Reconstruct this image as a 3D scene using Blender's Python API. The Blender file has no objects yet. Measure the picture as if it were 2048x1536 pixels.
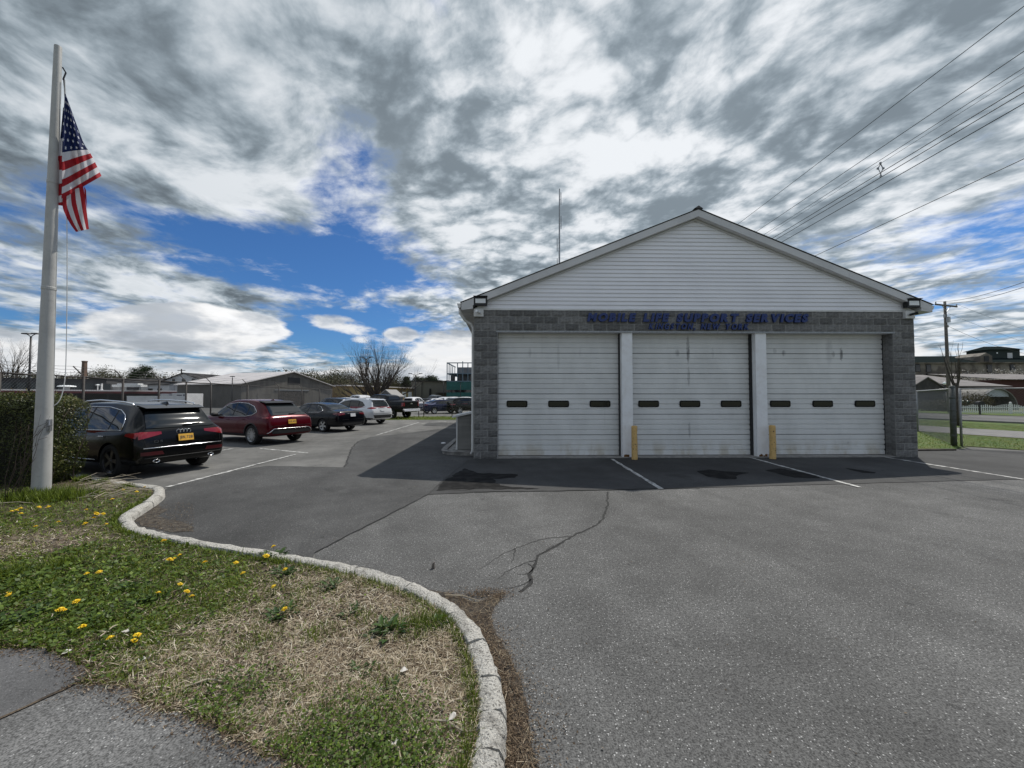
import bpy, bmesh, math, random
import numpy as np
from mathutils import Vector, Matrix, noise as mnoise
random.seed(7); np.random.seed(7)
R = math.radians
SC = bpy.context.scene
COL = SC.collection

# ------------------------------------------------------------------ camera
CAM_H, PITCH, FPX = 1.80, R(1.8), 770.0
cd = bpy.data.cameras.new('camera'); cam = bpy.data.objects.new('camera', cd); COL.objects.link(cam)
cd.sensor_fit = 'HORIZONTAL'; cd.sensor_width = 36.0; cd.lens = 36.0 * FPX / 2048
cd.clip_start = 0.05; cd.clip_end = 4000
cam.location = (0, 0, CAM_H); cam.rotation_euler = (R(90) + PITCH, 0, 0)
SC.camera = cam

# ------------------------------------------------------------------ exposure
SC.view_settings.view_transform = 'Standard'; SC.view_settings.look = 'None'
SC.view_settings.exposure = 0.10; SC.view_settings.gamma = 1.0
SC.view_settings.use_curve_mapping = False
SC.render.engine = 'CYCLES'
SC.cycles.use_denoising = True
SC.cycles.max_bounces = 6; SC.cycles.diffuse_bounces = 3; SC.cycles.glossy_bounces = 3
SC.cycles.transparent_max_bounces = 8

# ------------------------------------------------------------------ sun
SUN_EL, SUN_AZ = R(56.5), R(40.7)            # azimuth from +Y towards +X
sl = bpy.data.lights.new('sun', 'SUN'); sun = bpy.data.objects.new('sun', sl); COL.objects.link(sun)
sl.energy = 3.6; sl.angle = R(0.6); sl.color = (1.0, 0.95, 0.87)
sd = Vector((math.sin(SUN_AZ) * math.cos(SUN_EL), math.cos(SUN_AZ) * math.cos(SUN_EL), math.sin(SUN_EL)))
sun.rotation_euler = (-sd).to_track_quat('-Z', 'Y').to_euler(); sun.location = sd * 60

# ------------------------------------------------------------------ node shorthand
class S:
    """a socket in a node tree with arithmetic"""
    def __init__(s, t, o): s.t, s.o = t, o
    def m(s, op, *a):
        n = s.t.nodes.new('ShaderNodeMath'); n.operation = op
        s.t.links.new(s.o, n.inputs[0])
        for i, b in enumerate(a):
            if isinstance(b, S): s.t.links.new(b.o, n.inputs[i + 1])
            else: n.inputs[i + 1].default_value = b
        return S(s.t, n.outputs[0])
    def __add__(s, b): return s.m('ADD', b)
    def __radd__(s, b): return s.m('ADD', b)
    def __sub__(s, b): return s.m('SUBTRACT', b)
    def __rsub__(s, b): return (s * -1.0) + b
    def __mul__(s, b): return s.m('MULTIPLY', b)
    def __rmul__(s, b): return s.m('MULTIPLY', b)
    def __truediv__(s, b): return s.m('DIVIDE', b)
    def sm(s, a, b, lo=0.0, hi=1.0, kind='SMOOTHSTEP'):
        n = s.t.nodes.new('ShaderNodeMapRange'); n.interpolation_type = kind
        s.t.links.new(s.o, n.inputs[0])
        for i, v in enumerate((a, b, lo, hi)):
            if isinstance(v, S): s.t.links.new(v.o, n.inputs[i + 1])
            else: n.inputs[i + 1].default_value = v
        return S(s.t, n.outputs[0])
    def max(s, b): return s.m('MAXIMUM', b)
    def min(s, b): return s.m('MINIMUM', b)
def comb(t, x, y, z):
    n = t.nodes.new('ShaderNodeCombineXYZ')
    for i, v in enumerate((x, y, z)):
        if isinstance(v, S): t.links.new(v.o, n.inputs[i])
        else: n.inputs[i].default_value = v
    return S(t, n.outputs[0])
def sep(t, v):
    n = t.nodes.new('ShaderNodeSeparateXYZ'); t.links.new(v.o, n.inputs[0])
    return [S(t, n.outputs[i]) for i in range(3)]
def nz(t, vec, scale, detail=4, rough=.55, dist=0.0, lac=2.0):
    n = t.nodes.new('ShaderNodeTexNoise'); n.noise_dimensions = '3D'
    if vec is not None: t.links.new(vec.o, n.inputs['Vector'])
    n.inputs['Scale'].default_value = scale; n.inputs['Detail'].default_value = detail
    n.inputs['Roughness'].default_value = rough; n.inputs['Distortion'].default_value = dist
    n.inputs['Lacunarity'].default_value = lac
    return S(t, n.outputs[0])
def vor(t, vec, scale, feature='F1', out=0, rnd=1.0):
    n = t.nodes.new('ShaderNodeTexVoronoi'); n.feature = feature
    if vec is not None: t.links.new(vec.o, n.inputs['Vector'])
    n.inputs['Scale'].default_value = scale; n.inputs['Randomness'].default_value = rnd
    return S(t, n.outputs[out])
def mixc(t, f, a, b, mode='MIX'):
    n = t.nodes.new('ShaderNodeMix'); n.data_type = 'RGBA'; n.blend_type = mode
    for i, v in ((0, f), (6, a), (7, b)):
        if isinstance(v, S): t.links.new(v.o, n.inputs[i])
        elif i == 0: n.inputs[0].default_value = v
        else: n.inputs[i].default_value = (*v[:3], 1)
    return S(t, n.outputs[2])

# ------------------------------------------------------------------ sky: Nishita air with a broken cloud deck
W = bpy.data.worlds.new('World'); SC.world = W; W.use_nodes = True
t = W.node_tree; t.nodes.clear()
out = t.nodes.new('ShaderNodeOutputWorld'); bg = t.nodes.new('ShaderNodeBackground')
t.links.new(bg.outputs[0], out.inputs[0]); bg.inputs[1].default_value = 0.1
sk = t.nodes.new('ShaderNodeTexSky'); sk.sky_type = 'NISHITA'; sk.sun_disc = False
sk.sun_elevation = SUN_EL; sk.sun_rotation = SUN_AZ; sk.altitude = 50
sk.air_density = 1.0; sk.dust_density = 0.6; sk.ozone_density = 2.0
tc = t.nodes.new('ShaderNodeTexCoord'); D = S(t, tc.outputs['Generated'])
dx, dy, dz = sep(t, D)
zc = dz.max(0.0)
den = zc + 0.085
U, V = dx / den, dy / den
AZ = dx.m('ARCTAN2', dy); EL = dz.m('ARCSINE')
def blob(az, el, sa, se):
    a = (AZ - R(az)) * (1 / R(sa)); e = (EL - R(el)) * (1 / R(se))
    return (a * a + e * e).sm(0.0, 1.0, 1.0, 0.0)
# slow warp so that the deck streams
wa = nz(t, comb(t, U * .7, V * .45, 3.1), 1.0, 3, .5)
wb = nz(t, comb(t, U * .7, V * .45, 9.7), 1.0, 3, .5)
Uw, Vw = U + (wa - .5) * .42, V + (wb - .5) * .42
big = nz(t, comb(t, Uw * .8, Vw * .7, 1.3), 1.25, 2, .5)
fine = nz(t, comb(t, Uw * 1.9 + Vw * .25, Vw * 1.7, 5.2), 1.7, 9, .60, .25)
wisp = nz(t, comb(t, Uw * 3.6 + Vw * .8, Vw * 3.2 - Uw * .5, 8.4), 2.4, 7, .62, .3)
pf = nz(t, comb(t, Uw * 1.7, Vw * 1.7, 11.3), 1.5, 6, .5, .1); pf2 = nz(t, comb(t, Uw * 3.4 + .7, Vw * 3.4, 14.1), 1.9, 6, .5, .1)
bil = ((pf - .5).m('ABSOLUTE') * 2.1) * .6 + ((pf2 - .5).m('ABSOLUTE') * 2.1) * .4          # rounded heads with creases between
dens = big * .40 + fine * .38 + wisp * .22 + (bil - .15) * .10
gap = blob(-30, 17.0, 18, 5.0) * .19 + blob(-20, 9.0, 14, 5.0) * .13 + blob(-23, 26, 8, 9) * .075 + blob(-46, 20, 10, 3) * .07 + blob(-10, 17, 9, 4) * .05 + blob(47, 14, 12, 2.6) * .02
fill = blob(-50, 33, 26, 18) * .20 + blob(22, 34, 46, 30) * .24 + blob(-25, 42, 16, 9) * .14 + blob(-45, 12, 14, 3) * .08
dens = dens - gap + fill
cover = dens.sm(.37, .55)
# light and dark of the deck: thin = bright, thick = grey
thick = nz(t, comb(t, Uw * 1.3 + Vw * .2, Vw * 1.25, 2.7), 2.1, 7, .56, .25)
thick2 = nz(t, comb(t, Uw * 2.6 + Vw * .7, Vw * 2.4, 6.6), 3.0, 7, .60, .35)
w2 = AZ.sm(R(-34), R(-4), .12, .32); th = thick * (1.0 - w2) + thick2 * w2 - (bil - .15) * AZ.sm(R(-34), R(-4), .25, .60)
# forward scattering: the deck is brighter round the veiled sun
sdn = t.nodes.new('ShaderNodeVectorMath'); sdn.operation = 'DOT_PRODUCT'
t.links.new(D.o, sdn.inputs[0]); sdn.inputs[1].default_value = sd
glow = S(t, sdn.outputs['Value']).sm(.15, 1.0)
lum = th.sm(.64, .38, .145, .71) + glow * .16
lum = lum * (1.0 - blob(-28, 42, 24, 9) * .12 - blob(47, 31, 18, 6) * .10)
edge = dens.sm(.44, .60, .16, 0.0)
lum = lum + edge
# low cumulus near the horizon, in angular coordinates
cu = nz(t, comb(t, AZ * 3.2, EL * 7.5, 4.4), 1.0, 8, .58, .1)
cu_big = nz(t, comb(t, AZ * 1.5, EL * 5.0, 7.9), 1.0, 2, .5)
cud = cu * .55 + cu_big * .45 + blob(-39, 8.0, 13, 3.6) * .20 + blob(-24.5, 10.0, 6.5, 2.0) * .12 + blob(-16, 9, 3.0, 1.4) * .08 + EL.sm(R(1), R(8), .10, 0.0)
cud = cud - EL.sm(R(7), R(16), 0.0, .30)
cucov = cud.sm(.505, .555)
cut = nz(t, comb(t, AZ * 5.0, EL * 13.0 + .35, 4.4), 1.0, 7, .55, .1)
culum = (cut - cu * .35).sm(.20, .38, .44, .86) + blob(-38, 8.6, 12, 3.0) * .12
band = EL.sm(R(.5), R(5.5), .20, 0.0)
cloudc = mixc(t, lum.sm(.25, .9), (.74, .89, 1.0), (.97, 1.0, 1.03))
def scale_col(c, f):
    n = t.nodes.new('ShaderNodeVectorMath'); n.operation = 'SCALE'
    t.links.new(c.o, n.inputs[0])
    if isinstance(f, S): t.links.new(f.o, n.inputs['Scale'])
    else: n.inputs['Scale'].default_value = f
    return S(t, n.outputs[0])
air = S(t, sk.outputs[0])
air = mixc(t, 1.0, air, (.30, .55, .86), 'MULTIPLY')
air = scale_col(air, 1.0)
deck = scale_col(cloudc, lum * 10.0)
col = mixc(t, cover * .97, air, deck)
cuc = scale_col(mixc(t, culum.sm(.4, .9), (.84, .92, 1.02), (1.0, 1.0, 1.0)), culum * 10.0)
col = mixc(t, cucov * .92, col, cuc)
col = mixc(t, band, col, (7.0, 7.6, 8.2))
col = mixc(t, dz.sm(-.02, .0), (.9, .9, .85), col)
t.links.new(col.o, bg.inputs[0])
W.cycles.sampling_method = 'MANUAL'; W.cycles.sample_map_resolution = 512

# ================================================================== helpers
CP, SP = math.cos(PITCH), math.sin(PITCH)
def ray(px, py):
    a, b = (px - 1024) / FPX, (768 - py) / FPX
    return Vector((a, CP - b * SP, SP + b * CP))
def G(px, py, z=0.0):
    """the point of the level ground at height z that was measured at this pixel of the photograph"""
    d = ray(px, py); k = (z - CAM_H) / d.z
    return Vector((d.x * k, d.y * k, z))
def at(px, py, Y):
    """a point Y metres ahead"""
    d = ray(px, py); k = Y / d.y
    return Vector((d.x * k, Y, CAM_H + d.z * k))

def tag(o, label=None, cat=None, group=None, kind=None):
    if label: o['label'] = label
    if cat: o['category'] = cat
    if group: o['group'] = group
    if kind: o['kind'] = kind
    return o
def thing(name, label, cat, loc=(0, 0, 0), rz=0.0, group=None):
    o = bpy.data.objects.new(name, None); COL.objects.link(o)
    o.empty_display_size = .2; o.location = loc; o.rotation_euler = (0, 0, rz)
    return tag(o, label, cat, group)
def link(name, me, parent=None, loc=(0, 0, 0), rot=(0, 0, 0)):
    o = bpy.data.objects.new(name, me); COL.objects.link(o)
    o.location = loc; o.rotation_euler = rot
    if parent is not None: o.parent = parent
    return o
def copy_tree(o, parent=None):
    c = o.copy(); COL.objects.link(c); c.parent = parent
    for ch in list(o.children): copy_tree(ch, c)
    return c

class MB:
    """collects faces; build() links them as one mesh object"""
    def __init__(s): s.v, s.f, s.mi = [], [], []
    def add(s, vs, fs, mi=0):
        o = len(s.v); s.v.extend(tuple(p) for p in vs)
        s.f.extend(tuple(i + o for i in f) for f in fs); s.mi.extend([mi] * len(fs)); return s
    def box(s, x0, x1, y0, y1, z0, z1, mi=0):
        return s.add([(x0, y0, z0), (x1, y0, z0), (x1, y1, z0), (x0, y1, z0), (x0, y0, z1), (x1, y0, z1), (x1, y1, z1), (x0, y1, z1)],
                     [(0, 3, 2, 1), (4, 5, 6, 7), (0, 1, 5, 4), (1, 2, 6, 5), (2, 3, 7, 6), (3, 0, 4, 7)], mi)
    def hexa(s, p, mi=0):
        return s.add(p, [(0, 3, 2, 1), (4, 5, 6, 7), (0, 1, 5, 4), (1, 2, 6, 5), (2, 3, 7, 6), (3, 0, 4, 7)], mi)
    def bar(s, a, b, w, h=None, up=(0, 0, 1), mi=0):
        a, b = Vector(a), Vector(b); h = h or w
        d = (b - a).normalized(); u = Vector(up)
        if abs(d.dot(u)) > .98: u = Vector((1, 0, 0))
        r = d.cross(u).normalized() * (w / 2); u2 = r.cross(d).normalized() * (h / 2)
        return s.hexa([a - r - u2, a + r - u2, b + r - u2, b - r - u2, a - r + u2, a + r + u2, b + r + u2, b - r + u2], mi)
    def tube(s, pts, rad, n=6, cap=True, mi=0):
        pts = [Vector(p) for p in pts]; m = len(pts)
        rad = rad if hasattr(rad, '__len__') else [rad] * m
        o = len(s.v); prev = None
        for i, p in enumerate(pts):
            d = (pts[min(i + 1, m - 1)] - pts[max(i - 1, 0)])
            d = d.normalized() if d.length > 1e-9 else Vector((0, 0, 1))
            if prev is None:
                u = Vector((0, 0, 1)) if abs(d.z) < .9 else Vector((1, 0, 0))
                u = (u - d * u.dot(d)).normalized()
            else:
                u = (prev - d * prev.dot(d)); u = u.normalized() if u.length > 1e-6 else prev
            prev = u; w = d.cross(u)
            for k in range(n):
                a = 2 * math.pi * k / n
                s.v.append(tuple(p + (u * math.cos(a) + w * math.sin(a)) * rad[i]))
        for i in range(m - 1):
            for k in range(n):
                k2 = (k + 1) % n
                s.f.append((o + i * n + k, o + i * n + k2, o + (i + 1) * n + k2, o + (i + 1) * n + k)); s.mi.append(mi)
        if cap and n > 2:
            s.f.append(tuple(o + k for k in reversed(range(n)))); s.mi.append(mi)
            s.f.append(tuple(o + (m - 1) * n + k for k in range(n))); s.mi.append(mi)
        return s
    def lathe(s, prof, n=24, M=None, mi=0, close=False):
        """prof: (r, z) pairs turned round Z; M places it"""
        M = M or Matrix.Identity(4); o = len(s.v); m = len(prof)
        for r, z in prof:
            for k in range(n):
                a = 2 * math.pi * k / n
                s.v.append(tuple(M @ Vector((r * math.cos(a), r * math.sin(a), z))))
        for i in range(m if close else m - 1):
            i2 = (i + 1) % m
            for k in range(n):
                k2 = (k + 1) % n
                s.f.append((o + i * n + k, o + i * n + k2, o + i2 * n + k2, o + i2 * n + k)); s.mi.append(mi)
        return s
    def grid(s, rows, mi=0, flip=False):
        o = len(s.v); n = len(rows[0])
        for r in rows: s.v.extend(tuple(p) for p in r)
        for i in range(len(rows) - 1):
            for k in range(n - 1):
                q = (o + i * n + k, o + i * n + k + 1, o + (i + 1) * n + k + 1, o + (i + 1) * n + k)
                s.f.append(q[::-1] if flip else q); s.mi.append(mi)
        return s
    def prism(s, poly, z0, z1, mi=0):
        """poly: (x, y) anticlockwise, raised from z0 to z1"""
        n = len(poly); o = len(s.v)
        s.v.extend((x, y, z0) for x, y in poly); s.v.extend((x, y, z1) for x, y in poly)
        s.f.append(tuple(o + i for i in reversed(range(n)))); s.mi.append(mi)
        s.f.append(tuple(o + n + i for i in range(n))); s.mi.append(mi)
        for i in range(n):
            j = (i + 1) % n
            s.f.append((o + i, o + j, o + n + j, o + n + i)); s.mi.append(mi)
        return s
    def extr(s, poly, M, d, mi=0):
        """poly in a local xy plane placed by M, given thickness d along local z"""
        t_ = MB().prism(poly, 0, d); s.add([M @ Vector(p) for p in t_.v], t_.f, mi); return s
    def mesh(s, name, mats=(), smooth=False, sharp=None):
        me = bpy.data.meshes.new(name); me.from_pydata(s.v, [], s.f)
        for m_ in (mats if isinstance(mats, (list, tuple)) else [mats]): me.materials.append(m_)
        if len(me.materials) > 1: me.polygons.foreach_set('material_index', s.mi)
        if smooth or sharp: shade(me, sharp)
        me.update(); return me
    def build(s, name, mats, parent=None, smooth=False, sharp=None, loc=(0, 0, 0), rot=(0, 0, 0)):
        return link(name, s.mesh(name, mats, smooth, sharp), parent, loc, rot)

def shade(me, sharp=None):
    me.polygons.foreach_set('use_smooth', [True] * len(me.polygons))
    if sharp:
        bm = bmesh.new(); bm.from_mesh(me); lim = R(sharp)
        for e in bm.edges:
            if len(e.link_faces) == 2 and e.calc_face_angle(0) > lim: e.smooth = False
        bm.to_mesh(me); bm.free()
def fan(name, pts, z, mat, parent=None):
    """a flat sheet from a polygon outline"""
    me = bpy.data.meshes.new(name); bm = bmesh.new()
    vs = [bm.verts.new((p[0], p[1], z)) for p in pts]
    f = bm.faces.new(vs)
    if f.normal.z < 0: f.normal_flip()
    bm.normal_update()
    if f.normal.z < 0: f.normal_flip()
    bmesh.ops.triangulate(bm, faces=bm.faces[:])
    for f in bm.faces:
        if f.normal.z < 0: f.normal_flip()
    bm.to_mesh(me); bm.free(); me.materials.append(mat)
    return link(name, me, parent)
def struct(o): o['kind'] = 'structure'; return o
def smooth_path(pts, per=6):
    pts = [Vector(p) for p in pts]; out_ = []
    for i in range(len(pts) - 1):
        p0, p1, p2, p3 = pts[max(i - 1, 0)], pts[i], pts[i + 1], pts[min(i + 2, len(pts) - 1)]
        for k in range(per):
            s = k / per
            out_.append(.5 * ((2 * p1) + (p2 - p0) * s + (2 * p0 - 5 * p1 + 4 * p2 - p3) * s * s + (3 * p1 - p0 - 3 * p2 + p3) * s ** 3))
    out_.append(pts[-1]); return out_
def jag(pts, step, amp, seed=0):
    """a polyline broken into uneven small steps"""
    rn = random.Random(seed); res = []
    for a, b in zip(pts[:-1], pts[1:]):
        a, b = Vector(a), Vector(b); d = b - a; n = max(1, int(d.length / step))
        nrm = Vector((-d.y, d.x, 0)).normalized()
        for k in range(n): res.append(a + d * (k / n) + nrm * rn.uniform(-amp, amp) * (1 if k else .3))
    res.append(Vector(pts[-1])); return res
def poly_mask(pts, P):
    """which of the points P (n,2) lie inside the polygon"""
    x, y = P[:, 0], P[:, 1]; ins = np.zeros(len(P), bool); n = len(pts)
    for i in range(n):
        x1, y1 = pts[i][0], pts[i][1]; x2, y2 = pts[(i + 1) % n][0], pts[(i + 1) % n][1]
        c = ((y1 > y) != (y2 > y)) & (x < (x2 - x1) * (y - y1) / (y2 - y1 + 1e-12) + x1)
        ins ^= c
    return ins
def np_mesh(name, V, F, mat, attr=None):
    """big meshes straight from numpy: V (n,3), F (m,k)"""
    me = bpy.data.meshes.new(name); k = F.shape[1]
    me.vertices.add(len(V)); me.vertices.foreach_set('co', V.astype(np.float32).ravel())
    me.loops.add(F.size); me.loops.foreach_set('vertex_index', F.astype(np.int32).ravel())
    me.polygons.add(len(F)); me.polygons.foreach_set('loop_start', np.arange(0, F.size, k, dtype=np.int32))
    for m_ in (mat if isinstance(mat, (list, tuple)) else [mat]): me.materials.append(m_)
    if attr is not None:
        a = me.attributes.new('tint', 'FLOAT', 'POINT'); a.data.foreach_set('value', attr.astype(np.float32))
    me.update(calc_edges=True); me.validate(); return me

# ================================================================== materials
def base_mat(name):
    m = bpy.data.materials.new(name); m.use_nodes = True
    nt = m.node_tree; b = nt.nodes['Principled BSDF']
    return m, nt, b
def setin(nt, b, key, v):
    if isinstance(v, S): nt.links.new(v.o, b.inputs[key])
    elif key in ('Base Color', 'Emission Color', 'Specular Tint'): b.inputs[key].default_value = (*v[:3], 1)
    else: b.inputs[key].default_value = v
def bump(nt, b, h, strength=.3, dist=.01):
    n = nt.nodes.new('ShaderNodeBump'); n.inputs['Strength'].default_value = strength; n.inputs['Distance'].default_value = dist
    nt.links.new(h.o, n.inputs['Height']); nt.links.new(n.outputs[0], b.inputs['Normal'])
def ocoord(nt):
    n = nt.nodes.new('ShaderNodeTexCoord'); return S(nt, n.outputs['Object'])
def orand(nt):
    n = nt.nodes.new('ShaderNodeObjectInfo'); return S(nt, n.outputs['Random'])
def M(name, c, rough=.6, metal=0.0, c2=None, scale=6.0, detail=4, lo=.4, hi=.65, bmp=0.0, bscale=60.0, bdist=.004, spec=.5, rnd=0.0, coat=0.0, dirt=None):
    """painted / stone / metal surface with two-tone wear, fine relief and a shade that differs from piece to piece"""
    m, nt, b = base_mat(name); o = ocoord(nt)
    cc = None
    if c2: cc = mixc(nt, nz(nt, o, scale, detail).sm(lo, hi), c, c2)
    if dirt:
        dc, dsc, amt = dirt
        cc = mixc(nt, nz(nt, o, dsc, 6, .65).sm(.5, .75) * amt, cc if cc else c, dc)
    if rnd:
        f = orand(nt).sm(0, 1, 1 - rnd, 1 + rnd, 'LINEAR')
        n = nt.nodes.new('ShaderNodeVectorMath'); n.operation = 'SCALE'
        if cc: nt.links.new(cc.o, n.inputs[0])
        else: n.inputs[0].default_value = c
        nt.links.new(f.o, n.inputs['Scale']); cc = S(nt, n.outputs[0])
    setin(nt, b, 'Base Color', cc if cc else c)
    b.inputs['Roughness'].default_value = rough; b.inputs['Metallic'].default_value = metal
    b.inputs['Specular IOR Level'].default_value = spec
    if coat: b.inputs['Coat Weight'].default_value = coat; b.inputs['Coat Roughness'].default_value = .03
    if bmp: bump(nt, b, nz(nt, o, bscale, 5, .6), bmp, bdist)
    return m
def asphalt(name, dark, light, stone, stone_amt=.5, big=.35, ag=150.0, seed=0.0, rough=.9):
    m, nt, b = base_mat(name); o = ocoord(nt)
    x, y, z = sep(nt, o); p = comb(nt, x + seed, y, seed)
    n1 = nz(nt, p, ag, 2, .6); n2 = nz(nt, p, ag * .38, 3, .7); blot = nz(nt, p, big, 5, .6, .4); mid = nz(nt, p, 2.3, 5, .65)
    c = mixc(nt, (n1 * .6 + n2 * .4).sm(.36, .64), dark, light)
    st = vor(nt, p, ag * .72); pick = vor(nt, p, ag * .72, out=1)
    pr, pg, pb = sep(nt, pick)
    c = mixc(nt, st.sm(.34, .22) * pr.sm(.72, .95) * stone_amt, c, stone)
    c = mixc(nt, blot.sm(.30, .70), c, tuple(q * .70 for q in light), 'MIX') if False else c
    trk = nz(nt, comb(nt, x * .9 + y * .25, y * .10, seed + 2.0), 1.0, 4, .55)
    drip = nz(nt, p, 1.1, 3, .5).sm(.66, .74, 1.0, .72) * nz(nt, p, 4.5, 2, .5).sm(.70, .76, 1.0, .62)
    k = (blot.sm(.28, .72, .74, 1.20) * mid.sm(.3, .7, .86, 1.10) * trk.sm(.35, .65, .88, 1.10) * drip)
    n = nt.nodes.new('ShaderNodeVectorMath'); n.operation = 'SCALE'; nt.links.new(c.o, n.inputs[0]); nt.links.new(k.o, n.inputs['Scale'])
    setin(nt, b, 'Base Color', S(nt, n.outputs[0])); b.inputs['Roughness'].default_value = rough; b.inputs['Specular IOR Level'].default_value = .35
    bump(nt, b, n1 * .5 + n2 * .5, .55, .006)
    return m
def leafmat(name, cols, rough=.5, trans=.25):
    """leaf or blade colour from the mesh's own tint attribute, with some light through the leaf"""
    m, nt, b = base_mat(name)
    a = nt.nodes.new('ShaderNodeAttribute'); a.attribute_name = 'tint'
    r = nt.nodes.new('ShaderNodeValToRGB'); nt.links.new(a.outputs['Fac'], r.inputs[0])
    el = r.color_ramp.elements
    while len(el) < len(cols): el.new(.5)
    for i, c in enumerate(cols): el[i].position = i / (len(cols) - 1); el[i].color = (*c, 1)
    nt.links.new(r.outputs[0], b.inputs['Base Color']); b.inputs['Roughness'].default_value = rough; b.inputs['Specular IOR Level'].default_value = .3
    if trans:
        tr = nt.nodes.new('ShaderNodeBsdfTranslucent'); nt.links.new(r.outputs[0], tr.inputs[0])
        mx = nt.nodes.new('ShaderNodeMixShader'); mx.inputs[0].default_value = trans
        o = [n for n in nt.nodes if n.type == 'OUTPUT_MATERIAL'][0]
        nt.links.new(b.outputs[0], mx.inputs[1]); nt.links.new(tr.outputs[0], mx.inputs[2]); nt.links.new(mx.outputs[0], o.inputs[0])
    return m

m_lot = asphalt('worn_asphalt', (.040, .040, .0395), (.158, .158, .154), (.50, .50, .49), .9, .30, ag=100.0)
m_old = asphalt('bleached_asphalt', (.10, .099, .094), (.165, .163, .155), (.36, .36, .34), .4, .5, seed=7.0)
m_patch = asphalt('patched_asphalt', (.030, .030, .030), (.090, .090, .088), (.34, .34, .33), .8, .4, ag=100.0, seed=13.0)
m_apron = asphalt('new_asphalt', (.034, .034, .034), (.070, .070, .069), (.22, .22, .22), .3, .45, seed=21.0)
m_fore = asphalt('coarse_asphalt', (.055, .055, .054), (.20, .20, .197), (.46, .46, .45), .75, .6, ag=95.0, seed=31.0)
m_fore2 = asphalt('smooth_asphalt', (.062, .062, .063), (.122, .122, .123), (.36, .36, .36), .5, .6, ag=140.0, seed=37.0)
m_stain = M('oil_stain', (.013, .013, .013), .85, c2=(.026, .0255, .025), scale=5, spec=.08)
m_crack = M('crack_tar', (.012, .012, .012), .9, c2=(.03, .03, .028), scale=30)
m_line = M('road_paint', (.55, .55, .53), .7, c2=(.20, .20, .195), scale=9, lo=.42, hi=.62)
m_kerb = M('kerb_concrete', (.54, .525, .48), .95, c2=(.17, .16, .145), scale=75, detail=3, lo=.50, hi=.66, bmp=1.0, bscale=60, bdist=.03, dirt=((.12, .11, .095), 6, .75))
m_dirt = M('gutter_dirt', (.040, .034, .028), .97, c2=(.10, .085, .066), scale=14, detail=7, bmp=.9, bscale=60, bdist=.02)
m_pad = M('pad_concrete', (.30, .29, .27), .92, c2=(.17, .165, .155), scale=6, bmp=.5, bscale=90)
m_soil = M('soil', (.050, .037, .026), .97, c2=(.13, .098, .066), scale=9, detail=7, lo=.40, hi=.66, bmp=.9, bscale=45, bdist=.03)
m_ground = M('field', (.085, .105, .045), .97, c2=(.16, .15, .085), scale=.4, detail=8, lo=.35, hi=.7)
m_lawn = M('lawn', (.060, .120, .012), .95, c2=(.115, .140, .030), scale=1.3, detail=7, lo=.38, hi=.68, bmp=.8, bscale=40, bdist=.05)
m_walk = M('sidewalk_concrete', (.20, .195, .19), .9, c2=(.15, .147, .143), scale=2)
m_road = asphalt('road_asphalt', (.10, .10, .098), (.16, .158, .155), (.3, .3, .3), .2, .2, ag=60, seed=43)

# ================================================================== the ground
struct(fan('ground', [(-1500, -300), (1500, -300), (1500, 2600), (-1500, 2600)], -.012, m_ground))
struct(fan('parking_lot', [(-14.2, -6), (17.2, -6), (17.2, 12.5), (16.2, 13.7), (15.2, 13.1), (13.4, 12.9), (13.4, 33.0), (-2, 33.5), (-15.5, 33.5), (-16.3, 30)], 0.0, m_old))
# kerb line: the asphalt-side top edge
KZ = .115
kp = [(150, 946), (255, 963), (318, 971), (329, 977), (325, 988), (300, 1006), (272, 1023), (265, 1031), (270, 1041), (284, 1051), (312, 1060), (369, 1071), (469, 1089), (562, 1102), (640, 1115), (707, 1128), (776, 1145), (844, 1169), (896, 1194), (947, 1235), (974, 1278), (995, 1329), (1007, 1381), (1010, 1432), (1007, 1483), (1003, 1536), (992, 1640), (970, 1800)]
kerb_out = smooth_path([G(x, y, KZ) for x, y in kp], 5)
def offset(path, d):
    r = []
    for i, p in enumerate(path):
        q = path[min(i + 1, len(path) - 1)] - path[max(i - 1, 0)]
        r.append(p + Vector((q.y, -q.x, 0)).normalized() * d)
    return r
kerb_in = offset(kerb_out, .145)
# grassed island
ISL = [(p.x, p.y) for p in offset(kerb_out, .07)] + [(.0, .35), (-.4, -1.5), (-26, -1.5), (-26, 12), (-14.3, 11.0)]
island = struct(fan('grass_island_soil', ISL, .085, m_soil))
FEDGE = [(-260, 1285), (0, 1297), (90, 1295), (137, 1321), (181, 1340), (156, 1363), (203, 1366), (264, 1374), (276, 1402), (305, 1422), (378, 1430), (452, 1470), (500, 1493), (600, 1538), (720, 1600), (800, 1700)]
fe = jag([G(x, y, .1) for x, y in FEDGE], .05, .018, 3)
FORE = [(p.x, p.y) for p in fe] + [(-.55, .4), (-.9, -1.4), (-9, -1.4)]
struct(fan('front_path', FORE, .0935, m_fore))
seam = [G(x, y, .1) for x, y in ((156, 1363), (130, 1377), (95, 1392), (55, 1412), (0, 1436), (-260, 1540))]
F2 = [(p.x, p.y) for p in jag([G(x, y, .1) for x, y in FEDGE[:6]], .05, .015, 5)] + [(p.x, p.y) for p in jag(seam, .06, .008, 4)][1:] + [(-9, 2.2)]
struct(fan('path_patch', F2, .0975, m_fore2))
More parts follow.
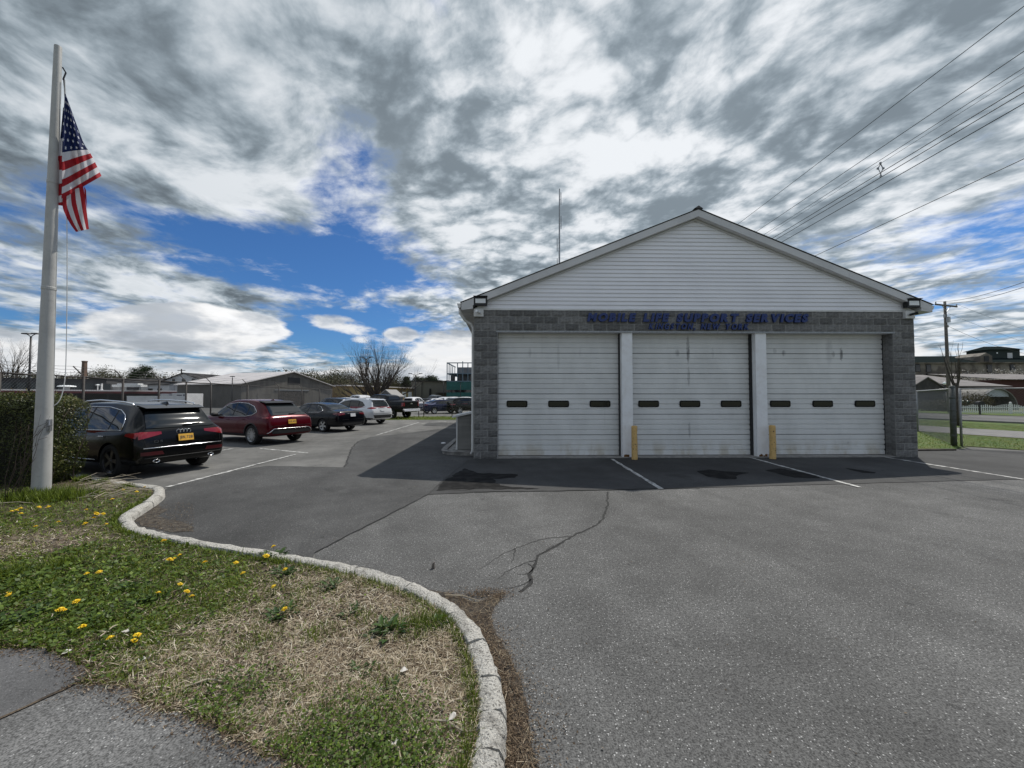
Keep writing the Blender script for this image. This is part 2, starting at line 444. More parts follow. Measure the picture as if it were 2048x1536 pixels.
# front lot (greyer), darker left patch, new strip along the doors
JOINT = [G(x, y) for x, y in ((938, 921), (905, 946), (870, 976), (856, 990), (760, 1040), (690, 1075), (630, 1107))]
jj = jag(JOINT, .18, .012, 8)
main_top = [G(x, y) for x, y in ((856, 990), (1000, 984), (1220, 981), (1420, 976), (1640, 970), (1860, 964), (2048, 959))]
mt = jag(main_top, .25, .010, 9)
k_from = min(range(len(kerb_out)), key=lambda i: (kerb_out[i] - G(640, 1115, KZ)).length)
LOT = [(p.x, p.y) for p in mt] + [(17.1, 7.9), (17.1, -5.9), (-.2, -5.9), (.05, .3)] + [(p.x - .02, p.y - .02) for p in reversed(kerb_out[k_from:])] + [(p.x, p.y) for p in reversed(jj) if p.y < 7.0 and p.y > 4.4]
struct(fan('front_lot', LOT, .004, m_lot))
LP = [G(x, y) for x, y in ((330, 982), (345, 970), (405, 958), (455, 945), (532, 932), (690, 935), (697, 915), (705, 894), (717, 883), (743, 874), (800, 868), (880, 858), (940, 856))]
PATCH = [(p.x, p.y) for p in jag(LP, .3, .03, 2)] + [(-1.0, 20.0), (-1.0, 11.2)] + [(p.x, p.y) for p in jj] + [(p.x - .03, p.y - .04) for p in reversed(kerb_out[12:k_from])]
struct(fan('lot_patch', PATCH, .008, m_patch))
AP = [(p.x, p.y) for p in jag([G(x, y) for x, y in ((938, 921), (905, 946), (870, 976), (856, 990))], .15, .015, 18)][:-1] + [(p.x, p.y + .002) for p in mt] + [(17.1, 8.4), (17.1, 12.3), (15.4, 13.0), (13.0, 13.2), (12.2, 11.9), (11.8, 11.6), (-1.0, 11.3)]
struct(fan('door_apron', AP, .012, m_apron))
far = [G(x, y) for x, y in ((845, 852), (858, 844), (905, 846), (935, 852), (930, 854))]
struct(fan('far_lot_patch', [(p.x, p.y) for p in far], .005, m_patch))
struct(fan('far_grass_strip', [(-17, 29.2), (-5.0, 29.2), (-1.5, 30.0), (13.3, 30.0), (13.3, 33.6), (-17, 33.6)], .006, m_lawn))
struct(fan('far_parking_lot', [(-60, 33.6), (40, 33.6), (40, 92), (-40, 92)], -.004, m_old))
struct(fan('neighbour_yard', [(-100, 9), (-15.2, 9), (-18.5, 44), (-40, 92), (-100, 92)], -.003, asphalt('yard_asphalt', (.07, .07, .068), (.12, .12, .115), (.2, .2, .2), .2, .2, ag=40, seed=51)))

def ribbon(name, pts, w, z, mat, parent=None, taper=False, seed=1):
    rn = random.Random(seed); rows = [[], []]; n = len(pts)
    for i, p in enumerate(pts):
        d = pts[min(i + 1, n - 1)] - pts[max(i - 1, 0)]
        q = Vector((-d.y, d.x, 0)).normalized()
        k = w * rn.uniform(.6, 1.25) / 2 * ((1 - .75 * i / n) if taper else 1)
        rows[0].append(p + q * k + Vector((0, 0, z - p.z))); rows[1].append(p - q * k + Vector((0, 0, z - p.z)))
    return MB().grid(rows, flip=True).build(name, mat, parent)
def px_path(lst, z=0.0): return [G(x, y, z) for x, y in lst]
# cracks and seams
cr = [((1216, 984), (1214, 1000), (1216, 1010), (1210, 1025), (1205, 1040), (1195, 1049), (1185, 1055), (1150, 1070), (1120, 1088), (1095, 1103), (1075, 1112), (1072, 1125), (1065, 1140), (1058, 1150), (1062, 1160), (1058, 1172), (1040, 1185)),
      ((1140, 1074), (1110, 1076), (1080, 1080), (1052, 1090), (1030, 1098), (1000, 1112), (975, 1130), (955, 1140)),
      ((1072, 1122), (1050, 1127), (1032, 1135), (1010, 1145), (995, 1160)),
      ((1030, 1098), (1027, 1115), (1024, 1128)), ((1120, 1088), (1100, 1094), (1085, 1108)),
      ((1056, 1128), (1066, 1137), (1058, 1147), (1040, 1150), (1028, 1146)), ((1062, 1160), (1040, 1172), (1012, 1178))]
for i, c in enumerate(cr):
    struct(ribbon('asphalt_crack', jag(px_path(c), .045, .012, 30 + i), .034 if i == 0 else .016, .0065, m_crack, taper=i > 0, seed=i))
struct(ribbon('asphalt_seam', jag(px_path([(878, 983), (900, 981), (960, 985), (1100, 983), (1300, 979), (1400, 977)]), .12, .02, 5), .035, .0145, m_crack))
struct(ribbon('asphalt_seam', jag(JOINT, .1, .012, 15), .015, .0150, m_crack))
struct(ribbon('asphalt_seam', jag(px_path([(690, 935), (697, 915), (705, 894), (717, 883), (743, 874)]), .15, .04, 6), .035, .0105, m_crack))
struct(ribbon('asphalt_seam', jag(seam, .05, .012, 7), .022, .1005, m_soil))
# damp and oil stains with their own outlines
def splat(name, px, z, mat, amp=.06, seed=0):
    p = jag([G(x, y) for x, y in px] + [G(*px[0])], .12, amp, seed)[:-1]
    return struct(fan(name, [(q.x, q.y) for q in p], z, mat))
splat('oil_stain', [(930, 938), (955, 947), (1005, 949), (1035, 950), (1030, 957), (985, 959), (1000, 972), (1040, 976), (1080, 979), (900, 980), (872, 983), (885, 968), (910, 950)], .0165, m_stain, .05, 3)
splat('oil_stain', [(1393, 943), (1420, 940), (1450, 944), (1500, 947), (1478, 951), (1470, 960), (1440, 959), (1415, 955)], .0165, m_stain, .03, 4)
splat('oil_stain', [(1530, 942), (1560, 938), (1590, 944), (1640, 953), (1640, 958), (1590, 957), (1560, 950)], .0165, m_stain, .03, 5)
splat('oil_stain', [(1690, 937), (1712, 940), (1752, 946), (1750, 948), (1725, 947), (1700, 941)], .0165, m_stain, .02, 6)
# painted lines
for a, b, w, z in (((1224, 919), (1322, 979), .10, .0170), ((1497, 915), (1720, 976), .10, .0172), ((1756, 913), (2048, 960), .10, .0174),
                   ((334, 975), (592, 909), .10, .0125), ((520, 897), (615, 906), .10, .006), ((420, 905), (466, 897), .10, .006), ((752, 871), (838, 845), .09, .0128), ((905, 842), (842, 847), .09, .006)):
    struct(ribbon('painted_line', jag([G(*a), G(*b)], .25, .006, 3), w, z, m_line, seed=9))
# kerb, cast in lengths
kb = bpy.data.objects.new('kerb', None); COL.objects.link(kb); struct(kb)
def kerb_piece(i0, i1, seed, path=None, width=.145, top=None):
    path = path or kerb_out; top = KZ if top is None else top
    rn = random.Random(seed); rows = []
    for i in range(i0, i1 + 1):
        p = path[i]; d = path[min(i + 1, len(path) - 1)] - path[max(i - 1, 0)]
        q = Vector((d.y, -d.x, 0)).normalized()
        if i == i1: p = p - d.normalized() * .012
        j = lambda s=.008: rn.uniform(-s, s) - (rn.uniform(.004, .014) if rn.random() < .10 else 0)
        prof = [(-.012, -.02), (-.004 + j(), top * .55), (.006 + j(), top - .022 + j()), (.026 + j(), top + j()), (width * .5, top + .004 + j()), (width - .02 + j(), top + j()), (width + j(), top - .02), (width + .003, -.02)]
        rows.append([Vector((p.x, p.y, 0)) + q * a + Vector((0, 0, z)) for a, z in prof])
    b = MB().grid(rows); n = len(rows[0]); o = (len(rows) - 1) * n
    b.f.append(tuple(range(n))); b.mi.append(0); b.f.append(tuple(o + k for k in reversed(range(n)))); b.mi.append(0)
    return b
cuts = [0, 12, 24, 40, 52, 60, 68, 76, 84, 93, 100, 107, 114, 122, len(kerb_out) - 1]
cuts = sorted(set(min(c, len(kerb_out) - 1) for c in cuts))
for n_, (a, b) in enumerate(zip(cuts[:-1], cuts[1:])):
    o = kerb_piece(a, b, 50 + n_).build('kerb_stone', m_kerb, kb, sharp=50)

# ================================================================== the garage building
BX, BY, BR = -1.10, 11.06, R(1.2)
FW, CH, NC = 13.0, .205, 21
EAVE = CH * NC
m_block = M('split_face_block', (.190, .188, .182), .95, c2=(.122, .121, .118), scale=14, detail=7, lo=.38, hi=.66, bmp=.9, bscale=55, bdist=.012, rnd=.28, dirt=((.17, .155, .13), 3.0, .35))
m_mortar = M('mortar', (.36, .355, .34), .95, c2=(.25, .25, .24), scale=14)
m_siding = M('vinyl_siding', (.86, .86, .89), .45, c2=(.80, .80, .83), scale=.7, detail=5, lo=.4, hi=.7, rnd=.025)
m_fascia = M('fascia_aluminium', (.62, .62, .62), .45, c2=(.54, .54, .54), scale=1.1, detail=6)
m_white = M('white_trim', (.70, .70, .69), .5, c2=(.60, .60, .58), scale=2.5)
m_pillar = M('pillar_paint', (.86, .87, .88), .5, c2=(.80, .80, .80), scale=3, dirt=((.40, .32, .22), 9, .15))
m_shingle = M('shingle', (.07, .07, .072), .95, c2=(.12, .12, .12), scale=20, bmp=.8, bscale=60)
m_black = M('black_rubber', (.004, .004, .0045), .6, spec=.2)
m_dark = M('dark_metal', (.02, .02, .022), .45, metal=.3)
m_blue = M('blue_letter', (.009, .028, .135), .45, c2=(.012, .035, .16), scale=12)
m_steel = M('galvanised', (.34, .35, .36), .45, metal=.7, c2=(.24, .25, .26), scale=20)
m_lens = M('lamp_lens', (.80, .82, .82), .25)
m_pane = M('dark_pane', (.006, .007, .009), .06, spec=.6)
m_concrete = M('sill_concrete', (.30, .29, .27), .9, c2=(.22, .21, .20), scale=5)
m_wallin = M('side_block_wall', (.16, .16, .16), .95, c2=(.11, .11, .11), scale=4, bmp=.6, bscale=30)
def door_mat(smears, seed):
    m, nt, b = base_mat('ribbed_door_paint'); o = ocoord(nt); x, y, z = sep(nt, o); xs_ = x + seed * 7.3
    c = mixc(nt, nz(nt, comb(nt, xs_ * .8, 0.0, z * .5), 1.6, 6, .6).sm(.35, .7), (.74, .745, .73), (.64, .645, .63))
    st = nz(nt, comb(nt, xs_ * 7.0, 1.0, z * .35), 1.0, 5, .6).sm(.60, .78) * nz(nt, comb(nt, xs_, 5.0, z * .9), 1.4, 3).sm(.45, .65)
    c = mixc(nt, st * .45, c, (.26, .26, .25))
    c = mixc(nt, z.sm(.55, 0.0) * nz(nt, comb(nt, xs_ * 2, 3.0, z), 1.5, 5).sm(.40, .65) * .6, c, (.42, .36, .25))
    # grease smears left by the springs and tracks
    for (sx, sz, w, h, a) in smears:
        e = (x - sx) * (1 / w); f = (z - sz) * (1 / h)
        c = mixc(nt, (e * e + f * f).sm(0.0, 1.0, a, 0.0) * nz(nt, comb(nt, x * 9, seed, z * 2), 1.5, 4).sm(.3, .6, .35, 1.0), c, (.07, .07, .07))
    setin(nt, b, 'Base Color', c); b.inputs['Roughness'].default_value = .42
    return m
m_doors = [door_mat(((.0, 2.9, .05, .5, .22), (-.85, 3.05, .06, .18, .22), (.65, 3.05, .05, .2, .12)), 1.0),
           door_mat(((-.03, 3.15, .06, .50, .85), (-.02, 2.35, .05, .36, .50), (-.02, .74, .045, .30, .40), (-.36, 3.05, .09, .14, .40), (.72, 3.05, .05, .22, .22)), 2.0),
           door_mat(((-1.42, 3.12, .07, .10, .35), (-1.15, 3.05, .075, .12, .55), (.25, 3.1, .14, .5, .22), (.38, 3.02, .06, .12, .50), (.62, 3.02, .06, .24, .85), (.75, .35, .05, .06, .5)), 3.0)]

bld = thing('garage_building', 'grey split-face block garage with white gable siding and three ribbed overhead doors', 'building', (BX, BY, 0), BR)
# --- split-face blocks
def block_mesh(w, seed, h=CH - .013, d=.12):
    rn = random.Random(seed); nx = 4 if w > .3 else 3; b = MB(); rows = []
    for j in range(4):
        r_ = []
        for i in range(nx + 1):
            edge = i in (0, nx) or j in (0, 3)
            dep = (.004 if edge else .013) + rn.uniform(-.007, .009)
            r_.append((w * i / nx, -dep if not edge else -dep * .5 + .004, h * j / 3))
        rows.append(r_)
    b.grid(rows)
    ring = [(0, 0), (nx, 0), (nx, 3), (0, 3)]
    # four returns into the wall
    def P(i, j): return j * (nx + 1) + i
    o = len(b.v); b.v += [(0, d, 0), (w, d, 0), (w, d, h), (0, d, h)]
    b.f += [tuple([P(i, 0) for i in reversed(range(nx + 1))] + [o, o + 1]), tuple([P(nx, j) for j in reversed(range(4))] + [o + 1, o + 2]),
            tuple([P(i, 3) for i in range(nx + 1)] + [o + 2, o + 3]), tuple([P(0, j) for j in range(4)] + [o + 3, o])]
    b.mi += [0] * 4
    return b.mesh('block', m_block)
_bm = {}
def put_block(x0, x1, row, parent):
    w = round(x1 - x0 - .013, 3)
    key = (w, random.randrange(4 if w > .3 else 3))
    if key not in _bm: _bm[key] = block_mesh(w, hash(key) & 0xffff)
    return link('block', _bm[key], parent, (x0 + .0065, 0, row * CH + .0065))
front = MB()
D0, D1, P0, P1, Q0, Q1, D2 = .69, 4.30, 4.30, 4.61, 8.25, 8.57, 12.35
front.box(.004, D0 - .006, .0045, .318, 0, 18 * CH).box(D2 + .006, FW - .004, .0045, .318, 0, 18 * CH).box(.004, FW - .004, .0045, .318, 18 * CH, EAVE)
fw = front.build('front_wall', m_mortar, bld)
for r in range(18):
    for x0, x1 in (((0, .406), (.406, D0)) if r % 2 else ((0, .203), (.203, D0))): put_block(x0, x1, r, fw)
    for x0, x1 in (((D2, D2 + .25), (D2 + .25, FW)) if r % 2 else ((D2, D2 + .45), (D2 + .45, FW))): put_block(x0, x1, r, fw)
for r in range(18, 21):
    x = 0 if r % 2 else -.203
    while x < FW - .01:
        a, b = max(x, 0), min(x + .40625, FW); put_block(a, b, r, fw); x += .40625
# smooth block reveal of the door openings, right pier
for r in range(18):
    link('block', _bm.setdefault('rev', MB().box(-.004, .010, .012, .30, 0, CH - .008).mesh('block', m_block)), fw, (D2, .0, r * CH + .004))
MB().box(-.02, 0.0, 0, .30, 0, 18 * CH).build('door_jamb', m_fascia, fw, loc=(D0, .01, 0))
MB().box(D0, D2, .012, .31, -.035, 0).build('lintel', m_fascia, fw, loc=(0, 0, 18 * CH))
MB().box(D0 - .05, D2 + .05, -.012, .012, -.012, .03).build('lintel_edge', m_steel, fw, loc=(0, 0, 18 * CH - .03))
# side and back walls, floor
sw = MB(); BL = 18.0
sw.box(0, .25, .32, BL, 0, EAVE).box(FW - .25, FW, .32, BL, 0, EAVE).box(.25, FW - .25, BL - .25, BL, 0, EAVE)
sw.build('side_wall', m_wallin, bld)
MB().box(D0 - .02, D2 + .02, .02, .75, -.02, .045).build('door_sill', m_concrete, bld)
# --- siding: one plank per course, following the roof slope
APEX, SLOPE, OV = 7.23, .403, .345
def roof_z(x): return EAVE + .165 + SLOPE * (min(x, FW - x) + OV)
sid = MB().add([(0.02, .03, EAVE), (FW - .02, .03, EAVE), (FW / 2, .03, roof_z(FW / 2) - .1)], [(0, 1, 2)]).build('gable_wall', m_siding, bld)
ph = .1175; z = EAVE + .03; i = 0
while True:
    z1 = z + ph
    xl = lambda zz: max(.02, (zz - EAVE - .165 + .27) / SLOPE - OV)
    a, a1 = xl(z), xl(z1)
    if a1 > FW / 2 - .05: break
    b = MB().add([(a, -.018, z), (FW - a, -.018, z), (FW - a1, .010, z1), (a1, .010, z1), (a, .028, z), (FW - a, .028, z), (FW - a1, .028, z1), (a1, .028, z1)],
                 [(0, 1, 2, 3), (0, 4, 5, 1), (1, 5, 6, 2), (3, 2, 6, 7), (0, 3, 7, 4)])
    b.build('siding_plank', m_siding, sid); z = z1; i += 1
MB().box(.02, FW - .02, -.022, .03, -.02, .03).build('starter_strip', m_white, sid, loc=(0, 0, EAVE))
# --- roof
rf = MB(); th, fo = .09, -.20
for s in (0, 1):
    q = lambda x, y, z: (FW - x, y, z) if s else (x, y, z)
    xa, xb = -OV - .03, FW / 2
    za, zb = EAVE + .165 - .012, roof_z(FW / 2)
    rf.hexa([q(xa, fo - .02, za), q(xb, fo - .02, zb), q(xb, BL + .3, zb), q(xa, BL + .3, za), q(xa, fo - .02, za + .012), q(xb, fo - .02, zb + .012), q(xb, BL + .3, zb + .012), q(xa, BL + .3, za + .012)])
roof = rf.build('roof', m_shingle, bld)
MB().add([(FW / 2 - .13, fo - .03, roof_z(FW / 2)), (FW / 2, fo - .03, roof_z(FW / 2) + .085), (FW / 2 + .13, fo - .03, roof_z(FW / 2)), (FW / 2 - .13, BL + .3, roof_z(FW / 2)), (FW / 2, BL + .3, roof_z(FW / 2) + .085), (FW / 2 + .13, BL + .3, roof_z(FW / 2))],
         [(0, 2, 1), (0, 1, 4, 3), (1, 2, 5, 4), (3, 4, 5)]).build('ridge_cap', m_shingle, roof)
for s in (0, 1):
    q = lambda x, y, z: (FW - x, y, z) if s else (x, y, z)
    xs = [-OV, 2.1, FW / 2]
    for xa, xb in zip(xs[:-1], xs[1:]):
        za, zb = roof_z(xa) - .018, roof_z(xb) - .018
        xb2 = xb - (.004 if xb < 6 else 0)
        b = MB().hexa([q(xa, fo, za - .20), q(xb2, fo, zb - .20), q(xb2, fo + .05, zb - .20), q(xa, fo + .05, za - .20), q(xa, fo, za), q(xb2, fo, zb), q(xb2, fo + .05, zb), q(xa, fo + .05, za)])
        b.build('rake_board', m_fascia, roof)
        # soffit under the rake and the trim against the siding
        MB().hexa([q(xa, fo + .05, za - .19), q(xb2, fo + .05, zb - .19), q(xb2, .03, zb - .19), q(xa, .03, za - .19), q(xa, fo + .05, za - .17), q(xb2, fo + .05, zb - .17), q(xb2, .03, zb - .17), q(xa, .03, za - .17)]).build('soffit', m_white, roof)
        MB().hexa([q(max(xa, 0.1), -.03, za - .26 + (.1 + OV) * SLOPE * (xa < 0)), q(xb2, -.03, zb - .26), q(xb2, .03, zb - .26), q(max(xa, .1), .03, za - .26 + (.1 + OV) * SLOPE * (xa < 0)),
                   q(max(xa, .1), -.03, za - .20 + (.1 + OV) * SLOPE * (xa < 0)), q(xb2, -.03, zb - .20), q(xb2, .03, zb - .20), q(max(xa, .1), .03, za - .20 + (.1 + OV) * SLOPE * (xa < 0))]).build('trim', m_fascia, roof)
    # boxed eave return and soffit along the side
    MB().hexa([q(-OV, fo + .004, EAVE - .06), q(-.02, fo + .004, EAVE - .02), q(-.02, .3, EAVE - .02), q(-OV, .3, EAVE - .06), q(-OV, fo + .004, EAVE + .10), q(-.02, fo + .004, EAVE + .16), q(-.02, .3, EAVE + .16), q(-OV, .3, EAVE + .10)]).build('eave_return', m_fascia, roof)
    b = MB()
    for k in range(40): b.box(0, 1, .3 + k * .44, .3 + k * .44 + .42, 0, .02)
    b.v = [q(-OV + (OV - .02) * v[0], v[1], EAVE - .05 + v[2]) for v in b.v]; b.build('side_soffit', m_white, roof)
    # gutter
    g = MB(); sec = [(-OV - .02, .02), (-OV - .13, .02), (-OV - .13, .015), (-OV - .10, -.09), (-OV - .02, -.10)]
    b = MB().grid([[q(x, y, EAVE + .12 + z) for x, z in sec] for y in (fo + .06, BL)], flip=bool(s)); b.f.append((0, 1, 2, 3, 4)); b.mi.append(0)
    gut = b.build('gutter', m_white, roof)
    dp = [q(-OV - .06, .02, EAVE + .02), q(-OV - .06, .02, EAVE - .10), q(-.26, .16, EAVE - .30), q(-.10, .24, EAVE - .38), q(-.045, .26, EAVE - .5), q(-.045, .26, .20), q(-.10, .26, .10)]
    if not s: MB().tube(dp, .042, 8).build('downspout', m_white, roof, smooth=True)
# --- doors
def overhead_door(x0, x1, label, m_door):
    w = x1 - x0; H = 18 * CH - .05; yb = .33
    d = link('overhead_door', MB().box(-w / 2 - .02, w / 2 + .02, .06, .09, 0, H).mesh('overhead_door', m_dark), bld, (x0 + w / 2, yb, .045)); d['label'] = label
    n = 6; sh = H / n
    for k in range(n):
        rows = []; zz0 = k * sh + .006; zz1 = (k + 1) * sh - .004
        prof = [(zz0, .03), (zz0 + .006, 0.0)]
        rb = (zz1 - zz0) / 4
        for r in range(1, 4):
            zc_ = zz0 + rb * r
            prof += [(zc_ - .030, 0.0), (zc_ - .020, .026), (zc_ + .000, .026), (zc_ + .016, 0.0)]
        prof += [(zz1 - .006, 0.0), (zz1, .03)]
        b = MB().grid([[(-w / 2, y, z) for z, y in prof], [(w / 2, y, z) for z, y in prof]], flip=True)
        sec_ = b.build('door_section', m_door, d)
        if k == 2:
            for wx in (-.345, 0.0, .345):
                cx, cz, hw, hh = wx * w, zz0 + rb * 2.05, .31, .098
                def rr(hw, hh, r): 
                    p = []
                    for qx, qz, a0 in ((1, -1, -90), (1, 1, 0), (-1, 1, 90), (-1, -1, 180)):
                        for a in (0, 30, 60, 90): p.append((qx * (hw - r) + r * math.cos(R(a0 + a)), qz * (hh - r) + r * math.sin(R(a0 + a))))
                    return p
                Mw = Matrix(((1, 0, 0, cx), (0, 0, -1, .004), (0, 1, 0, cz), (0, 0, 0, 1)))
                win = MB().extr(rr(hw, hh, .045), Mw, .022).build('window', m_black, sec_)
                Mp = Matrix(((1, 0, 0, cx), (0, 0, -1, -.017), (0, 1, 0, cz), (0, 0, 0, 1)))
                MB().extr(rr(hw - .03, hh - .03, .03), Mp, .003).build('pane', m_pane, win)
    MB().box(-w / 2, w / 2, -.005, .05, -.03, .012).build('bottom_seal', m_black, d)
    return d
overhead_door(D0 + .01, D1 - .02, 'ribbed overhead door next to the downspout corner', m_doors[0])
overhead_door(P1 + .01, Q0 - .02, 'ribbed overhead door between the two white pillars', m_doors[1])
overhead_door(Q1 + .01, D2 - .01, 'ribbed overhead door next to the chain-link fence corner', m_doors[2])
for x0, x1 in ((P0, P1), (Q0, Q1)):
    p = MB().box(x0, x1, .03, .48, .045, 18 * CH - .036).build('pillar', m_pillar, bld)
    MB().box(x0 - .022, x0 - .003, .20, .34, .045, 18 * CH - .04).build('door_track', m_dark, bld)
    MB().box(x1 + .003, x1 + .03, .24, .34, .045, 18 * CH - .04).build('door_track', m_steel, bld)
    rp = MB(); rn = random.Random(int(x0 * 10))
    for k in range(6):
        a = x0 + .03 + rn.random() * .2; hgt = .02 + rn.random() * .06
        rp.box(a, a + .03 + rn.random() * .05, .024, .032, .045, .045 + hgt)
    rp.build('rust_scab', M('rust', (.22, .10, .03), .95, c2=(.10, .05, .02), scale=40), p)

def to_world(u, v, z): 
    c, s = math.cos(BR), math.sin(BR); return Vector((BX + u * c - v * s, BY + u * s + v * c, z))
# --- raised letters
def letter_mesh(ch, h, w, dep, shear=.22, off=.030):
    cu_ = bpy.data.curves.new('letter', 'FONT'); cu_.body = ch; cu_.size = 1.0; cu_.offset = off; cu_.extrude = .5; cu_.resolution_u = 3; cu_.fill_mode = 'BOTH'
    ob = bpy.data.objects.new('letter', cu_); COL.objects.link(ob)
    bpy.context.view_layer.update()
    me = bpy.data.meshes.new_from_object(ob.evaluated_get(bpy.context.evaluated_depsgraph_get()))
    bpy.data.objects.remove(ob); bpy.data.curves.remove(cu_)
    co = np.empty(len(me.vertices) * 3, np.float32); me.vertices.foreach_get('co', co); co = co.reshape(-1, 3)
    return me, co
def write(parent, text, x0, x1, z0, h, dep, mat, y=0.0, shear=.22, off=.062, name='letter', gapk=.15, spacek=.75):
    items = []; tot = 0.0
    for ch in text:
        if ch == ' ': items.append((None, None, spacek)); tot += spacek; continue
        me, co = letter_mesh(ch, h, 1, dep, shear, off)
        w = (co[:, 0].max() - co[:, 0].min()); items.append((me, co, w)); tot += w + gapk
    k = (x1 - x0 - h * shear) / (tot - gapk); x = x0
    cap = .729 + 2 * off - 0.0
    for me, co, w in items:
        if me is None: x += w * k; continue
        zz = (co[:, 1] + off) / cap * h
        X = (co[:, 0] - co[:, 0].min()) * k
        n = np.stack([X + zz * shear, -co[:, 2] * dep, zz], 1)
        me.vertices.foreach_set('co', n.astype(np.float32).ravel()); me.materials.clear(); me.materials.append(mat); me.update()
        link(name, me, parent, (x, y, z0)); x += (w + gapk) * k
sg = thing('sign_lettering', 'raised dark blue block letters on the header above the doors', 'sign', to_world(0, -.055, 0), BR)
def u_of(px, Y=11.25): 
    return ((px - 1024) / FPX * (BY) - BX) / (math.cos(BR) - (px - 1024) / FPX * math.sin(BR))
write(sg, 'MOBILE LIFE SUPPORT SERVICES', u_of(1174) , u_of(1618), 3.955, .262, .05, m_blue, spacek=.62)
write(sg, 'KINGSTON, NEW YORK', u_of(1297), u_of(1499), 3.735, .185, .05, m_blue, off=.040, gapk=.26, spacek=.62)
# --- floodlights and cameras on the corners
def floodlight(u, label, tilt):
    o = thing('floodlight', label, 'floodlight', to_world(u, -.012, EAVE + .06), BR, 'floodlights on the gable corners')
    b = MB().box(-.19, .19, -.19, -.06, .02, .26); b.build('housing', m_dark, o)
    MB().hexa([(-.145, -.205, .075), (.145, -.205, .075), (.145, -.185, .075), (-.145, -.185, .075), (-.145, -.195, .205), (.145, -.195, .205), (.145, -.185, .205), (-.145, -.185, .205)]).build('lens', m_lens, o)
    MB().box(-.20, .20, -.26, -.05, .26, .275).build('visor', m_dark, o)
    MB().box(-.05, .05, -.062, .002, .08, .2).build('arm', m_steel, o)
floodlight(.20, 'black floodlight on the gable corner over the downspout', 0)
floodlight(FW - .20, 'black floodlight on the gable corner toward the utility pole', 0)
def seccam(u, s, label):
    o = thing('security_camera', label, 'security camera', to_world(u, -.03, EAVE - .17), BR, 'security cameras under the eaves')
    MB().box(-.14, .14, -.06, .03, -.05, .17).build('junction_box', m_white, o)
    Mx = Matrix.Translation((0, -.16, .06)) @ Matrix.Rotation(R(35 * s), 4, 'Z') @ Matrix.Rotation(R(80), 4, 'X')
    MB().lathe([(.001, -.09), (.034, -.09), (.036, .05), (.040, .06), (.040, .09), (.001, .088)], 12, Mx).build('camera_body', m_lens if s < 0 else m_dark, o, sharp=40)
    MB().tube([(0, -.06, .05), (0, -.11, .035), (0, -.15, .05)], .014, 6).build('bracket', m_white, o)
seccam(.14, -1, 'white bullet security camera under the eave over the downspout')
seccam(FW - .20, 1, 'dark security camera under the eave toward the utility pole')
# --- antenna
an = thing('roof_antenna', 'slim metal whip antenna with side dipoles on the garage roof', 'antenna', at(1119, 540, 14.2) * Vector((1, 1, 0)) if False else (1.76, 14.2, 5.72))
MB().tube([(0, 0, 0), (.01, 0, 1.9), (.02, 0, 3.85)], [.034, .028, .020], 6).build('mast', m_steel, an)
for zz, s in ((.95, -1), (1.7, -1), (2.55, 1), (3.45, 1)):
    MB().tube([(.01, 0, zz - .03), (s * .075, 0, zz), (s * .075, 0, zz - .22)], .007, 4).tube([(s * .075, 0, zz - .22), (s * .075, 0, zz + .26)], .013, 4).build('dipole', m_steel, an)
# --- bollards
m_yellow = M('bollard_paint', (.66, .44, .17), .6, c2=(.60, .39, .14), scale=6, dirt=((.12, .07, .04), 22, .5))
def bollard(x, y, h, label, bent):
    o = thing('bollard', label, 'bollard', (x, y, 0), 0, 'bollards in front of the pillars')
    rows = [(.001, h + .012), (.05, h + .010), (.078, h - .004), (.083, h - .02), (.083, h * .75), (.084, h * .5), (.083, .2), (.084, .01)]
    b = MB().lathe(rows[::-1], 20)
    b.v = [(v[0] + bent * math.sin(v[2] * 3) + (-.012 if v[0] > .06 and abs(v[2] - .78) < .12 else 0), v[1], v[2]) for v in b.v]
    b.build('pipe', m_yellow, o, sharp=50)
    MB().lathe([(.086, .02), (.090, .015), (.100, .013)], 20).build('base_ring', m_crack, o)
    c = MB(); rn = random.Random(int(x * 7))
    for k in range(11):
        a = R(-90 + rn.uniform(-55, 55)); zz = rn.uniform(.12, .5) if k < 8 else rn.uniform(.6, .85); s = rn.uniform(.005, .013)
        n_ = Vector((math.cos(a), math.sin(a), 0)); t_ = Vector((-n_.y, n_.x, 0)); p = n_ * .0855 + Vector((bent * math.sin(zz * 3), 0, zz))
        c.add([p + t_ * s * math.cos(q) + Vector((0, 0, 1.3 * s * math.sin(q))) for q in np.linspace(0, 5.2, 6)], [(0, 1, 2, 3, 4, 5)])
    c.build('chipped_paint', m_crack, o)
bollard(3.46, 10.92, .955, 'yellow steel bollard in front of the pillar nearer the sign start', 0.0)
bollard(7.42, 11.02, .96, 'yellow steel bollard with black scrape by the pillar nearer the fence', .012)
# --- utility enclosure and its kerbed pad
m_boxg = M('enclosure_siding', (.215, .21, .195), .6, c2=(.17, .168, .155), scale=1.5, rnd=.05)
ub = thing('utility_enclosure', 'small grey clad lean-to box with white trim against the garage side', 'enclosure', (-1.80, 12.45, .075), BR)
bw, bd, hl, hr = .66, 1.5, 1.06, 1.20
MB().hexa([(0.02, 0.02, 0), (bw, 0.02, 0), (bw, bd, 0), (.02, bd, 0), (.02, .02, hl - .02), (bw, .02, hr - .02), (bw, bd, hr - .02), (.02, bd, hl - .02)]).build('box', m_boxg, ub)
for k in range(9):
    z0, z1 = k * .125 + .01, min(k * .125 + .130, hl + .05)
    MB().add([(.03, -.002, z0), (bw - .03, -.002, z0), (bw - .03, .014, z1), (.03, .014, z1), (.03, .018, z0), (bw - .03, .018, z0)], [(0, 1, 2, 3), (0, 4, 5, 1)]).build('siding_plank', m_boxg, ub)
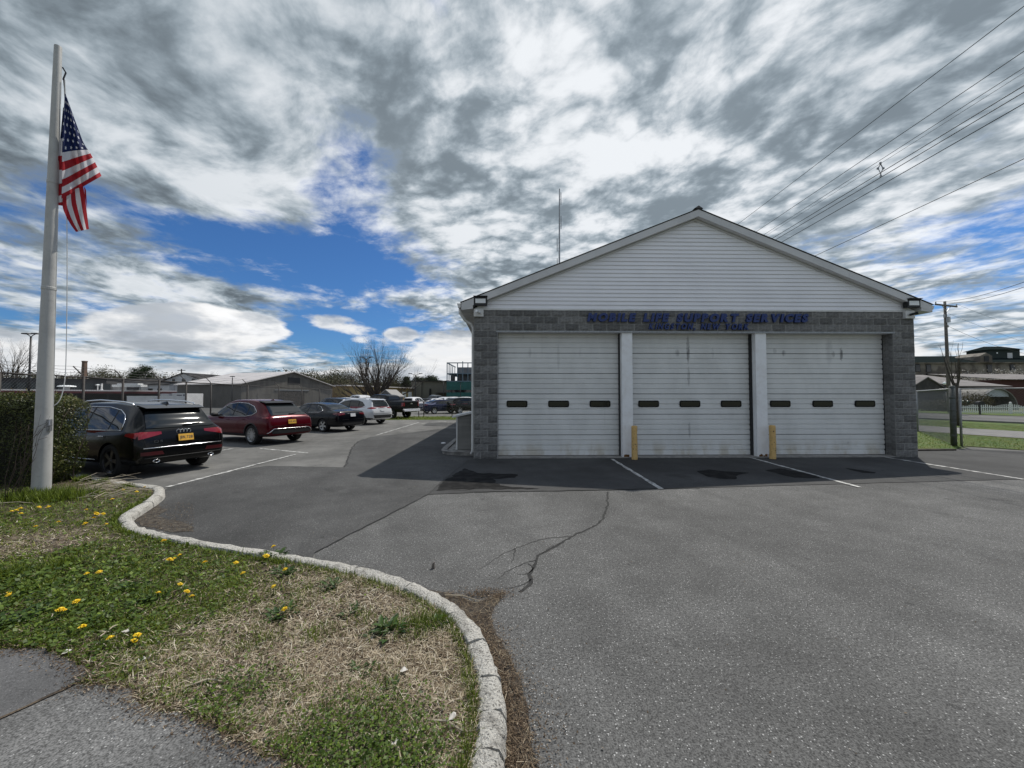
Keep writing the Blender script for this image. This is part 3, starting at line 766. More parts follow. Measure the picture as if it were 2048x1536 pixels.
for x in (0.0, bw - .035): MB().box(x, x + .045, -.012, .03, 0, (hl if x == 0 else hr) - .01).build('corner_trim', m_white, ub)
MB().box(-.012, .03, -.0, bd, 0, .05).build('skirt_trim', m_white, ub)
MB().hexa([(-.12, -.10, hl - .03), (bw + .04, -.10, hr + .0), (bw + .04, bd + .08, hr), (-.12, bd + .08, hl - .03), (-.12, -.10, hl + .025), (bw + .04, -.10, hr + .055), (bw + .04, bd + .08, hr + .055), (-.12, bd + .08, hl + .025)]).build('lid', m_white, ub)
padp = [Vector(p) for p in ((-1.12, 11.62, 0), (-1.75, 11.72, 0), (-2.10, 11.95, 0), (-2.22, 12.35, 0), (-2.25, 13.2, 0), (-2.28, 15.5, 0))]
pk = smooth_path(padp, 4)
struct(fan('enclosure_pad', [(p.x + .06, p.y + .03) for p in pk] + [(-1.16, 15.5), (-1.13, 11.68)], .07, m_pad))
pe = bpy.data.objects.new('pad_kerb', None); COL.objects.link(pe); struct(pe)
pkr = list(reversed(pk))
for a, b in ((0, 7), (7, 13), (13, len(pk) - 1)):
    bb = kerb_piece(a, b, a + 3, pkr, -.13, .11)
    bb.f = [f[::-1] for f in bb.f]; bb.build('kerb_stone', m_pad, pe, sharp=50)
wl = MB().lathe([(.001, .035), (.05, .034), (.09, .02), (.095, .0)], 14).build('plastic_lid', m_lens, None, True, loc=G(887, 887) + Vector((0, 0, .009)))
tag(wl, 'small white plastic lid lying on the dark alley asphalt', 'lid')

# ================================================================== cars
def paint(name, c, metal=.0, rough=.35):
    m = M(name, c, rough * .7, metal, coat=.22, spec=.18)
    m.node_tree.nodes['Principled BSDF'].inputs['Coat Roughness'].default_value = .04
    return m
pt_black = paint('black_paint', (.0025, .0027, .003), 0.0, .3); pt_red = paint('dark_red_paint', (.075, .002, .007), .25, .32)
pt_navy = paint('blue_black_paint', (.003, .004, .0065), 0.0, .3); pt_silver = paint('silver_paint', (.66, .67, .68), .3, .4)
pt_white = paint('white_paint', (.74, .74, .75)); pt_blue = paint('dark_blue_paint', (.012, .018, .055), .4); pt_grey = paint('grey_paint', (.10, .105, .11), .5)
pt_maroon = paint('maroon_paint', (.07, .012, .016), .3); pt_char = paint('charcoal_paint', (.03, .033, .04), .5)
m_glass = M('car_glass', (.008, .010, .011), .03, spec=.5)
m_tyre = M('tyre_rubber', (.012, .012, .012), .85, bmp=.3, bscale=200)
m_well = M('wheel_well', (.006, .006, .006), .9)
m_clad = M('black_plastic', (.012, .012, .013), .6)
m_chrome = M('chrome', (.75, .75, .76), .12, metal=1.0)
m_alloy = M('alloy_rim', (.48, .49, .50), .3, metal=.9)
m_alloyd = M('dark_alloy_rim', (.11, .11, .115), .32, metal=.8)
m_tail = M('tail_lamp', (.20, .005, .009), .12, coat=.6); m_taild = M('dark_tail_lamp', (.10, .004, .008), .12, coat=.6)
m_reflc = M('red_reflector', (.055, .003, .005), .3)
m_plate = M('yellow_plate', (.72, .40, .05), .5, c2=(.62, .34, .04), scale=20); m_platew = M('white_plate', (.62, .64, .66), .5); m_ink = M('plate_ink', (.02, .025, .06), .5)

def pchip(xs, ys, x):
    xs, ys = np.array(xs, float), np.array(ys, float); h = np.diff(xs); d = np.diff(ys) / h; m = np.zeros(len(xs))
    for i in range(1, len(xs) - 1):
        if d[i - 1] * d[i] > 0:
            w1, w2 = 2 * h[i] + h[i - 1], h[i] + 2 * h[i - 1]; m[i] = (w1 + w2) / (w1 / d[i - 1] + w2 / d[i])
    m[0], m[-1] = d[0], d[-1]
    i = int(np.clip(np.searchsorted(xs, x) - 1, 0, len(h) - 1)); s = (x - xs[i]) / h[i]
    s = min(max(s, 0.0), 1.0)
    return ((1 + 2 * s) * (1 - s) ** 2 * ys[i] + s * (1 - s) ** 2 * h[i] * m[i] + s * s * (3 - 2 * s) * ys[i + 1] + s * s * (s - 1) * h[i] * m[i + 1])

class Car:
    def __init__(s, sp):
        s.sp = sp; K = sp['keys']; s.xs = [k[0] for k in K]; s.L = s.xs[-1]; s.cols = list(zip(*K)); s._c = {}
    def par(s, x):
        x = round(min(max(x, 0), s.L), 4)
        if x not in s._c: s._c[x] = [float(pchip(s.xs, s.cols[i], x)) for i in range(1, 6)]
        return s._c[x]
    def sec(s, x):
        zb, bz, zt, wb, wt = s.par(x); bz = min(bz, zt - .03); g = zt - bz; e = min(.07, g * .35); B = bz - zb
        return [(0, zb), (wb * .60, zb), (wb * .84, zb + .012), (wb * .945, zb + B * .06), (wb * .985, zb + B * .20), (wb, zb + B * .40), (wb * 1.003, zb + B * .60), (wb * .998, zb + B * .74),
                (wb * .985, zb + B * .86), (wb * .965, zb + B * .95), (wb * .94, bz),
                (wb * .94 + (wt - wb * .94) * .30, bz + (g - e) * .34), (wb * .94 + (wt - wb * .94) * .66, bz + (g - e) * .70), (wt, zt - e), (wt * .965, zt - e * .45), (wt * .88, zt - e * .12), (wt * .6, zt + .004), (0, zt + .012)]
    def yh(s, x, z):
        p = s.sec(x)[2:]
        if z >= p[-1][1] - .012: return 0.0 if z > p[-1][1] else p[-2][0]
        for (y0, z0), (y1, z1) in zip(p[:-1], p[1:]):
            if z0 <= z <= z1: return y0 + (y1 - y0) * (z - z0) / max(z1 - z0, 1e-6)
        return p[0][0]
    def xr(s, y, z):
        y = abs(y); x = 0.0; ok = lambda q: s.yh(q, z) >= y and s.par(q)[2] >= z
        while x < 1.9 and not ok(x): x += .02
        a, b = max(x - .02, 0.0), x
        for _ in range(7):
            c_ = (a + b) / 2
            if ok(c_): b = c_
            else: a = c_
        return b
    def side(s, x, z, sg, off=.004): return Vector((x, sg * (s.yh(x, z) + off), z))
    def rear(s, y, z, off=.006): return Vector((s.xr(y, z) - off, y, z))
    def body(s, arch=True):
        xs = sorted(set([round(v, 3) for v in np.linspace(0, s.L, s.sp.get('nst', 56))] + [round(v, 3) for v in np.linspace(0, .6, 18)] + [round(s.L - v, 3) for v in np.linspace(0, .3, 6)]))
        rows = []
        for x in xs:
            p = s.sec(x); rows.append([(x, y, z) for y, z in p] + [(x, -y, z) for y, z in reversed(p[1:-1])])
        n = len(rows[0]); b = MB()
        for r_ in rows: b.v.extend(r_)
        for i in range(len(rows) - 1):
            for k in range(n):
                k2 = (k + 1) % n; b.f.append((i * n + k, (i + 1) * n + k, (i + 1) * n + k2, i * n + k2)); b.mi.append(0)
        m_ = len(s.sec(0)); o = (len(rows) - 1) * n
        half = lambda base: [(base + i, base + i + 1, base + (n - i - 1) % n, base + (n - i) % n) for i in range(1, m_ - 2)]
        for base, fl in ((0, False), (o, True)):
            fs = [(base, base + 1, base + n - 1)] + half(base) + [(base + m_ - 2, base + m_ - 1, base + m_)]
            for f in fs: b.f.append(f[::-1] if fl else f); b.mi.append(0)
        me = b.mesh('body', [s.sp['paint'], m_well])
        bm = bmesh.new(); bm.from_mesh(me); bmesh.ops.recalc_face_normals(bm, faces=bm.faces[:]); bm.to_mesh(me); bm.free()
        o_ = bpy.data.objects.new('body', me); COL.objects.link(o_)
        if arch:
            c = MB(); hw, ra = s.sp['hw'], s.sp['R'] * s.sp.get('archk', 1.10)
            for xw in s.sp['wx']:
                for sg in (1, -1):
                    Mx = Matrix.Translation((xw, sg * (hw - .12), s.sp['R'])) @ Matrix.Rotation(R(90), 4, 'X')
                    o2 = len(c.v); c.lathe([(ra, -.20), (ra, .20)], 28, Mx)
                    c.f.append(tuple(o2 + k for k in reversed(range(28)))); c.f.append(tuple(o2 + 28 + k for k in range(28))); c.mi += [0, 0]
            cm = c.mesh('cut', m_well)
            bm = bmesh.new(); bm.from_mesh(cm); bmesh.ops.recalc_face_normals(bm, faces=bm.faces[:]); bm.to_mesh(cm); bm.free()
            co = bpy.data.objects.new('cut', cm); COL.objects.link(co)
            md = o_.modifiers.new('arch', 'BOOLEAN'); md.operation = 'DIFFERENCE'; md.object = co; md.solver = 'EXACT'
            bpy.context.view_layer.update()
            me2 = bpy.data.meshes.new_from_object(o_.evaluated_get(bpy.context.evaluated_depsgraph_get()))
            bpy.data.objects.remove(co)
            for pl in me2.polygons:
                cn = pl.center; pl.material_index = 0
                for xw in s.sp['wx']:
                    d = math.hypot(cn.x - xw, cn.z - s.sp['R'])
                    vd = [math.hypot(me2.vertices[v].co.x - xw, me2.vertices[v].co.z - s.sp['R']) for v in pl.vertices]
                    if (max(abs(q - ra) for q in vd) < .01 and abs(pl.normal.y) < .5) or (d < ra - .005 and abs(abs(cn.y) - (hw - .32)) < .01): pl.material_index = 1
            me2.materials.clear(); me2.materials.append(s.sp['paint']); me2.materials.append(m_well)
            o_.modifiers.clear(); o_.data = me2; me = me2
        shade(me, 33)
        return o_
    def patch_curve(s, lo, up, x0, x1, sg, off, nx=14, nz=5):
        rows = []
        for i in range(nz + 1):
            r_ = []
            for k in range(nx + 1):
                x = x0 + (x1 - x0) * k / nx
                zl, zu = np.interp(x, [p[0] for p in lo], [p[1] for p in lo]), np.interp(x, [p[0] for p in up], [p[1] for p in up])
                zz = zl + (max(zu, zl + .002) - zl) * i / nz; r_.append(s.side(x, zz, sg, off))
            rows.append(r_)
        return MB().grid(rows, flip=sg > 0)
    def quad(s, corners, fn, nu=8, nv=4, flip=False):
        A, B, C, D_ = [Vector((c[0], c[1], 0)) for c in corners]; rows = []
        for j in range(nv + 1):
            v = j / nv; r_ = []
            for i in range(nu + 1):
                u = i / nu; p = (A * (1 - u) + B * u) * (1 - v) + (D_ * (1 - u) + C * u) * v; r_.append(fn(p.x, p.y))
            rows.append(r_)
        return MB().grid(rows, flip=flip)

def wheel_meshes(Rw, wd, style, rimmat, key):
    ri = Rw * .68
    t_ = MB().lathe([(ri, -wd * .40), (ri * 1.05, -wd * .5), (Rw * .93, -wd * .5), (Rw * .985, -wd * .42), (Rw, -wd * .25), (Rw, wd * .25), (Rw * .985, wd * .42), (Rw * .93, wd * .5), (ri * 1.05, wd * .5), (ri, wd * .40)], 30).mesh('tyre', m_tyre, sharp=40)
    r_ = MB().lathe([(ri * .99, wd * .47), (ri * 1.02, wd * .49), (ri * 1.0, wd * .38), (ri * .90, wd * .30), (ri * .88, -wd * .2)], 30)
    n, w0, w1, twin = style
    for k in range(n):
        a = 2 * math.pi * k / n
        for off in ((-.07, .07) if twin else (0,)):
            ca = Vector((math.cos(a + off * .5), math.sin(a + off * .5), 0)); cb = Vector((math.cos(a + off * 1.7), math.sin(a + off * 1.7), 0)); t1 = Vector((-ca.y, ca.x, 0)); t2 = Vector((-cb.y, cb.x, 0))
            p, q = ca * ri * .12, cb * ri * .95; zf, zk = wd * .42, wd * .30
            up = Vector((0, 0, 1))
            r_.hexa([p - t1 * w0 + up * zk, p + t1 * w0 + up * zk, q + t2 * w1 + up * zk, q - t2 * w1 + up * zk, p - t1 * w0 + up * zf * .92, p + t1 * w0 + up * zf * .92, q + t2 * w1 + up * zf, q - t2 * w1 + up * zf])
    r_.lathe([(.001, wd * .44), (ri * .16, wd * .43), (ri * .2, wd * .30)], 16)
    rm = r_.mesh('rim', rimmat, sharp=30)
    dk = MB().lathe([(.001, wd * .10), (ri * .88, wd * .10)], 20).mesh('brake_disc', m_well)
    return t_, rm, dk

def build_car(name, label, group, sp, lite=False):
    c = Car(sp); root = thing(name, label, sp['cat'], (0, 0, 0), 0, group); hw, Rw, wd = sp['hw'], sp['R'], sp.get('wd', .235)
    body = c.body(not lite or sp.get('arch_lite', True)); body.parent = root
    tm, rm, dk = wheel_meshes(Rw, wd, sp['rim'][0], sp['rim'][1], name)
    for xw in sp['wx']:
        for sg in (1, -1):
            w = link('wheel', tm, root, (xw, sg * (hw - wd / 2 - .012), Rw), (R(-90) * sg, R(sp.get('spin', 20)), 0))
            link('rim', rm, w); 
            if not lite: link('brake_disc', dk, w)
    lo, up = sp['dlo']; x0, x1 = lo[0][0], lo[-1][0]
    for sg in (1, -1):
        if not lite:
            c.patch_curve(lo, up, x0, x1, sg, .0025, 40, 6).build('window_surround', m_clad, root, smooth=True)
        for a, b in sp['panes']:
            li = [(x, z + .022) for x, z in lo]; ui = [(x, z - .022) for x, z in up]
            c.patch_curve(li, ui, a, b, sg, .006, 16 if not lite else 8, 5 if not lite else 3).build('side_window', m_glass, root, smooth=True)
        if sp.get('dlo_chrome') and not lite:
            pts = [c.side(x, z, sg, .008) for x, z in lo] + [c.side(x, z, sg, .008) for x, z in reversed(up)]
            if sp['dlo_chrome'] == 'low': pts = [c.side(x, z, sg, .008) for x, z in lo]
            if sp['dlo_chrome'] == 'tail': pts = [c.side(x, z, sg, .008) for x, z in reversed([p for p in lo if p[0] < 3])] + [c.side(x, z, sg, .008) for x, z in up[:3]]
            MB().tube(pts, .011, 5).build('window_trim', m_chrome, root, smooth=True)
        # lamps wrapping the corner
        for q, mt_ in sp['tail_side']:
            c.quad(q, lambda x, z: c.side(x, z, sg, .007), flip=sg < 0).build('tail_lamp', mt_, root, smooth=True)
        for q, mt_ in sp['tail_rear']:
            c.quad(q, lambda y, z: c.rear(sg * y, z, .007), flip=sg > 0).build('tail_lamp', mt_, root, smooth=True)
        if not lite:
            if sp.get('clad'):
                z0, z1 = sp['clad']
                for a, b in ((.02, sp['wx'][0] - Rw * 1.12), (sp['wx'][0] + Rw * 1.12, sp['wx'][1] - Rw * 1.12), (sp['wx'][1] + Rw * 1.12, c.L - .25)):
                    c.quad(((a, z0 + .02), (b, z0 + .02), (b, z1), (a, z1)), lambda x, z: c.side(x, max(z, c.par(x)[0] + .03), sg, .006), 12, 3, flip=sg < 0).build('lower_cladding', m_clad, root, smooth=True)
                for xw in sp['wx']:
                    ra = Rw * 1.10; pts = []
                    for k in range(19):
                        a = R(-8 + 196 * k / 18); x, z = xw + (ra + .02) * math.cos(a), Rw + (ra + .02) * math.sin(a)
                        pts.append(c.side(x, z, sg, -.012))
                    MB().tube(pts, .032, 5).build('arch_trim', m_clad, root, smooth=True)
            for xs_ in sp['seams']:
                pts = [c.side(x, z, sg, .0) for x, z in xs_]; MB().tube(pts, .0045, 4).build('door_seam', m_well, root)
            for (hx, hz) in sp['handles']:
                p = c.side(hx, hz, sg, .022); MB().tube([p + Vector((-.09, -sg * .02, 0)), p + Vector((-.07, 0, 0)), p + Vector((.07, 0, .004)), p + Vector((.09, -sg * .02, 0))], .013, 6).build('door_handle', sp.get('handle_mat', sp['paint']), root, smooth=True)
            mx, mz = sp['mirror']; p = c.side(mx, mz, sg, 0)
            prof = [(.001, -.13), (.055, -.12), (.08, -.05), (.085, .03), (.07, .10), (.03, .12), (.001, .12)]
            Mx = Matrix.Translation(p + Vector((0, sg * .13, .04))) @ Matrix.Rotation(R(90), 4, 'X') @ Matrix.Diagonal((.8, 1, 1, 1))
            mr = MB().lathe(prof, 10, Mx).build('wing_mirror', sp.get('mirror_mat', m_clad), root, smooth=True)
            MB().tube([p + Vector((.02, -sg * .02, -.02)), p + Vector((.01, sg * .08, .01))], .022, 6).build('mirror_arm', m_clad, mr)
    if sp.get('rear_glass'):
        z0, z1, w0, w1 = sp['rear_glass']
        c.quad(((-w0, z0), (w0, z0), (w1, z1), (-w1, z1)), lambda y, z: c.rear(y, z, .022), 20, 16, flip=True).build('rear_window', m_glass, root, smooth=True)
    for q, nm, mt_ in sp.get('rear_parts', []):
        c.quad(q, lambda y, z: c.rear(y, z, .009), 12, 3, flip=True).build(nm, mt_, root, smooth=True)
    if not lite:
        for pth, rad, nm, mt_ in sp.get('rear_lines', []):
            pts = []
            for (y0, z0), (y1, z1) in zip(pth[:-1], pth[1:]):
                for k in range(8): pts.append(c.rear(y0 + (y1 - y0) * k / 8, z0 + (z1 - z0) * k / 8, rad * .5))
            pts.append(c.rear(*pth[-1], rad * .5)); MB().tube(pts, rad, 5).build(nm, mt_, root, smooth=True)
    if sp.get('plate'):
        pz, pm, txt = sp['plate']; px_ = min(c.xr(0, pz), c.xr(.15, pz), c.xr(0, pz + .08), c.xr(0, pz - .08)) - .018; tl = (c.xr(0, pz + .08) - c.xr(0, pz - .08)) / .16
        Mx = Matrix.Translation((px_, 0, pz)) @ Matrix.Rotation(math.atan(tl) * .6, 4, 'Y')
        pl = link('licence_plate', MB().box(-.006, .006, -.155, .155, -.078, .078).mesh('licence_plate', pm), root); pl.matrix_local = Mx
        if txt and not lite:
            h_ = bpy.data.objects.new('plate_text', None)
            me_all = MB()
            write_tmp = thing('tmp', 'x', 'x'); write(write_tmp, txt, -.135, .135, -.034, .072, .003, m_ink, 0, 0, .012, 'plate_character', .16, .4)
            for ch in list(write_tmp.children):
                l = ch.location.copy(); ch.parent = pl; ch.location = (-.007, -l.x, l.z); ch.rotation_euler = (0, 0, R(-90))
            bpy.data.objects.remove(write_tmp)
    return root, c
def place(root, contact, heading, local):
    """heading in degrees anticlockwise from +X; local = the wheel that stands on the contact point"""
    a = R(heading); ca, sa = math.cos(a), math.sin(a)
    root.rotation_euler = (0, 0, a); root.location = (contact[0] - (local[0] * ca - local[1] * sa), contact[1] - (local[0] * sa + local[1] * ca), contact[2] if len(contact) > 2 else 0)
def recolour(root, mat_):
    for o in root.children:
        if o.name.split('.')[0] == 'body': o.material_slots[0].link = 'OBJECT'; o.material_slots[0].material = mat_
GRP = 'cars parked in a row along the yard fence'
suv_k = [(0, .42, .70, .74, .70, .64), (.02, .36, .75, .80, .81, .74), (.05, .32, .84, .88, .862, .77), (.09, .30, .93, .98, .90, .785), (.13, .29, .98, 1.06, .918, .77), (.30, .27, 1.02, 1.268, .937, .70), (.45, .27, 1.03, 1.452, .943, .66), (.56, .27, 1.03, 1.55, .947, .645), (.9, .27, 1.02, 1.61, .95, .645), (1.6, .26, 1.0, 1.65, .95, .65), (2.3, .26, .98, 1.65, .95, .65), (2.9, .26, .97, 1.57, .95, .64), (3.25, .26, .96, 1.38, .95, .66), (3.65, .26, .95, 1.07, .94, .78), (4.1, .27, .90, .98, .92, .78), (4.45, .28, .80, .86, .88, .74), (4.58, .30, .68, .74, .80, .66), (4.63, .36, .60, .64, .68, .56)]
# ---- black SUV by the hedge
suvA = dict(cat='car', keys=suv_k, hw=.95, R=.370, wx=(.95, 3.76), paint=pt_black, rim=((5, .030, .016, True), m_alloyd), spin=35,
    dlo=([(.64, 1.045), (1.2, 1.035), (2.2, 1.02), (3.0, 1.01), (3.52, 1.005)], [(.64, 1.06), (.68, 1.22), (.80, 1.37), (1.05, 1.48), (1.5, 1.545), (2.2, 1.55), (2.75, 1.48), (3.15, 1.30), (3.52, 1.02)]),
    panes=((.68, 1.10), (1.15, 2.02), (2.09, 3.45)), dlo_chrome=True,
    tail_side=((((.10, .88), (.42, .93), (.42, .98), (.10, 1.01)), m_tail),), tail_rear=((((.44, .95), (.92, .84), (.92, 1.02), (.44, 1.005)), m_tail), (((.42, .50), (.84, .50), (.84, .58), (.46, .58)), m_reflc)),
    seams=([(1.13, 1.0), (1.10, .9), (1.20, .75), (1.42, .45), (1.44, .36)], [(2.06, 1.0), (2.06, .36)], [(3.3, .98), (3.34, .6), (3.28, .36)]), handles=((1.28, .90), (2.3, .885)), handle_mat=m_chrome, mirror=(3.18, 1.02), mirror_mat=pt_black,
    rear_glass=(1.085, 1.455, .70, .585), rear_parts=[],
    rear_lines=[([(-.80, .66), (.80, .66)], .011, 'chrome_strip', m_chrome), ([(-.78, .44), (.78, .44)], .007, 'bumper_crease', m_clad), ([(-.76, .70), (-.80, 1.02)], .004, 'tailgate_seam', m_well), ([(.76, .70), (.80, 1.02)], .004, 'tailgate_seam', m_well)],
    plate=(.845, m_plate, 'JBN 7281'))
ra, ca_ = build_car('parked_car', 'black SUV with silver roof rails and yellow plate parked beside the hedge', GRP, suvA)
TH = 180 - 25
place(ra, G(229, 954), 180 - 19.5, (.95, .83))
sp_ = MB().hexa([(.36, -.60, 1.505), (.36, .60, 1.505), (.62, .635, 1.56), (.62, -.635, 1.56), (.34, -.60, 1.525), (.34, .60, 1.525), (.62, .635, 1.592), (.62, -.635, 1.592)]).build('roof_spoiler', pt_black, ra)
for sg in (1, -1):
    MB().tube([(.75, sg * .615, 1.585), (.80, sg * .620, 1.625), (1.1, sg * .625, 1.665), (2.0, sg * .63, 1.705), (2.6, sg * .625, 1.68), (2.75, sg * .62, 1.62)], .019, 6).build('roof_rail', m_chrome, ra, smooth=True)
    MB().lathe([(.05, -.06), (.052, .04), (.045, .04), (.04, -.05)], 14, Matrix.Translation((.03, sg * .56, .37)) @ Matrix.Rotation(R(-90), 4, 'Y') @ Matrix.Diagonal((.7, 1.2, 1, 1))).build('exhaust_tip', m_chrome, ra, smooth=True)
    MB().box(.0, .02, -.06, .06, -.006, .006).build('sill_strip', m_chrome, ra, loc=(2.0, sg * .9515, .5)) if False else None
    pts = [ca_.side(x, .37, sg, .004) for x in np.linspace(1.5, 3.2, 9)]; MB().tube(pts, .012, 5).build('sill_strip', m_chrome, ra, smooth=True)
for k in range(4):
    p = ca_.rear(.105 - k * .07, .985, .012)
    MB().tube([p + Vector((0, .042 * math.cos(a), .042 * math.sin(a))) for a in np.linspace(0, 2 * math.pi, 17)], .0065, 5, cap=False).build('badge_ring', m_chrome, ra, smooth=True)
wp = thing('tmp', 'x', 'x'); write(wp, 'Q5', 0, .17, 0, .055, .006, m_chrome, 0, 0, .012, 'badge_character')
for ch in list(wp.children):
    l = ch.location.copy(); p = ca_.rear(.62 - l.x, .80, .012); ch.parent = ra; ch.location = (p.x, p.y, .775); ch.rotation_euler = (0, 0, R(-90))
bpy.data.objects.remove(wp)
p1_, p2_ = ca_.rear(-.02, 1.12, .03), ca_.rear(-.40, 1.15, .025)
MB().tube([p1_, p1_ + Vector((-.015, -.06, .015)), p2_], [.022, .018, .010], 6).build('rear_wiper', m_clad, ra, smooth=True)
MB().hexa([(.70, -.03, 1.60), (.70, .03, 1.60), (.95, .025, 1.63), (.95, -.025, 1.63), (.72, -.008, 1.675), (.72, .008, 1.675), (.93, .006, 1.64), (.93, -.006, 1.64)]).build('roof_antenna', pt_black, ra)

# ---- dark red crossover
cro_k = [(0, .46, .68, .72, .70, .62), (.02, .40, .74, .79, .80, .72), (.05, .36, .84, .88, .855, .77), (.10, .33, .95, 1.0, .885, .79), (.17, .31, 1.0, 1.07, .90, .77), (.40, .29, 1.04, 1.24, .915, .71), (.65, .28, 1.04, 1.43, .92, .66), (.90, .28, 1.03, 1.56, .925, .635), (1.15, .28, 1.02, 1.615, .925, .635), (1.8, .27, 1.0, 1.665, .925, .635), (2.4, .27, .99, 1.66, .925, .635), (2.95, .27, .98, 1.56, .925, .635), (3.3, .27, .97, 1.37, .925, .66), (3.72, .27, .96, 1.09, .92, .76), (4.2, .28, .92, 1.0, .90, .76), (4.55, .29, .82, .88, .86, .72), (4.69, .31, .70, .76, .78, .64), (4.74, .38, .62, .66, .66, .54)]
cro = dict(cat='car', keys=cro_k, hw=.925, R=.365, wx=(1.0, 3.69), paint=pt_red, rim=((10, .013, .012, True), m_alloy),
    dlo=([(.88, 1.20), (1.05, 1.10), (1.4, 1.045), (2.2, 1.025), (3.0, 1.015), (3.58, 1.01)], [(.88, 1.215), (1.15, 1.41), (1.6, 1.525), (2.2, 1.555), (2.8, 1.485), (3.2, 1.30), (3.58, 1.025)]),
    panes=((.95, 1.36), (1.42, 2.20), (2.27, 3.5)), dlo_chrome=True, clad=(.27, .40),
    tail_side=((((.14, .98), (.42, .99), (.42, 1.02), (.14, 1.03)), m_tail),), tail_rear=((((.0, .985), (.88, .965), (.88, 1.02), (.0, 1.03)), m_taild),),
    seams=([(1.40, 1.02), (1.36, .9), (1.45, .6), (1.5, .42)], [(2.24, 1.0), (2.24, .42)], [(3.36, .98), (3.38, .6), (3.32, .42)]), handles=((1.52, .93), (2.48, .91)), mirror=(3.24, 1.04),
    rear_glass=(1.09, 1.50, .70, .58), rear_parts=[(((-.74, .42), (.74, .42), (.80, .56), (-.80, .56)), 'bumper_insert', m_clad)],
    rear_lines=[([(-.88, .44), (-.70, .60), (.70, .60), (.88, .44)], .014, 'chrome_strip', m_chrome), ([(-.8, .70), (.8, .70)], .005, 'tailgate_seam', m_well)],
    plate=(.84, m_plate, 'KGE 4125'))
rb, cb_ = build_car('parked_car', 'dark red crossover with chrome window line and chrome bumper strip', GRP, cro)
place(rb, G(507, 889), TH, (1.0, .81))
MB().hexa([(.70, -.58, 1.515), (.70, .58, 1.515), (1.05, .62, 1.60), (1.05, -.62, 1.60), (.66, -.58, 1.545), (.66, .58, 1.545), (1.05, .62, 1.625), (1.05, -.62, 1.625)]).build('roof_spoiler', m_clad, rb)
MB().hexa([(1.10, -.03, 1.60), (1.10, .03, 1.60), (1.34, .025, 1.63), (1.34, -.025, 1.63), (1.12, -.008, 1.68), (1.12, .008, 1.68), (1.32, .006, 1.645), (1.32, -.006, 1.645)]).build('roof_antenna', pt_red, rb)
p1_, p2_ = cb_.rear(0, 1.12, .03), cb_.rear(-.34, 1.16, .03)
MB().tube([p1_, p1_ + Vector((-.02, -.05, .02)), p2_], [.022, .018, .010], 6).build('rear_wiper', m_clad, rb, smooth=True)
MB().lathe([(.001, .0), (.035, 0), (.035, .01), (.001, .012)], 14, Matrix.Translation(cb_.rear(0, .985, .012)) @ Matrix.Rotation(R(-90), 4, 'Y')).build('badge', m_chrome, rb)

# ---- blue-black sedan
sed_k = [(0, .45, .70, .76, .70, .62), (.03, .36, .80, .86, .82, .72), (.08, .31, .90, .98, .868, .76), (.16, .28, .955, 1.045, .89, .76), (.5, .25, .97, 1.06, .91, .74), (.75, .25, .97, 1.10, .915, .70), (1.1, .24, .97, 1.25, .92, .62), (1.5, .24, .96, 1.385, .925, .58), (1.9, .24, .95, 1.435, .925, .575), (2.4, .24, .94, 1.445, .925, .58), (2.9, .24, .93, 1.39, .925, .59), (3.3, .24, .92, 1.22, .925, .63), (3.75, .24, .90, 1.0, .92, .74), (4.3, .25, .85, .92, .90, .72), (4.7, .27, .75, .80, .84, .66), (4.86, .30, .62, .66, .72, .55), (4.9, .36, .55, .58, .62, .50)]
sed = dict(cat='car', keys=sed_k, hw=.925, R=.335, wx=(1.08, 3.90), paint=pt_navy, rim=((5, .028, .022, True), m_alloy),
    dlo=([(1.22, 1.06), (1.38, .99), (2.0, .975), (2.7, .965), (3.6, .955)], [(1.22, 1.075), (1.48, 1.24), (1.8, 1.335), (2.3, 1.375), (2.75, 1.325), (3.1, 1.20), (3.6, .97)]),
    panes=((1.28, 1.58), (1.62, 2.25), (2.32, 3.5)), dlo_chrome='tail',
    tail_side=((((.10, .84), (.38, .90), (.38, .96), (.10, .98)), m_taild),), tail_rear=((((.46, .88), (.88, .83), (.88, .96), (.46, .97)), m_taild),),
    seams=([(1.60, .97), (1.58, .8), (1.64, .6), (1.66, .34)], [(2.28, .96), (2.28, .34)], [(3.42, .93), (3.44, .6), (3.38, .34)]), handles=((1.75, .87), (2.55, .86)), mirror=(3.22, .97), mirror_mat=pt_navy,
    rear_glass=(1.10, 1.39, .68, .55), rear_parts=[(((-.6, .36), (.6, .36), (.66, .46), (-.66, .46)), 'bumper_insert', m_clad)],
    rear_lines=[([(-.78, .62), (.78, .62)], .005, 'bumper_seam', m_well), ([(-.3, .93), (.3, .93)], .008, 'chrome_strip', m_chrome)], plate=(.845, m_platew, None))
rc, cc_ = build_car('parked_car', 'blue-black four-door sedan with white plate between red crossover and silver SUV', GRP, sed)
place(rc, G(648, 864), TH, (1.08, .81))
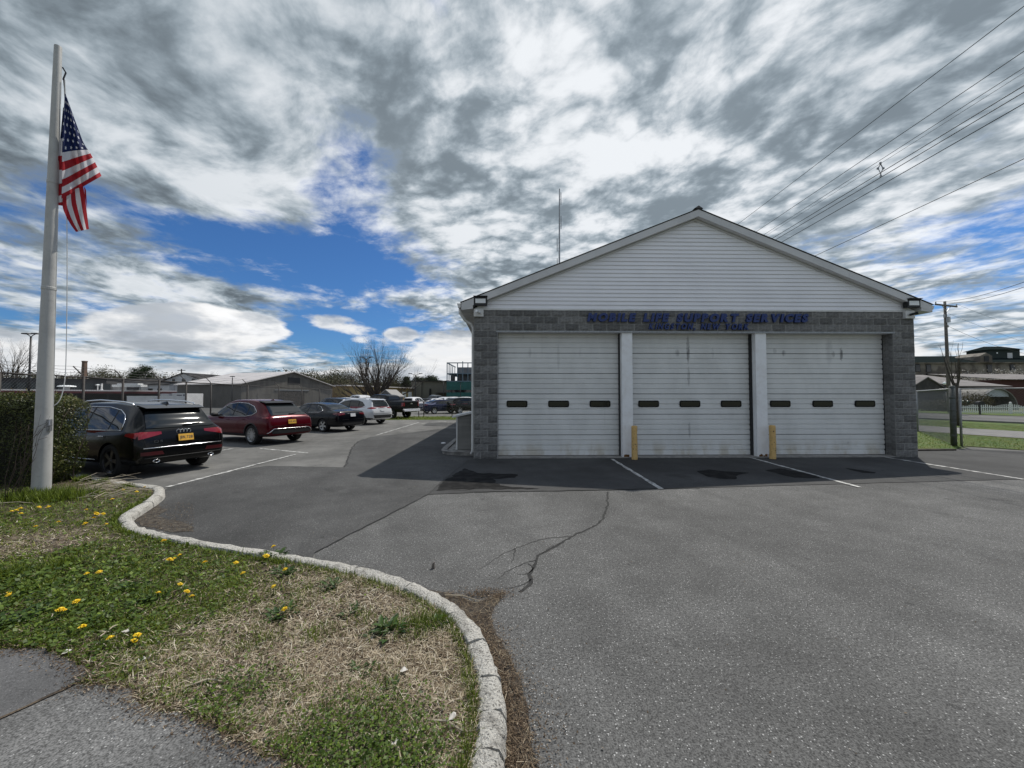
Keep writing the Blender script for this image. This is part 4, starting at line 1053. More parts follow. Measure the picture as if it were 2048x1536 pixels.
# ---- silver SUV
rav_k = [(0, .46, .72, .76, .72, .66), (.02, .40, .78, .82, .82, .74), (.06, .36, .90, .94, .87, .78), (.10, .33, .98, 1.04, .89, .78), (.16, .31, 1.02, 1.14, .90, .75), (.28, .29, 1.04, 1.38, .91, .69), (.40, .28, 1.05, 1.53, .915, .65), (.50, .28, 1.05, 1.585, .92, .64), (.9, .28, 1.04, 1.63, .92, .64), (1.6, .28, 1.02, 1.66, .92, .64), (2.3, .28, 1.0, 1.65, .92, .64), (2.85, .28, .99, 1.55, .92, .635), (3.2, .28, .98, 1.36, .92, .66), (3.6, .28, .97, 1.09, .915, .76), (4.05, .29, .92, 1.0, .90, .76), (4.40, .30, .82, .88, .86, .72), (4.52, .32, .70, .76, .78, .64), (4.57, .38, .62, .66, .66, .54)]
rav = dict(cat='car', keys=rav_k, hw=.92, R=.355, wx=(.95, 3.61), paint=pt_silver, rim=((7, .020, .024, False), m_alloy),
    dlo=([(.72, 1.20), (1.0, 1.11), (1.5, 1.07), (2.2, 1.05), (3.0, 1.03), (3.5, 1.02)], [(.72, 1.215), (1.0, 1.43), (1.4, 1.53), (2.0, 1.55), (2.6, 1.50), (3.05, 1.32), (3.5, 1.035)]),
    panes=((.80, 1.22), (1.28, 2.02), (2.09, 3.42)), clad=(.28, .44),
    tail_side=((((.10, .99), (.46, 1.03), (.46, 1.06), (.10, 1.13)), m_tail),), tail_rear=((((.46, 1.03), (.88, .99), (.88, 1.14), (.46, 1.075)), m_tail),),
    seams=([(1.25, 1.04), (1.22, .9), (1.36, .62), (1.4, .46)], [(2.06, 1.02), (2.06, .46)], [(3.25, 1.0), (3.28, .6), (3.22, .46)]), handles=((1.42, .95), (2.3, .93)), mirror=(3.1, 1.05), mirror_mat=pt_silver,
    rear_glass=(1.14, 1.48, .66, .57), rear_parts=[(((-.70, .42), (.70, .42), (.80, .62), (-.80, .62)), 'bumper_insert', m_clad), (((-.26, .86), (.26, .86), (.26, 1.0), (-.26, 1.0)), 'plate_recess', pt_silver)],
    rear_lines=[([(-.34, 1.03), (.34, 1.03)], .012, 'chrome_strip', m_chrome), ([(-.74, .70), (.74, .70)], .005, 'tailgate_seam', m_well)], plate=(.92, m_platew, None))
rd, cd_ = build_car('parked_car', 'silver SUV with red wedge tail lamps next to the black pickup', GRP, rav)
place(rd, G(724, 849.5), TH, (.95, .80))
MB().hexa([(.30, -.56, 1.535), (.30, .56, 1.535), (.58, .62, 1.585), (.58, -.62, 1.585), (.27, -.56, 1.56), (.27, .56, 1.56), (.58, .62, 1.615), (.58, -.62, 1.615)]).build('roof_spoiler', pt_silver, rd)
for sg in (1, -1): MB().tube([(.85, sg * .60, 1.61), (.95, sg * .60, 1.66), (1.9, sg * .60, 1.695), (2.5, sg * .60, 1.66), (2.6, sg * .6, 1.6)], .017, 5).build('roof_rail', m_alloyd, rd, smooth=True)
# ---- black pickup
pk_k = [(0, .58, 1.26, 1.34, .93, .90), (.04, .54, 1.30, 1.39, .965, .92), (.10, .52, 1.31, 1.40, .985, .93), (1.5, .50, 1.32, 1.40, 1.0, .93), (1.80, .48, 1.32, 1.41, 1.0, .92), (1.83, .47, 1.28, 1.50, 1.0, .86), (1.86, .46, 1.27, 1.74, 1.0, .76), (1.95, .46, 1.27, 1.86, 1.0, .73), (2.2, .46, 1.26, 1.91, 1.0, .72), (2.9, .46, 1.25, 1.94, 1.0, .72), (3.4, .46, 1.24, 1.90, 1.0, .71), (3.7, .46, 1.24, 1.74, 1.0, .73), (4.15, .46, 1.22, 1.34, .99, .84), (4.9, .46, 1.18, 1.27, .98, .84), (5.5, .48, 1.10, 1.18, .96, .82), (5.72, .5, .95, 1.0, .92, .78), (5.8, .55, .85, .90, .85, .7)]
pku = dict(cat='pickup truck', keys=pk_k, hw=1.0, R=.40, wx=(1.2, 4.75), wd=.27, paint=pt_black, rim=((5, .045, .035, False), m_chrome), archk=1.13,
    dlo=([(2.0, 1.31), (2.6, 1.30), (3.4, 1.28), (4.02, 1.27)], [(2.0, 1.72), (2.2, 1.81), (3.2, 1.82), (3.5, 1.74), (4.02, 1.29)]), panes=((2.04, 2.84), (2.92, 3.92)),
    tail_side=((((.03, 1.0), (.16, 1.0), (.16, 1.28), (.03, 1.28)), m_tail),), tail_rear=((((.80, 1.0), (.955, 1.0), (.955, 1.28), (.80, 1.28)), m_tail),),
    seams=([(1.81, 1.36), (1.81, .56)], [(2.88, 1.25), (2.88, .56)], [(3.9, 1.22), (3.94, .8), (3.88, .56)]), handles=((2.1, 1.14), (3.0, 1.13)), mirror=(3.7, 1.32), rear_parts=[],
    rear_lines=[([(-.76, .80), (-.76, 1.32), (.76, 1.32), (.76, .80)], .006, 'tailgate_seam', m_well)], plate=None)
re_, ce_ = build_car('pickup_truck', 'black crew-cab pickup truck with chrome rear bumper', GRP, pku)
place(re_, G(784, 837.5), TH, (1.2, .87))
MB().box(.10, 1.80, -.80, .80, 1.405, 1.425).build('bed_cover', m_clad, re_)
MB().hexa([(-.16, -.93, .60), (-.16, .93, .60), (.02, .97, .60), (.02, -.97, .60), (-.14, -.93, .80), (-.14, .93, .80), (.02, .97, .80), (.02, -.97, .80)]).build('rear_bumper', m_chrome, re_)
ce_.quad(((-.6, 1.44), (.6, 1.44), (.58, 1.80), (-.58, 1.80)), lambda y, z: ce_.rear(y, z, .01), 10, 5, flip=True).build('rear_window', m_glass, re_, smooth=True)
MB().box(.0, .02, -.12, .12, -.04, .04).build('tailgate_handle', m_chrome, re_, loc=(-.03, 0, 1.2))
MB().tube([(3.9, .9, 1.22), (3.92, .92, 1.6), (3.9, .92, 2.2)], .006, 4).build('antenna', m_dark, re_)

# ---- cars behind the row and in the far lot: simpler copies of three bodies
lite_suv = dict(suvA, nst=34, paint=pt_grey, seams=[], handles=[], plate=None, rim=((5, .03, .02, False), m_alloy)); lite_sed = dict(sed, nst=34, paint=pt_white, plate=None); lite_rav = dict(rav, nst=34, paint=pt_white, plate=None); lite_pk = dict(pku, nst=34, paint=pt_white)
base = {}
def far_car(kind, px, py, heading, mat_, label, group, name='parked_car', corner=(0, 0)):
    sp = {'suv': lite_suv, 'sedan': lite_sed, 'wagon': lite_rav, 'pickup': lite_pk}[kind]
    if kind not in base: base[kind] = build_car(name, label, group, sp, True)[0]; r_ = base[kind]
    else: r_ = copy_tree(base[kind]); r_.name = name; tag(r_, label, sp['cat'], group)
    recolour(r_, mat_); p = px if hasattr(px, '__len__') else G(px, py)
    place(r_, (p[0], p[1]), heading, (sp['keys'][-1][0] / 2, 0)); return r_
FG = 'cars in the lots beyond the row'
far_car('sedan', (-15.6, 24.4), 0, 152, pt_white, 'white sedan seen over the red crossover by the fence', FG)
far_car('suv', (-15.2, 33.0), 0, 150, pt_char, 'charcoal SUV behind the blue-black sedan', FG)
far_car('wagon', (-16.2, 37.6), 0, 150, pt_white, 'white wagon with roof showing over the charcoal SUV', FG)
far_car('pickup', (-18.6, 47.0), 0, 150, pt_white, 'white pickup whose roof shows over the silver SUV', FG, 'pickup_truck')
far_car('sedan', (-13.3, 15.9), 0, 205, pt_white, 'white sedan whose roof shows just beyond the black SUV', FG) if False else None
far_car('sedan', (-7.35, 40.5), 0, 40, pt_blue, 'dark blue sedan beyond the grass strip, facing away', FG)
far_car('suv', (-4.9, 41.2), 0, 40, pt_black, 'black SUV half hidden by the garage corner beyond the grass strip', FG)
far_car('wagon', (-16.6, 50.5), 0, 10, pt_maroon, 'maroon wagon beside the small grey shed', FG)
far_car('wagon', (-14.3, 57.0), 0, 75, pt_white, 'white wagon just beyond the maroon wagon', FG)
row = [('sedan', -11.2, 58, pt_white, 'white sedan at the open end of the far row'), ('suv', -10.4, 63, pt_silver, 'silver SUV in the far row under the teal building'), ('sedan', -8.6, 60, pt_char, 'charcoal sedan in the far row under the teal building'),
       ('wagon', -7.7, 66, pt_white, 'white wagon in the far row under the teal building'), ('sedan', -6.0, 62, pt_silver, 'silver sedan in the far row under the teal building'), ('suv', -5.6, 69, pt_black, 'black SUV in the far row under the teal building'),
       ('pickup', -13.0, 66, pt_grey, 'grey pickup in the far row by the tan wall'), ('sedan', -8.8, 72, pt_maroon, 'maroon sedan deep in the far lot'), ('suv', -11.0, 74, pt_white, 'white SUV deep in the far lot'), ('sedan', -4.2, 58, pt_white, 'white sedan in the far row nearest the garage corner')]
for k, x, y, mt_, lb in row: far_car(k, (x, y), 0, 62, mt_, lb, FG, 'pickup_truck' if k == 'pickup' else 'parked_car')

# ================================================================== flagpole and flag
m_pole = M('flagpole_paint', (.42, .42, .405), .5, c2=(.35, .35, .34), scale=3, detail=6, lo=.45, hi=.7, dirt=((.20, .19, .17), 14, .25))
FP = G(82, 992, .09); FH = 7.95
fp = thing('flagpole', 'tall tapered off-white flagpole rising from the grass in front of the hedge', 'flagpole', (FP.x, FP.y, .05))
rad = lambda z: .118 - (.118 - .050) * (z / FH)
rows = [(rad(z), z) for z in np.linspace(-.05, FH, 18)]
MB().lathe(rows + [(.048, FH + .012), (.03, FH + .022), (.001, FH + .024)], 24).build('pole', m_pole, fp, sharp=50)
for z in (3.62, 5.5): MB().lathe([(rad(z) + .001, z - .03), (rad(z) + .005, z - .02), (rad(z) + .005, z + .02), (rad(z) + .001, z + .03)], 24).build('joint_ring', m_pole, fp)
# frame seen from the camera: right-hand vector and towards-camera vector at the pole
vd = Vector((FP.x, FP.y, 0)).normalized(); RV = Vector((vd.y, -vd.x, 0)); TV = -vd
PD = FP.length
def pole_off(a, b, z): return RV * a + TV * b + Vector((0, 0, z))
MB().tube([pole_off(.07, 0, 7.4), pole_off(.10, .0, 7.55), pole_off(.06, 0, 7.62)], .012, 5).build('pulley', m_dark, fp)
MB().tube([pole_off(.075, .0, 7.45), pole_off(.095, .01, 7.25), pole_off(.105, .02, 7.02)], [.011, .012, .009], 5).build('snap_hook', m_dark, fp)

MB().box(-.02, .02, -.03, .03, -.10, .10).build('cleat', m_steel, fp, loc=pole_off(.06, .095, 1.25)); MB().tube([pole_off(.06, .12, 1.16), pole_off(.06, .135, 1.25), pole_off(.06, .12, 1.34)], .012, 5).build('cleat_horn', m_steel, fp)
MB().lathe([(.150, .0), (.150, .05), (.125, .07), (.119, .075)], 24).build('base_collar', m_pole, fp, sharp=40)
def flag_mat():
    m, nt, b = base_mat('flag_cloth'); uv = nt.nodes.new('ShaderNodeUVMap'); u, v, w = sep(nt, S(nt, uv.outputs[0]))
    s = (v * 13.0).m('FLOOR').m('MODULO', 2.0)
    c = mixc(nt, s, (.34, .018, .026), (.62, .61, .63))
    can = u.m('LESS_THAN', .40) * v.m('LESS_THAN', 7 / 13)
    # stars: a staggered grid of dots on the blue field
    gx, gy = u * (1 / .40) * 5.0, v * (13 / 7) * 8.0
    rowi = gy.m('FLOOR').m('MODULO', 2.0)
    fx = (gx + rowi * .5).m('FRACT') - .5; fy = (gy.m('FRACT') - .5) * .80
    ang = fy.m('ARCTAN2', fx); rr_ = (fx * fx + fy * fy).m('SQRT')
    star = rr_.m('LESS_THAN', (ang * 5.0).m('COSINE') * .05 + .155)
    blue = mixc(nt, star, (.012, .022, .085), (.66, .67, .70))
    c = mixc(nt, can, c, blue)
    setin(nt, b, 'Base Color', c); b.inputs['Roughness'].default_value = .75; b.inputs['Specular IOR Level'].default_value = .2
    bump(nt, b, nz(nt, ocoord(nt), 9, 4), .25, .03)
    tr = nt.nodes.new('ShaderNodeBsdfTranslucent'); nt.links.new(c.o, tr.inputs[0]); mx = nt.nodes.new('ShaderNodeMixShader'); mx.inputs[0].default_value = .22
    o = [n for n in nt.nodes if n.type == 'OUTPUT_MATERIAL'][0]
    nt.links.new(b.outputs[0], mx.inputs[1]); nt.links.new(tr.outputs[0], mx.inputs[2]); nt.links.new(mx.outputs[0], o.inputs[0])
    return m
m_flag = flag_mat()
# flag geometry, measured at the pole's distance: (right, up) in metres from the photograph
ks = FP.y / FPX
def fz(py): return at(82, py, FP.y).z - .05
def fr(px, py):
    xc = FP.x + 0 * py; P_ = at(px, py, FP.y); C0 = FP.x
    return (P_.x - C0) * (vd.y) * 1.0
def F3(px, py, depth=0.0):
    """a point of the cloth: the pole's own plane facing the viewer, moved 'depth' towards the camera"""
    d = ray(px, py); n = TV; k = (Vector((FP.x, FP.y, 0)) + n * depth - Vector((0, 0, CAM_H))).dot(n) / d.dot(n)
    return Vector((0, 0, CAM_H)) + d * k
rope = [F3(x_, y_, .04) - Vector((FP.x, FP.y, .05)) for x_, y_ in ((130, 160), (132, 300), (134, 460), (134, 600), (132, 720), (129, 765), (122, 795), (113, 808), (104, 812))]
MB().tube(smooth_path(rope, 3), .0065, 5).build('halyard', m_white, fp)
def cloth(rows, uvs, name_mesh):
    b = MB().grid(rows); me = b.mesh(name_mesh, m_flag, smooth=True)
    l = me.uv_layers.new(name='UVMap'); n = len(rows[0]); flat = [q for r_ in uvs for q in r_]
    for lp in me.loops: l.data[lp.index].uv = flat[lp.vertex_index]
    return me
L0 = [(129.5, 188), (127, 225), (125, 270), (124, 320), (124, 365), (123, 397)]      # hoist side fold
R0 = [(131, 187), (150, 240), (167, 285), (180, 305), (192, 328), (203, 352)]        # outer fold
lp_, rp_ = smooth_path([Vector((*p, 0)) for p in L0], 6), smooth_path([Vector((*p, 0)) for p in R0], 6)
n = len(lp_); rows, uvs = [], []
for i in range(n):
    v = i / (n - 1); r_, q_ = [], []
    for k in range(25):
        s = k / 24; bow = math.sin(s * math.pi) * 7 * v
        x = lp_[i].x + (rp_[i].x - lp_[i].x) * s; y = lp_[i].y + (rp_[i].y - lp_[i].y) * (s ** 1.25) + bow * -.4
        dep = .10 + v * (.10 * math.sin(s * 9.5 + .6) + .05 * math.sin(s * 19 + v * 3)) + .02 * math.sin(v * 21 + s * 5) * v
        r_.append(F3(x, y, dep)); q_.append((.03 + s * .36, .0 + v * .9999))
    rows.append(r_); uvs.append(q_)
flag = thing('flag', 'limp striped flag with starred blue corner hanging from the flagpole', 'flag', (FP.x, FP.y, 0)); inv = Matrix.Translation((-FP.x, -FP.y, 0))
def addcloth(rows, uvs, nm):
    me = cloth([[inv @ p for p in r_] for r_ in rows], uvs, nm); return link(nm, me, flag)
addcloth(rows, uvs, 'front_fold')
def strip(pl, pr, uv, dep, nm, wav=.03, nk=14):
    a, b = smooth_path([Vector((*p, 0)) for p in pl], 6), smooth_path([Vector((*p, 0)) for p in pr], 6); rows, uvs = [], []
    for i in range(len(a)):
        v = i / (len(a) - 1); r_, q_ = [], []
        for k in range(nk + 1):
            s = k / nk; p = a[i] * (1 - s) + b[i] * s
            r_.append(F3(p.x, p.y, dep + wav * math.sin(s * 7 + v * 4) * (.3 + v))); q_.append(uv(s, v))
        rows.append(r_); uvs.append(q_)
    addcloth(rows, uvs, nm)
# the fly end hanging below: stripes run down its length
strip([(126, 388), (125, 412), (131, 430), (140, 447), (152, 464)], [(166, 372), (170, 392), (172, 410), (175, 435), (178, 458)], lambda s, v: (.55 + v * .4, 1.0 - (1 - s) * 4.95 / 13 - .002 if False else (8.02 + (1 - s) * 4.9) / 13), .05, 'fly_end')
strip([(168, 372), (169, 385), (172, 405)], [(172, 380), (173, 395), (174, 418)], lambda s, v: (.7, (8.2 + s * .6) / 13), .02, 'fly_edge', .005, 4)
# the hoist edge bunched against the pole
strip([(126, 215), (119, 290), (113, 345), (112, 395), (113, 410)], [(128, 215), (126, 290), (126, 345), (126, 390), (128, 412)], lambda s, v: (.2 + s * .15, .42 + v * .575), .035, 'hoist_fold', .02, 8)

# bare twigs of the hedge in front of the pole
tw = thing('bare_twig', 'bare brown twigs bending across the foot of the flagpole', 'twig', (FP.x - .25, FP.y - .2, .08)); rn = random.Random(4); m_twig = M('twig_bark', (.07, .05, .04), .9)
for k in range(9):
    a = Vector((rn.uniform(.0, .10), rn.uniform(-.1, .06), 0)); pts = [a]
    dirx = rn.uniform(.06, .24)
    for j in range(1, 8): pts.append(a + Vector((dirx * j * .32 + rn.uniform(-.02, .02), rn.uniform(-.02, .02) - .02, j * (.17 + .01 * k * .4))))
    MB().tube(pts, [.007 * (1 - j / 9) for j in range(8)], 4).build('stem', m_twig, tw)
    for j in (3, 5, 6):
        d = Vector((rn.uniform(-.05, .22), rn.uniform(-.04, .04), rn.uniform(.05, .22))); MB().tube([pts[j], pts[j] + d * .6, pts[j] + d], [.004, .003, .002], 3).build('side_shoot', m_twig, tw)

# ================================================================== hedge
def leaf_cloud(name, P, N, size, tint, mat, aspect=.55, seed=0, parent=None):
    """one small folded leaf per point"""
    rs = np.random.RandomState(seed); n = len(P)
    t1 = np.cross(N, rs.normal(size=(n, 3))); t1 /= np.linalg.norm(t1, axis=1, keepdims=True) + 1e-9
    t2 = np.cross(N, t1); t2 /= np.linalg.norm(t2, axis=1, keepdims=True) + 1e-9
    s = (size if np.isscalar(size) else size[:, None]) * (rs.uniform(.6, 1.3, (n, 1)))
    V = np.stack([P, P + t1 * s * .5 + t2 * s * aspect * .5, P + t1 * s, P + t1 * s * .5 - t2 * s * aspect * .5], 1).reshape(-1, 3)
    F = np.arange(n * 4).reshape(-1, 4)
    return link(name, np_mesh(name, V, F, mat, np.repeat(tint, 4)), parent)
m_hedge = leafmat('hedge_leaf', [(.016, .022, .006), (.036, .050, .010), (.070, .085, .016), (.12, .115, .025), (.14, .075, .028)], .45, .2)
def hedge(name, label, x0, x1, y0, y1, h, nleaf, seed):
    rs = np.random.RandomState(seed); o = thing(name, label, 'hedge', ((x0 + x1) / 2, (y0 + y1) / 2, .06))
    cx, cy = (x0 + x1) / 2, (y0 + y1) / 2
    U = rs.uniform(-1, 1, (nleaf, 3)); U[:, 2] = rs.uniform(0, 1, nleaf)
    # push towards the clipped surface
    ax = rs.randint(0, 3, nleaf); k = 1 - rs.exponential(.10, nleaf); k = np.clip(k, -1, 1)
    sgn = np.sign(U[np.arange(nleaf), np.minimum(ax, 1)])
    for a in (0, 1): U[ax == a, a] = (k * sgn)[ax == a]
    U[ax == 2, 2] = np.clip(k, 0, 1)[ax == 2]
    P = np.stack([U[:, 0] * (x1 - x0) / 2, U[:, 1] * (y1 - y0) / 2, U[:, 2] * h], 1)
    # rounded right end and lumpy skin
    e = np.clip((np.abs(U[:, 0]) * (x1 - x0) / 2 - ((x1 - x0) / 2 - .5)) / .5, 0, 1)
    P[:, 1] *= 1 - .35 * e ** 2; P[:, 2] *= 1 - .10 * e ** 2 - .10 * np.abs(U[:, 1]) ** 3
    lump = np.array([mnoise.noise(Vector((p[0] * 1.7, p[1] * 1.7, p[2] * 1.7 + seed))) for p in P])
    lump2 = np.array([mnoise.noise(Vector((p[0] * 4.5, p[1] * 4.5, p[2] * 4.5 + seed + 9))) for p in P])
    P += (P - np.array([0, 0, h * .45])) * (.20 * lump + .12 * lump2)[:, None] * np.array([.05, 1, .42])
    low = np.clip(1 - P[:, 2] / .35, 0, 1); P[:, 0] = np.where(P[:, 0] > 0, P[:, 0] - low * .25 * e, P[:, 0])
    keep_ = rs.uniform(size=nleaf) < np.clip(1.0 + 1.2 * lump2, .25, 1); P, U, e, lump = P[keep_], U[keep_], e[keep_], lump[keep_]; nleaf = len(P)
    N = np.stack([U[:, 0] * e, U[:, 1], (U[:, 2] - .3)], 1) + rs.normal(0, .55, (nleaf, 3)); N /= np.linalg.norm(N, axis=1, keepdims=True)
    top = np.clip((P[:, 2] / h - .55) / .45, 0, 1)
    tint = np.clip(rs.normal(.31, .16, nleaf) + .22 * lump + .22 * top * rs.uniform(0, 1, nleaf), 0, 1)
    leaf_cloud('foliage', P, N, .034, tint, m_hedge, .55, seed, o)['kind'] = 'stuff'
    st = MB(); rn = random.Random(seed)
    for k in range(int((x1 - x0) * 22)):
        a = Vector((rn.uniform(x0, x1) - cx, rn.uniform(y0, y1) * .7 + cy * .3 - cy, 0)); p = [a]
        for j in range(1, 6): p.append(p[-1] + Vector((rn.uniform(-.12, .12), rn.uniform(-.10, .10), h / 5.4)))
        st.tube(p, [.013, .011, .009, .007, .005, .003], 4)
        for j in (2, 3, 4): st.tube([p[j], p[j] + Vector((rn.uniform(-.3, .3), rn.uniform(-.25, .25), rn.uniform(.1, .3)))], [.006, .002], 3)
    SP_, ST_ = [], []
    for k in range(int((x1 - x0) * 16)):
        a = Vector((rn.uniform(x0, x1 - .3) - cx, rn.uniform(y0, y1) - cy, h * rn.uniform(.84, .95))); d = Vector((rn.gauss(0, .3), rn.gauss(-.15, .3), 1)).normalized(); L_ = rn.uniform(.10, .30)
        st.tube([a, a + d * L_], [.004, .002], 3)
        for j in range(9): SP_.append(tuple(a + d * L_ * (.3 + .7 * j / 8))); ST_.append(rn.uniform(.55, 1.0))
    N2 = np.random.RandomState(seed + 1).normal(size=(len(SP_), 3)); N2 /= np.linalg.norm(N2, axis=1, keepdims=True)
    leaf_cloud('new_shoots', np.array(SP_), N2, .034, np.array(ST_), m_hedge, .5, seed + 2, o)['kind'] = 'stuff'
    st.build('stems', m_twig, o)['kind'] = 'stuff'
    core = MB().box(-(x1 - x0) / 2 + .35, (x1 - x0) / 2 - .38, -(y1 - y0) / 2 + .24, (y1 - y0) / 2 - .24, -.02, h - .14); core.build('shade_core', M('shade_core', (.012, .013, .007), 1.0, c2=(.02, .018, .01), scale=30), o)  # solid core box, coloured near black for the shade inside the hedge
    return o
hedge('hedge', 'clipped dark green hedge with bronze new leaves behind the flagpole', -16.5, -8.78, 7.25, 8.15, 1.80, 110000, 3)

# ================================================================== chain-link yard fence
m_fence = M('fence_steel', (.055, .050, .047), .7, metal=.2, c2=(.035, .030, .028), scale=12)
m_mesh = M('fence_wire', (.20, .20, .20), .5, metal=.6)
def chain_link(o, a, b, h, z0=.05, pitch=.075, r=.0022, mat=None, nm='chain_link'):
    """crossing wires between two posts, cut to the panel"""
    d = (b - a); L = d.length; d = d.normalized(); m = MB(); n = int((L + h) / pitch)
    nrm = Vector((-d.y, d.x, 0)) * r
    for s in (1, -1):
        for i in range(n):
            u0 = i * pitch - h; u1 = u0 + h; ua, ub = max(u0, 0), min(u1, L)
            if ub - ua < .02: continue
            za, zb = ua - u0, ub - u0
            if s < 0: za, zb = h - za, h - zb
            p, q = a + d * ua + Vector((0, 0, z0 + za)) + nrm * s, a + d * ub + Vector((0, 0, z0 + zb)) + nrm * s
            t_ = (q - p).normalized(); w = t_.cross(Vector((d.y, -d.x, 0))).normalized() * r; w2 = Vector((d.y, -d.x, 0)) * r
            k = len(m.v); m.v += [tuple(p + w), tuple(p - w * .5 + w2), tuple(p - w * .5 - w2), tuple(q + w), tuple(q - w * .5 + w2), tuple(q - w * .5 - w2)]
            m.f += [(k, k + 1, k + 4, k + 3), (k + 1, k + 2, k + 5, k + 4), (k + 2, k, k + 3, k + 5)]; m.mi += [0] * 3
    x = m.build(nm, mat or m_mesh, o); x['kind'] = 'stuff'; return x
def yard_fence(name, label, posts, h, arm=True, top_z=None, seed=0, group=None):
    o = thing(name, label, 'fence', (0, 0, 0), 0, group); rn = random.Random(seed)
    for i, p in enumerate(posts):
        p = Vector((*p, 0)); lean = Vector((rn.uniform(-.05, .05), rn.uniform(-.05, .05), 0))
        d = Vector((*posts[min(i + 1, len(posts) - 1)], 0)) - Vector((*posts[max(i - 1, 0)], 0)); out_ = Vector((d.y, -d.x, 0)).normalized()
        q = MB().tube([p + Vector((0, 0, -.1)), p + lean + Vector((0, 0, h))], .035, 7).build('post', m_fence, o, smooth=True)
        if arm: MB().tube([p + lean + Vector((0, 0, h - .03)), p + lean + out_ * -.05 + Vector((0, 0, h + .06)), p + lean - out_ * .30 + Vector((0, 0, h + .33))], .018, 5).build('barb_arm', m_fence, o)
    for i in range(len(posts) - 1):
        a, b = Vector((*posts[i], 0)), Vector((*posts[i + 1], 0))
        MB().tube([a + Vector((0, 0, h - .02)), (a + b) / 2 + Vector((0, 0, h - .035)), b + Vector((0, 0, h - .02))], .024, 6).build('top_rail', m_fence, o, smooth=True)
        chain_link(o, a, b, h - .1, .05, .09)
        if arm:
            d = (b - a).normalized(); out_ = Vector((d.y, -d.x, 0))
            for k in (.35, .68, 1.0): MB().tube([a - out_ * .30 * k + Vector((0, 0, h + .33 * k)), (a + b) / 2 - out_ * .30 * k + Vector((0, 0, h + .33 * k - .03)), b - out_ * .30 * k + Vector((0, 0, h + .33 * k))], .006, 3).build('barbed_wire', m_fence, o)
    return o
def fpost(px, Y): p = at(px, 790, Y); return (p.x, p.y)
LF = [(-13.3, 7.0), fpost(0, 10.3), fpost(100, 11.6), fpost(166, 12.7), fpost(245, 14.3), fpost(316, 15.9), fpost(372, 17.4), fpost(422, 19.2), fpost(493, 22.5), fpost(556, 27.0), fpost(604, 31.0), fpost(638, 34.0), fpost(664, 37.0)]
yard_fence('chain_link_fence', 'tall chain-link fence with barbed wire arms behind the parked cars', LF, 2.45, True)
FF = [fpost(664, 37.0), (-15.0, 34.0), (-12.0, 33.5), fpost(838, 33.8), fpost(848, 33.6), (-5.2, 33.4), (-2.0, 33.2), (2.0, 33.0), (8, 33.0)]
yard_fence('chain_link_fence', 'low chain-link fence across the far grass strip', FF, 1.35, False, seed=3)

# ================================================================== trees
m_bark = M('bark', (.045, .037, .030), .95, c2=(.085, .072, .060), scale=10, bmp=.6, bscale=30)
def bare_tree(name, label, base_, height, spread_, stems, seed, levels=5, r0=.14, group=None, up=.55, loc_cat='tree', trunk_h=.9, twig_tint=None, spl=3):
    o = thing(name, label, loc_cat, base_, 0, group); rn = random.Random(seed); tr, cr_ = MB(), MB()
    def grow(p, d, length, r, lev):
        pts = [p]; rad_ = [r]; seg = 3 if lev < levels - 1 else 2
        for k in range(seg):
            d = (d + Vector((rn.gauss(0, .10), rn.gauss(0, .10), rn.gauss(.03, .06)))).normalized()
            pts.append(pts[-1] + d * length / seg); rad_.append(r * (1 - .42 * (k + 1) / seg))
        (tr if lev <= 1 else cr_).tube(pts, rad_, 6 if lev < 2 else (4 if lev < 4 else 3), cap=False)
        if lev >= levels: return
        nb = rn.choice((2, 3)) if lev < levels - 1 else spl
        for k in range(nb):
            j = rn.randint(1, seg) if k else seg
            ax = Vector((rn.gauss(0, 1), rn.gauss(0, 1), rn.gauss(0, .5))).normalized(); ang = rn.uniform(.16, .52) * (1 if k else .5)
            nd = (Matrix.Rotation(ang, 3, ax) @ d + Vector((0, 0, .10 * up))).normalized()
            grow(pts[j], nd, length * rn.uniform(.66, .86), rad_[j] * rn.uniform(.62, .80), lev + 1)
    trunk_top = Vector((0, 0, trunk_h)); tr.tube([Vector((0, 0, -.1)), Vector((0, 0, trunk_h * .4)), trunk_top], [r0 * 1.5, r0 * 1.25, r0 * 1.15], 8)
    for k in range(stems):
        a = 2 * math.pi * k / stems + rn.uniform(-.3, .3); tilt = rn.uniform(.15, 1.0) * spread_
        d = Vector((math.cos(a) * math.sin(tilt), math.sin(a) * math.sin(tilt), math.cos(tilt)))
        grow(trunk_top - Vector((0, 0, rn.uniform(0, trunk_h * .3))), d, height * .30 * rn.uniform(.85, 1.1), r0 * rn.uniform(.55, .8), 1)
    tr.build('trunk', m_bark, o, smooth=True); cr_.build('crown', m_bark, o, smooth=True)['kind'] = 'stuff'
    return o
TB = G(752, 818, 0); TB = Vector((TB.x, TB.y, 0))
bare_tree('bare_tree', 'wide leafless many-stemmed tree standing behind the silver SUV', TB, 9.6, 1.32, 26, 5, 6, .30, trunk_h=.7, spl=3, up=1.3)
p = at(6, 790, 92); bare_tree('bare_tree', 'leafless tree at the end of the dark factory, beside the double lamp', (p.x, p.y, 0), 14.5, .5, 5, 8, 5, .3, trunk_h=4.5)
p = at(28, 790, 96); bare_tree('bare_tree', 'rounder leafless tree between the double lamp and its taller neighbour', (p.x, p.y, 0), 12.8, .7, 6, 9, 5, .26, trunk_h=4.5)
p = at(415, 790, 125); bare_tree('bare_tree', 'pale leafless tree beyond the white gabled house', (p.x, p.y, 0), 9.5, .7, 7, 10, 4, .2, trunk_h=2.5)
p = at(124, 790, 110); bare_tree('bare_tree', 'small leafless tree beside the brick chimney', (p.x, p.y, 0), 8.5, .8, 6, 12, 4, .2, trunk_h=2)
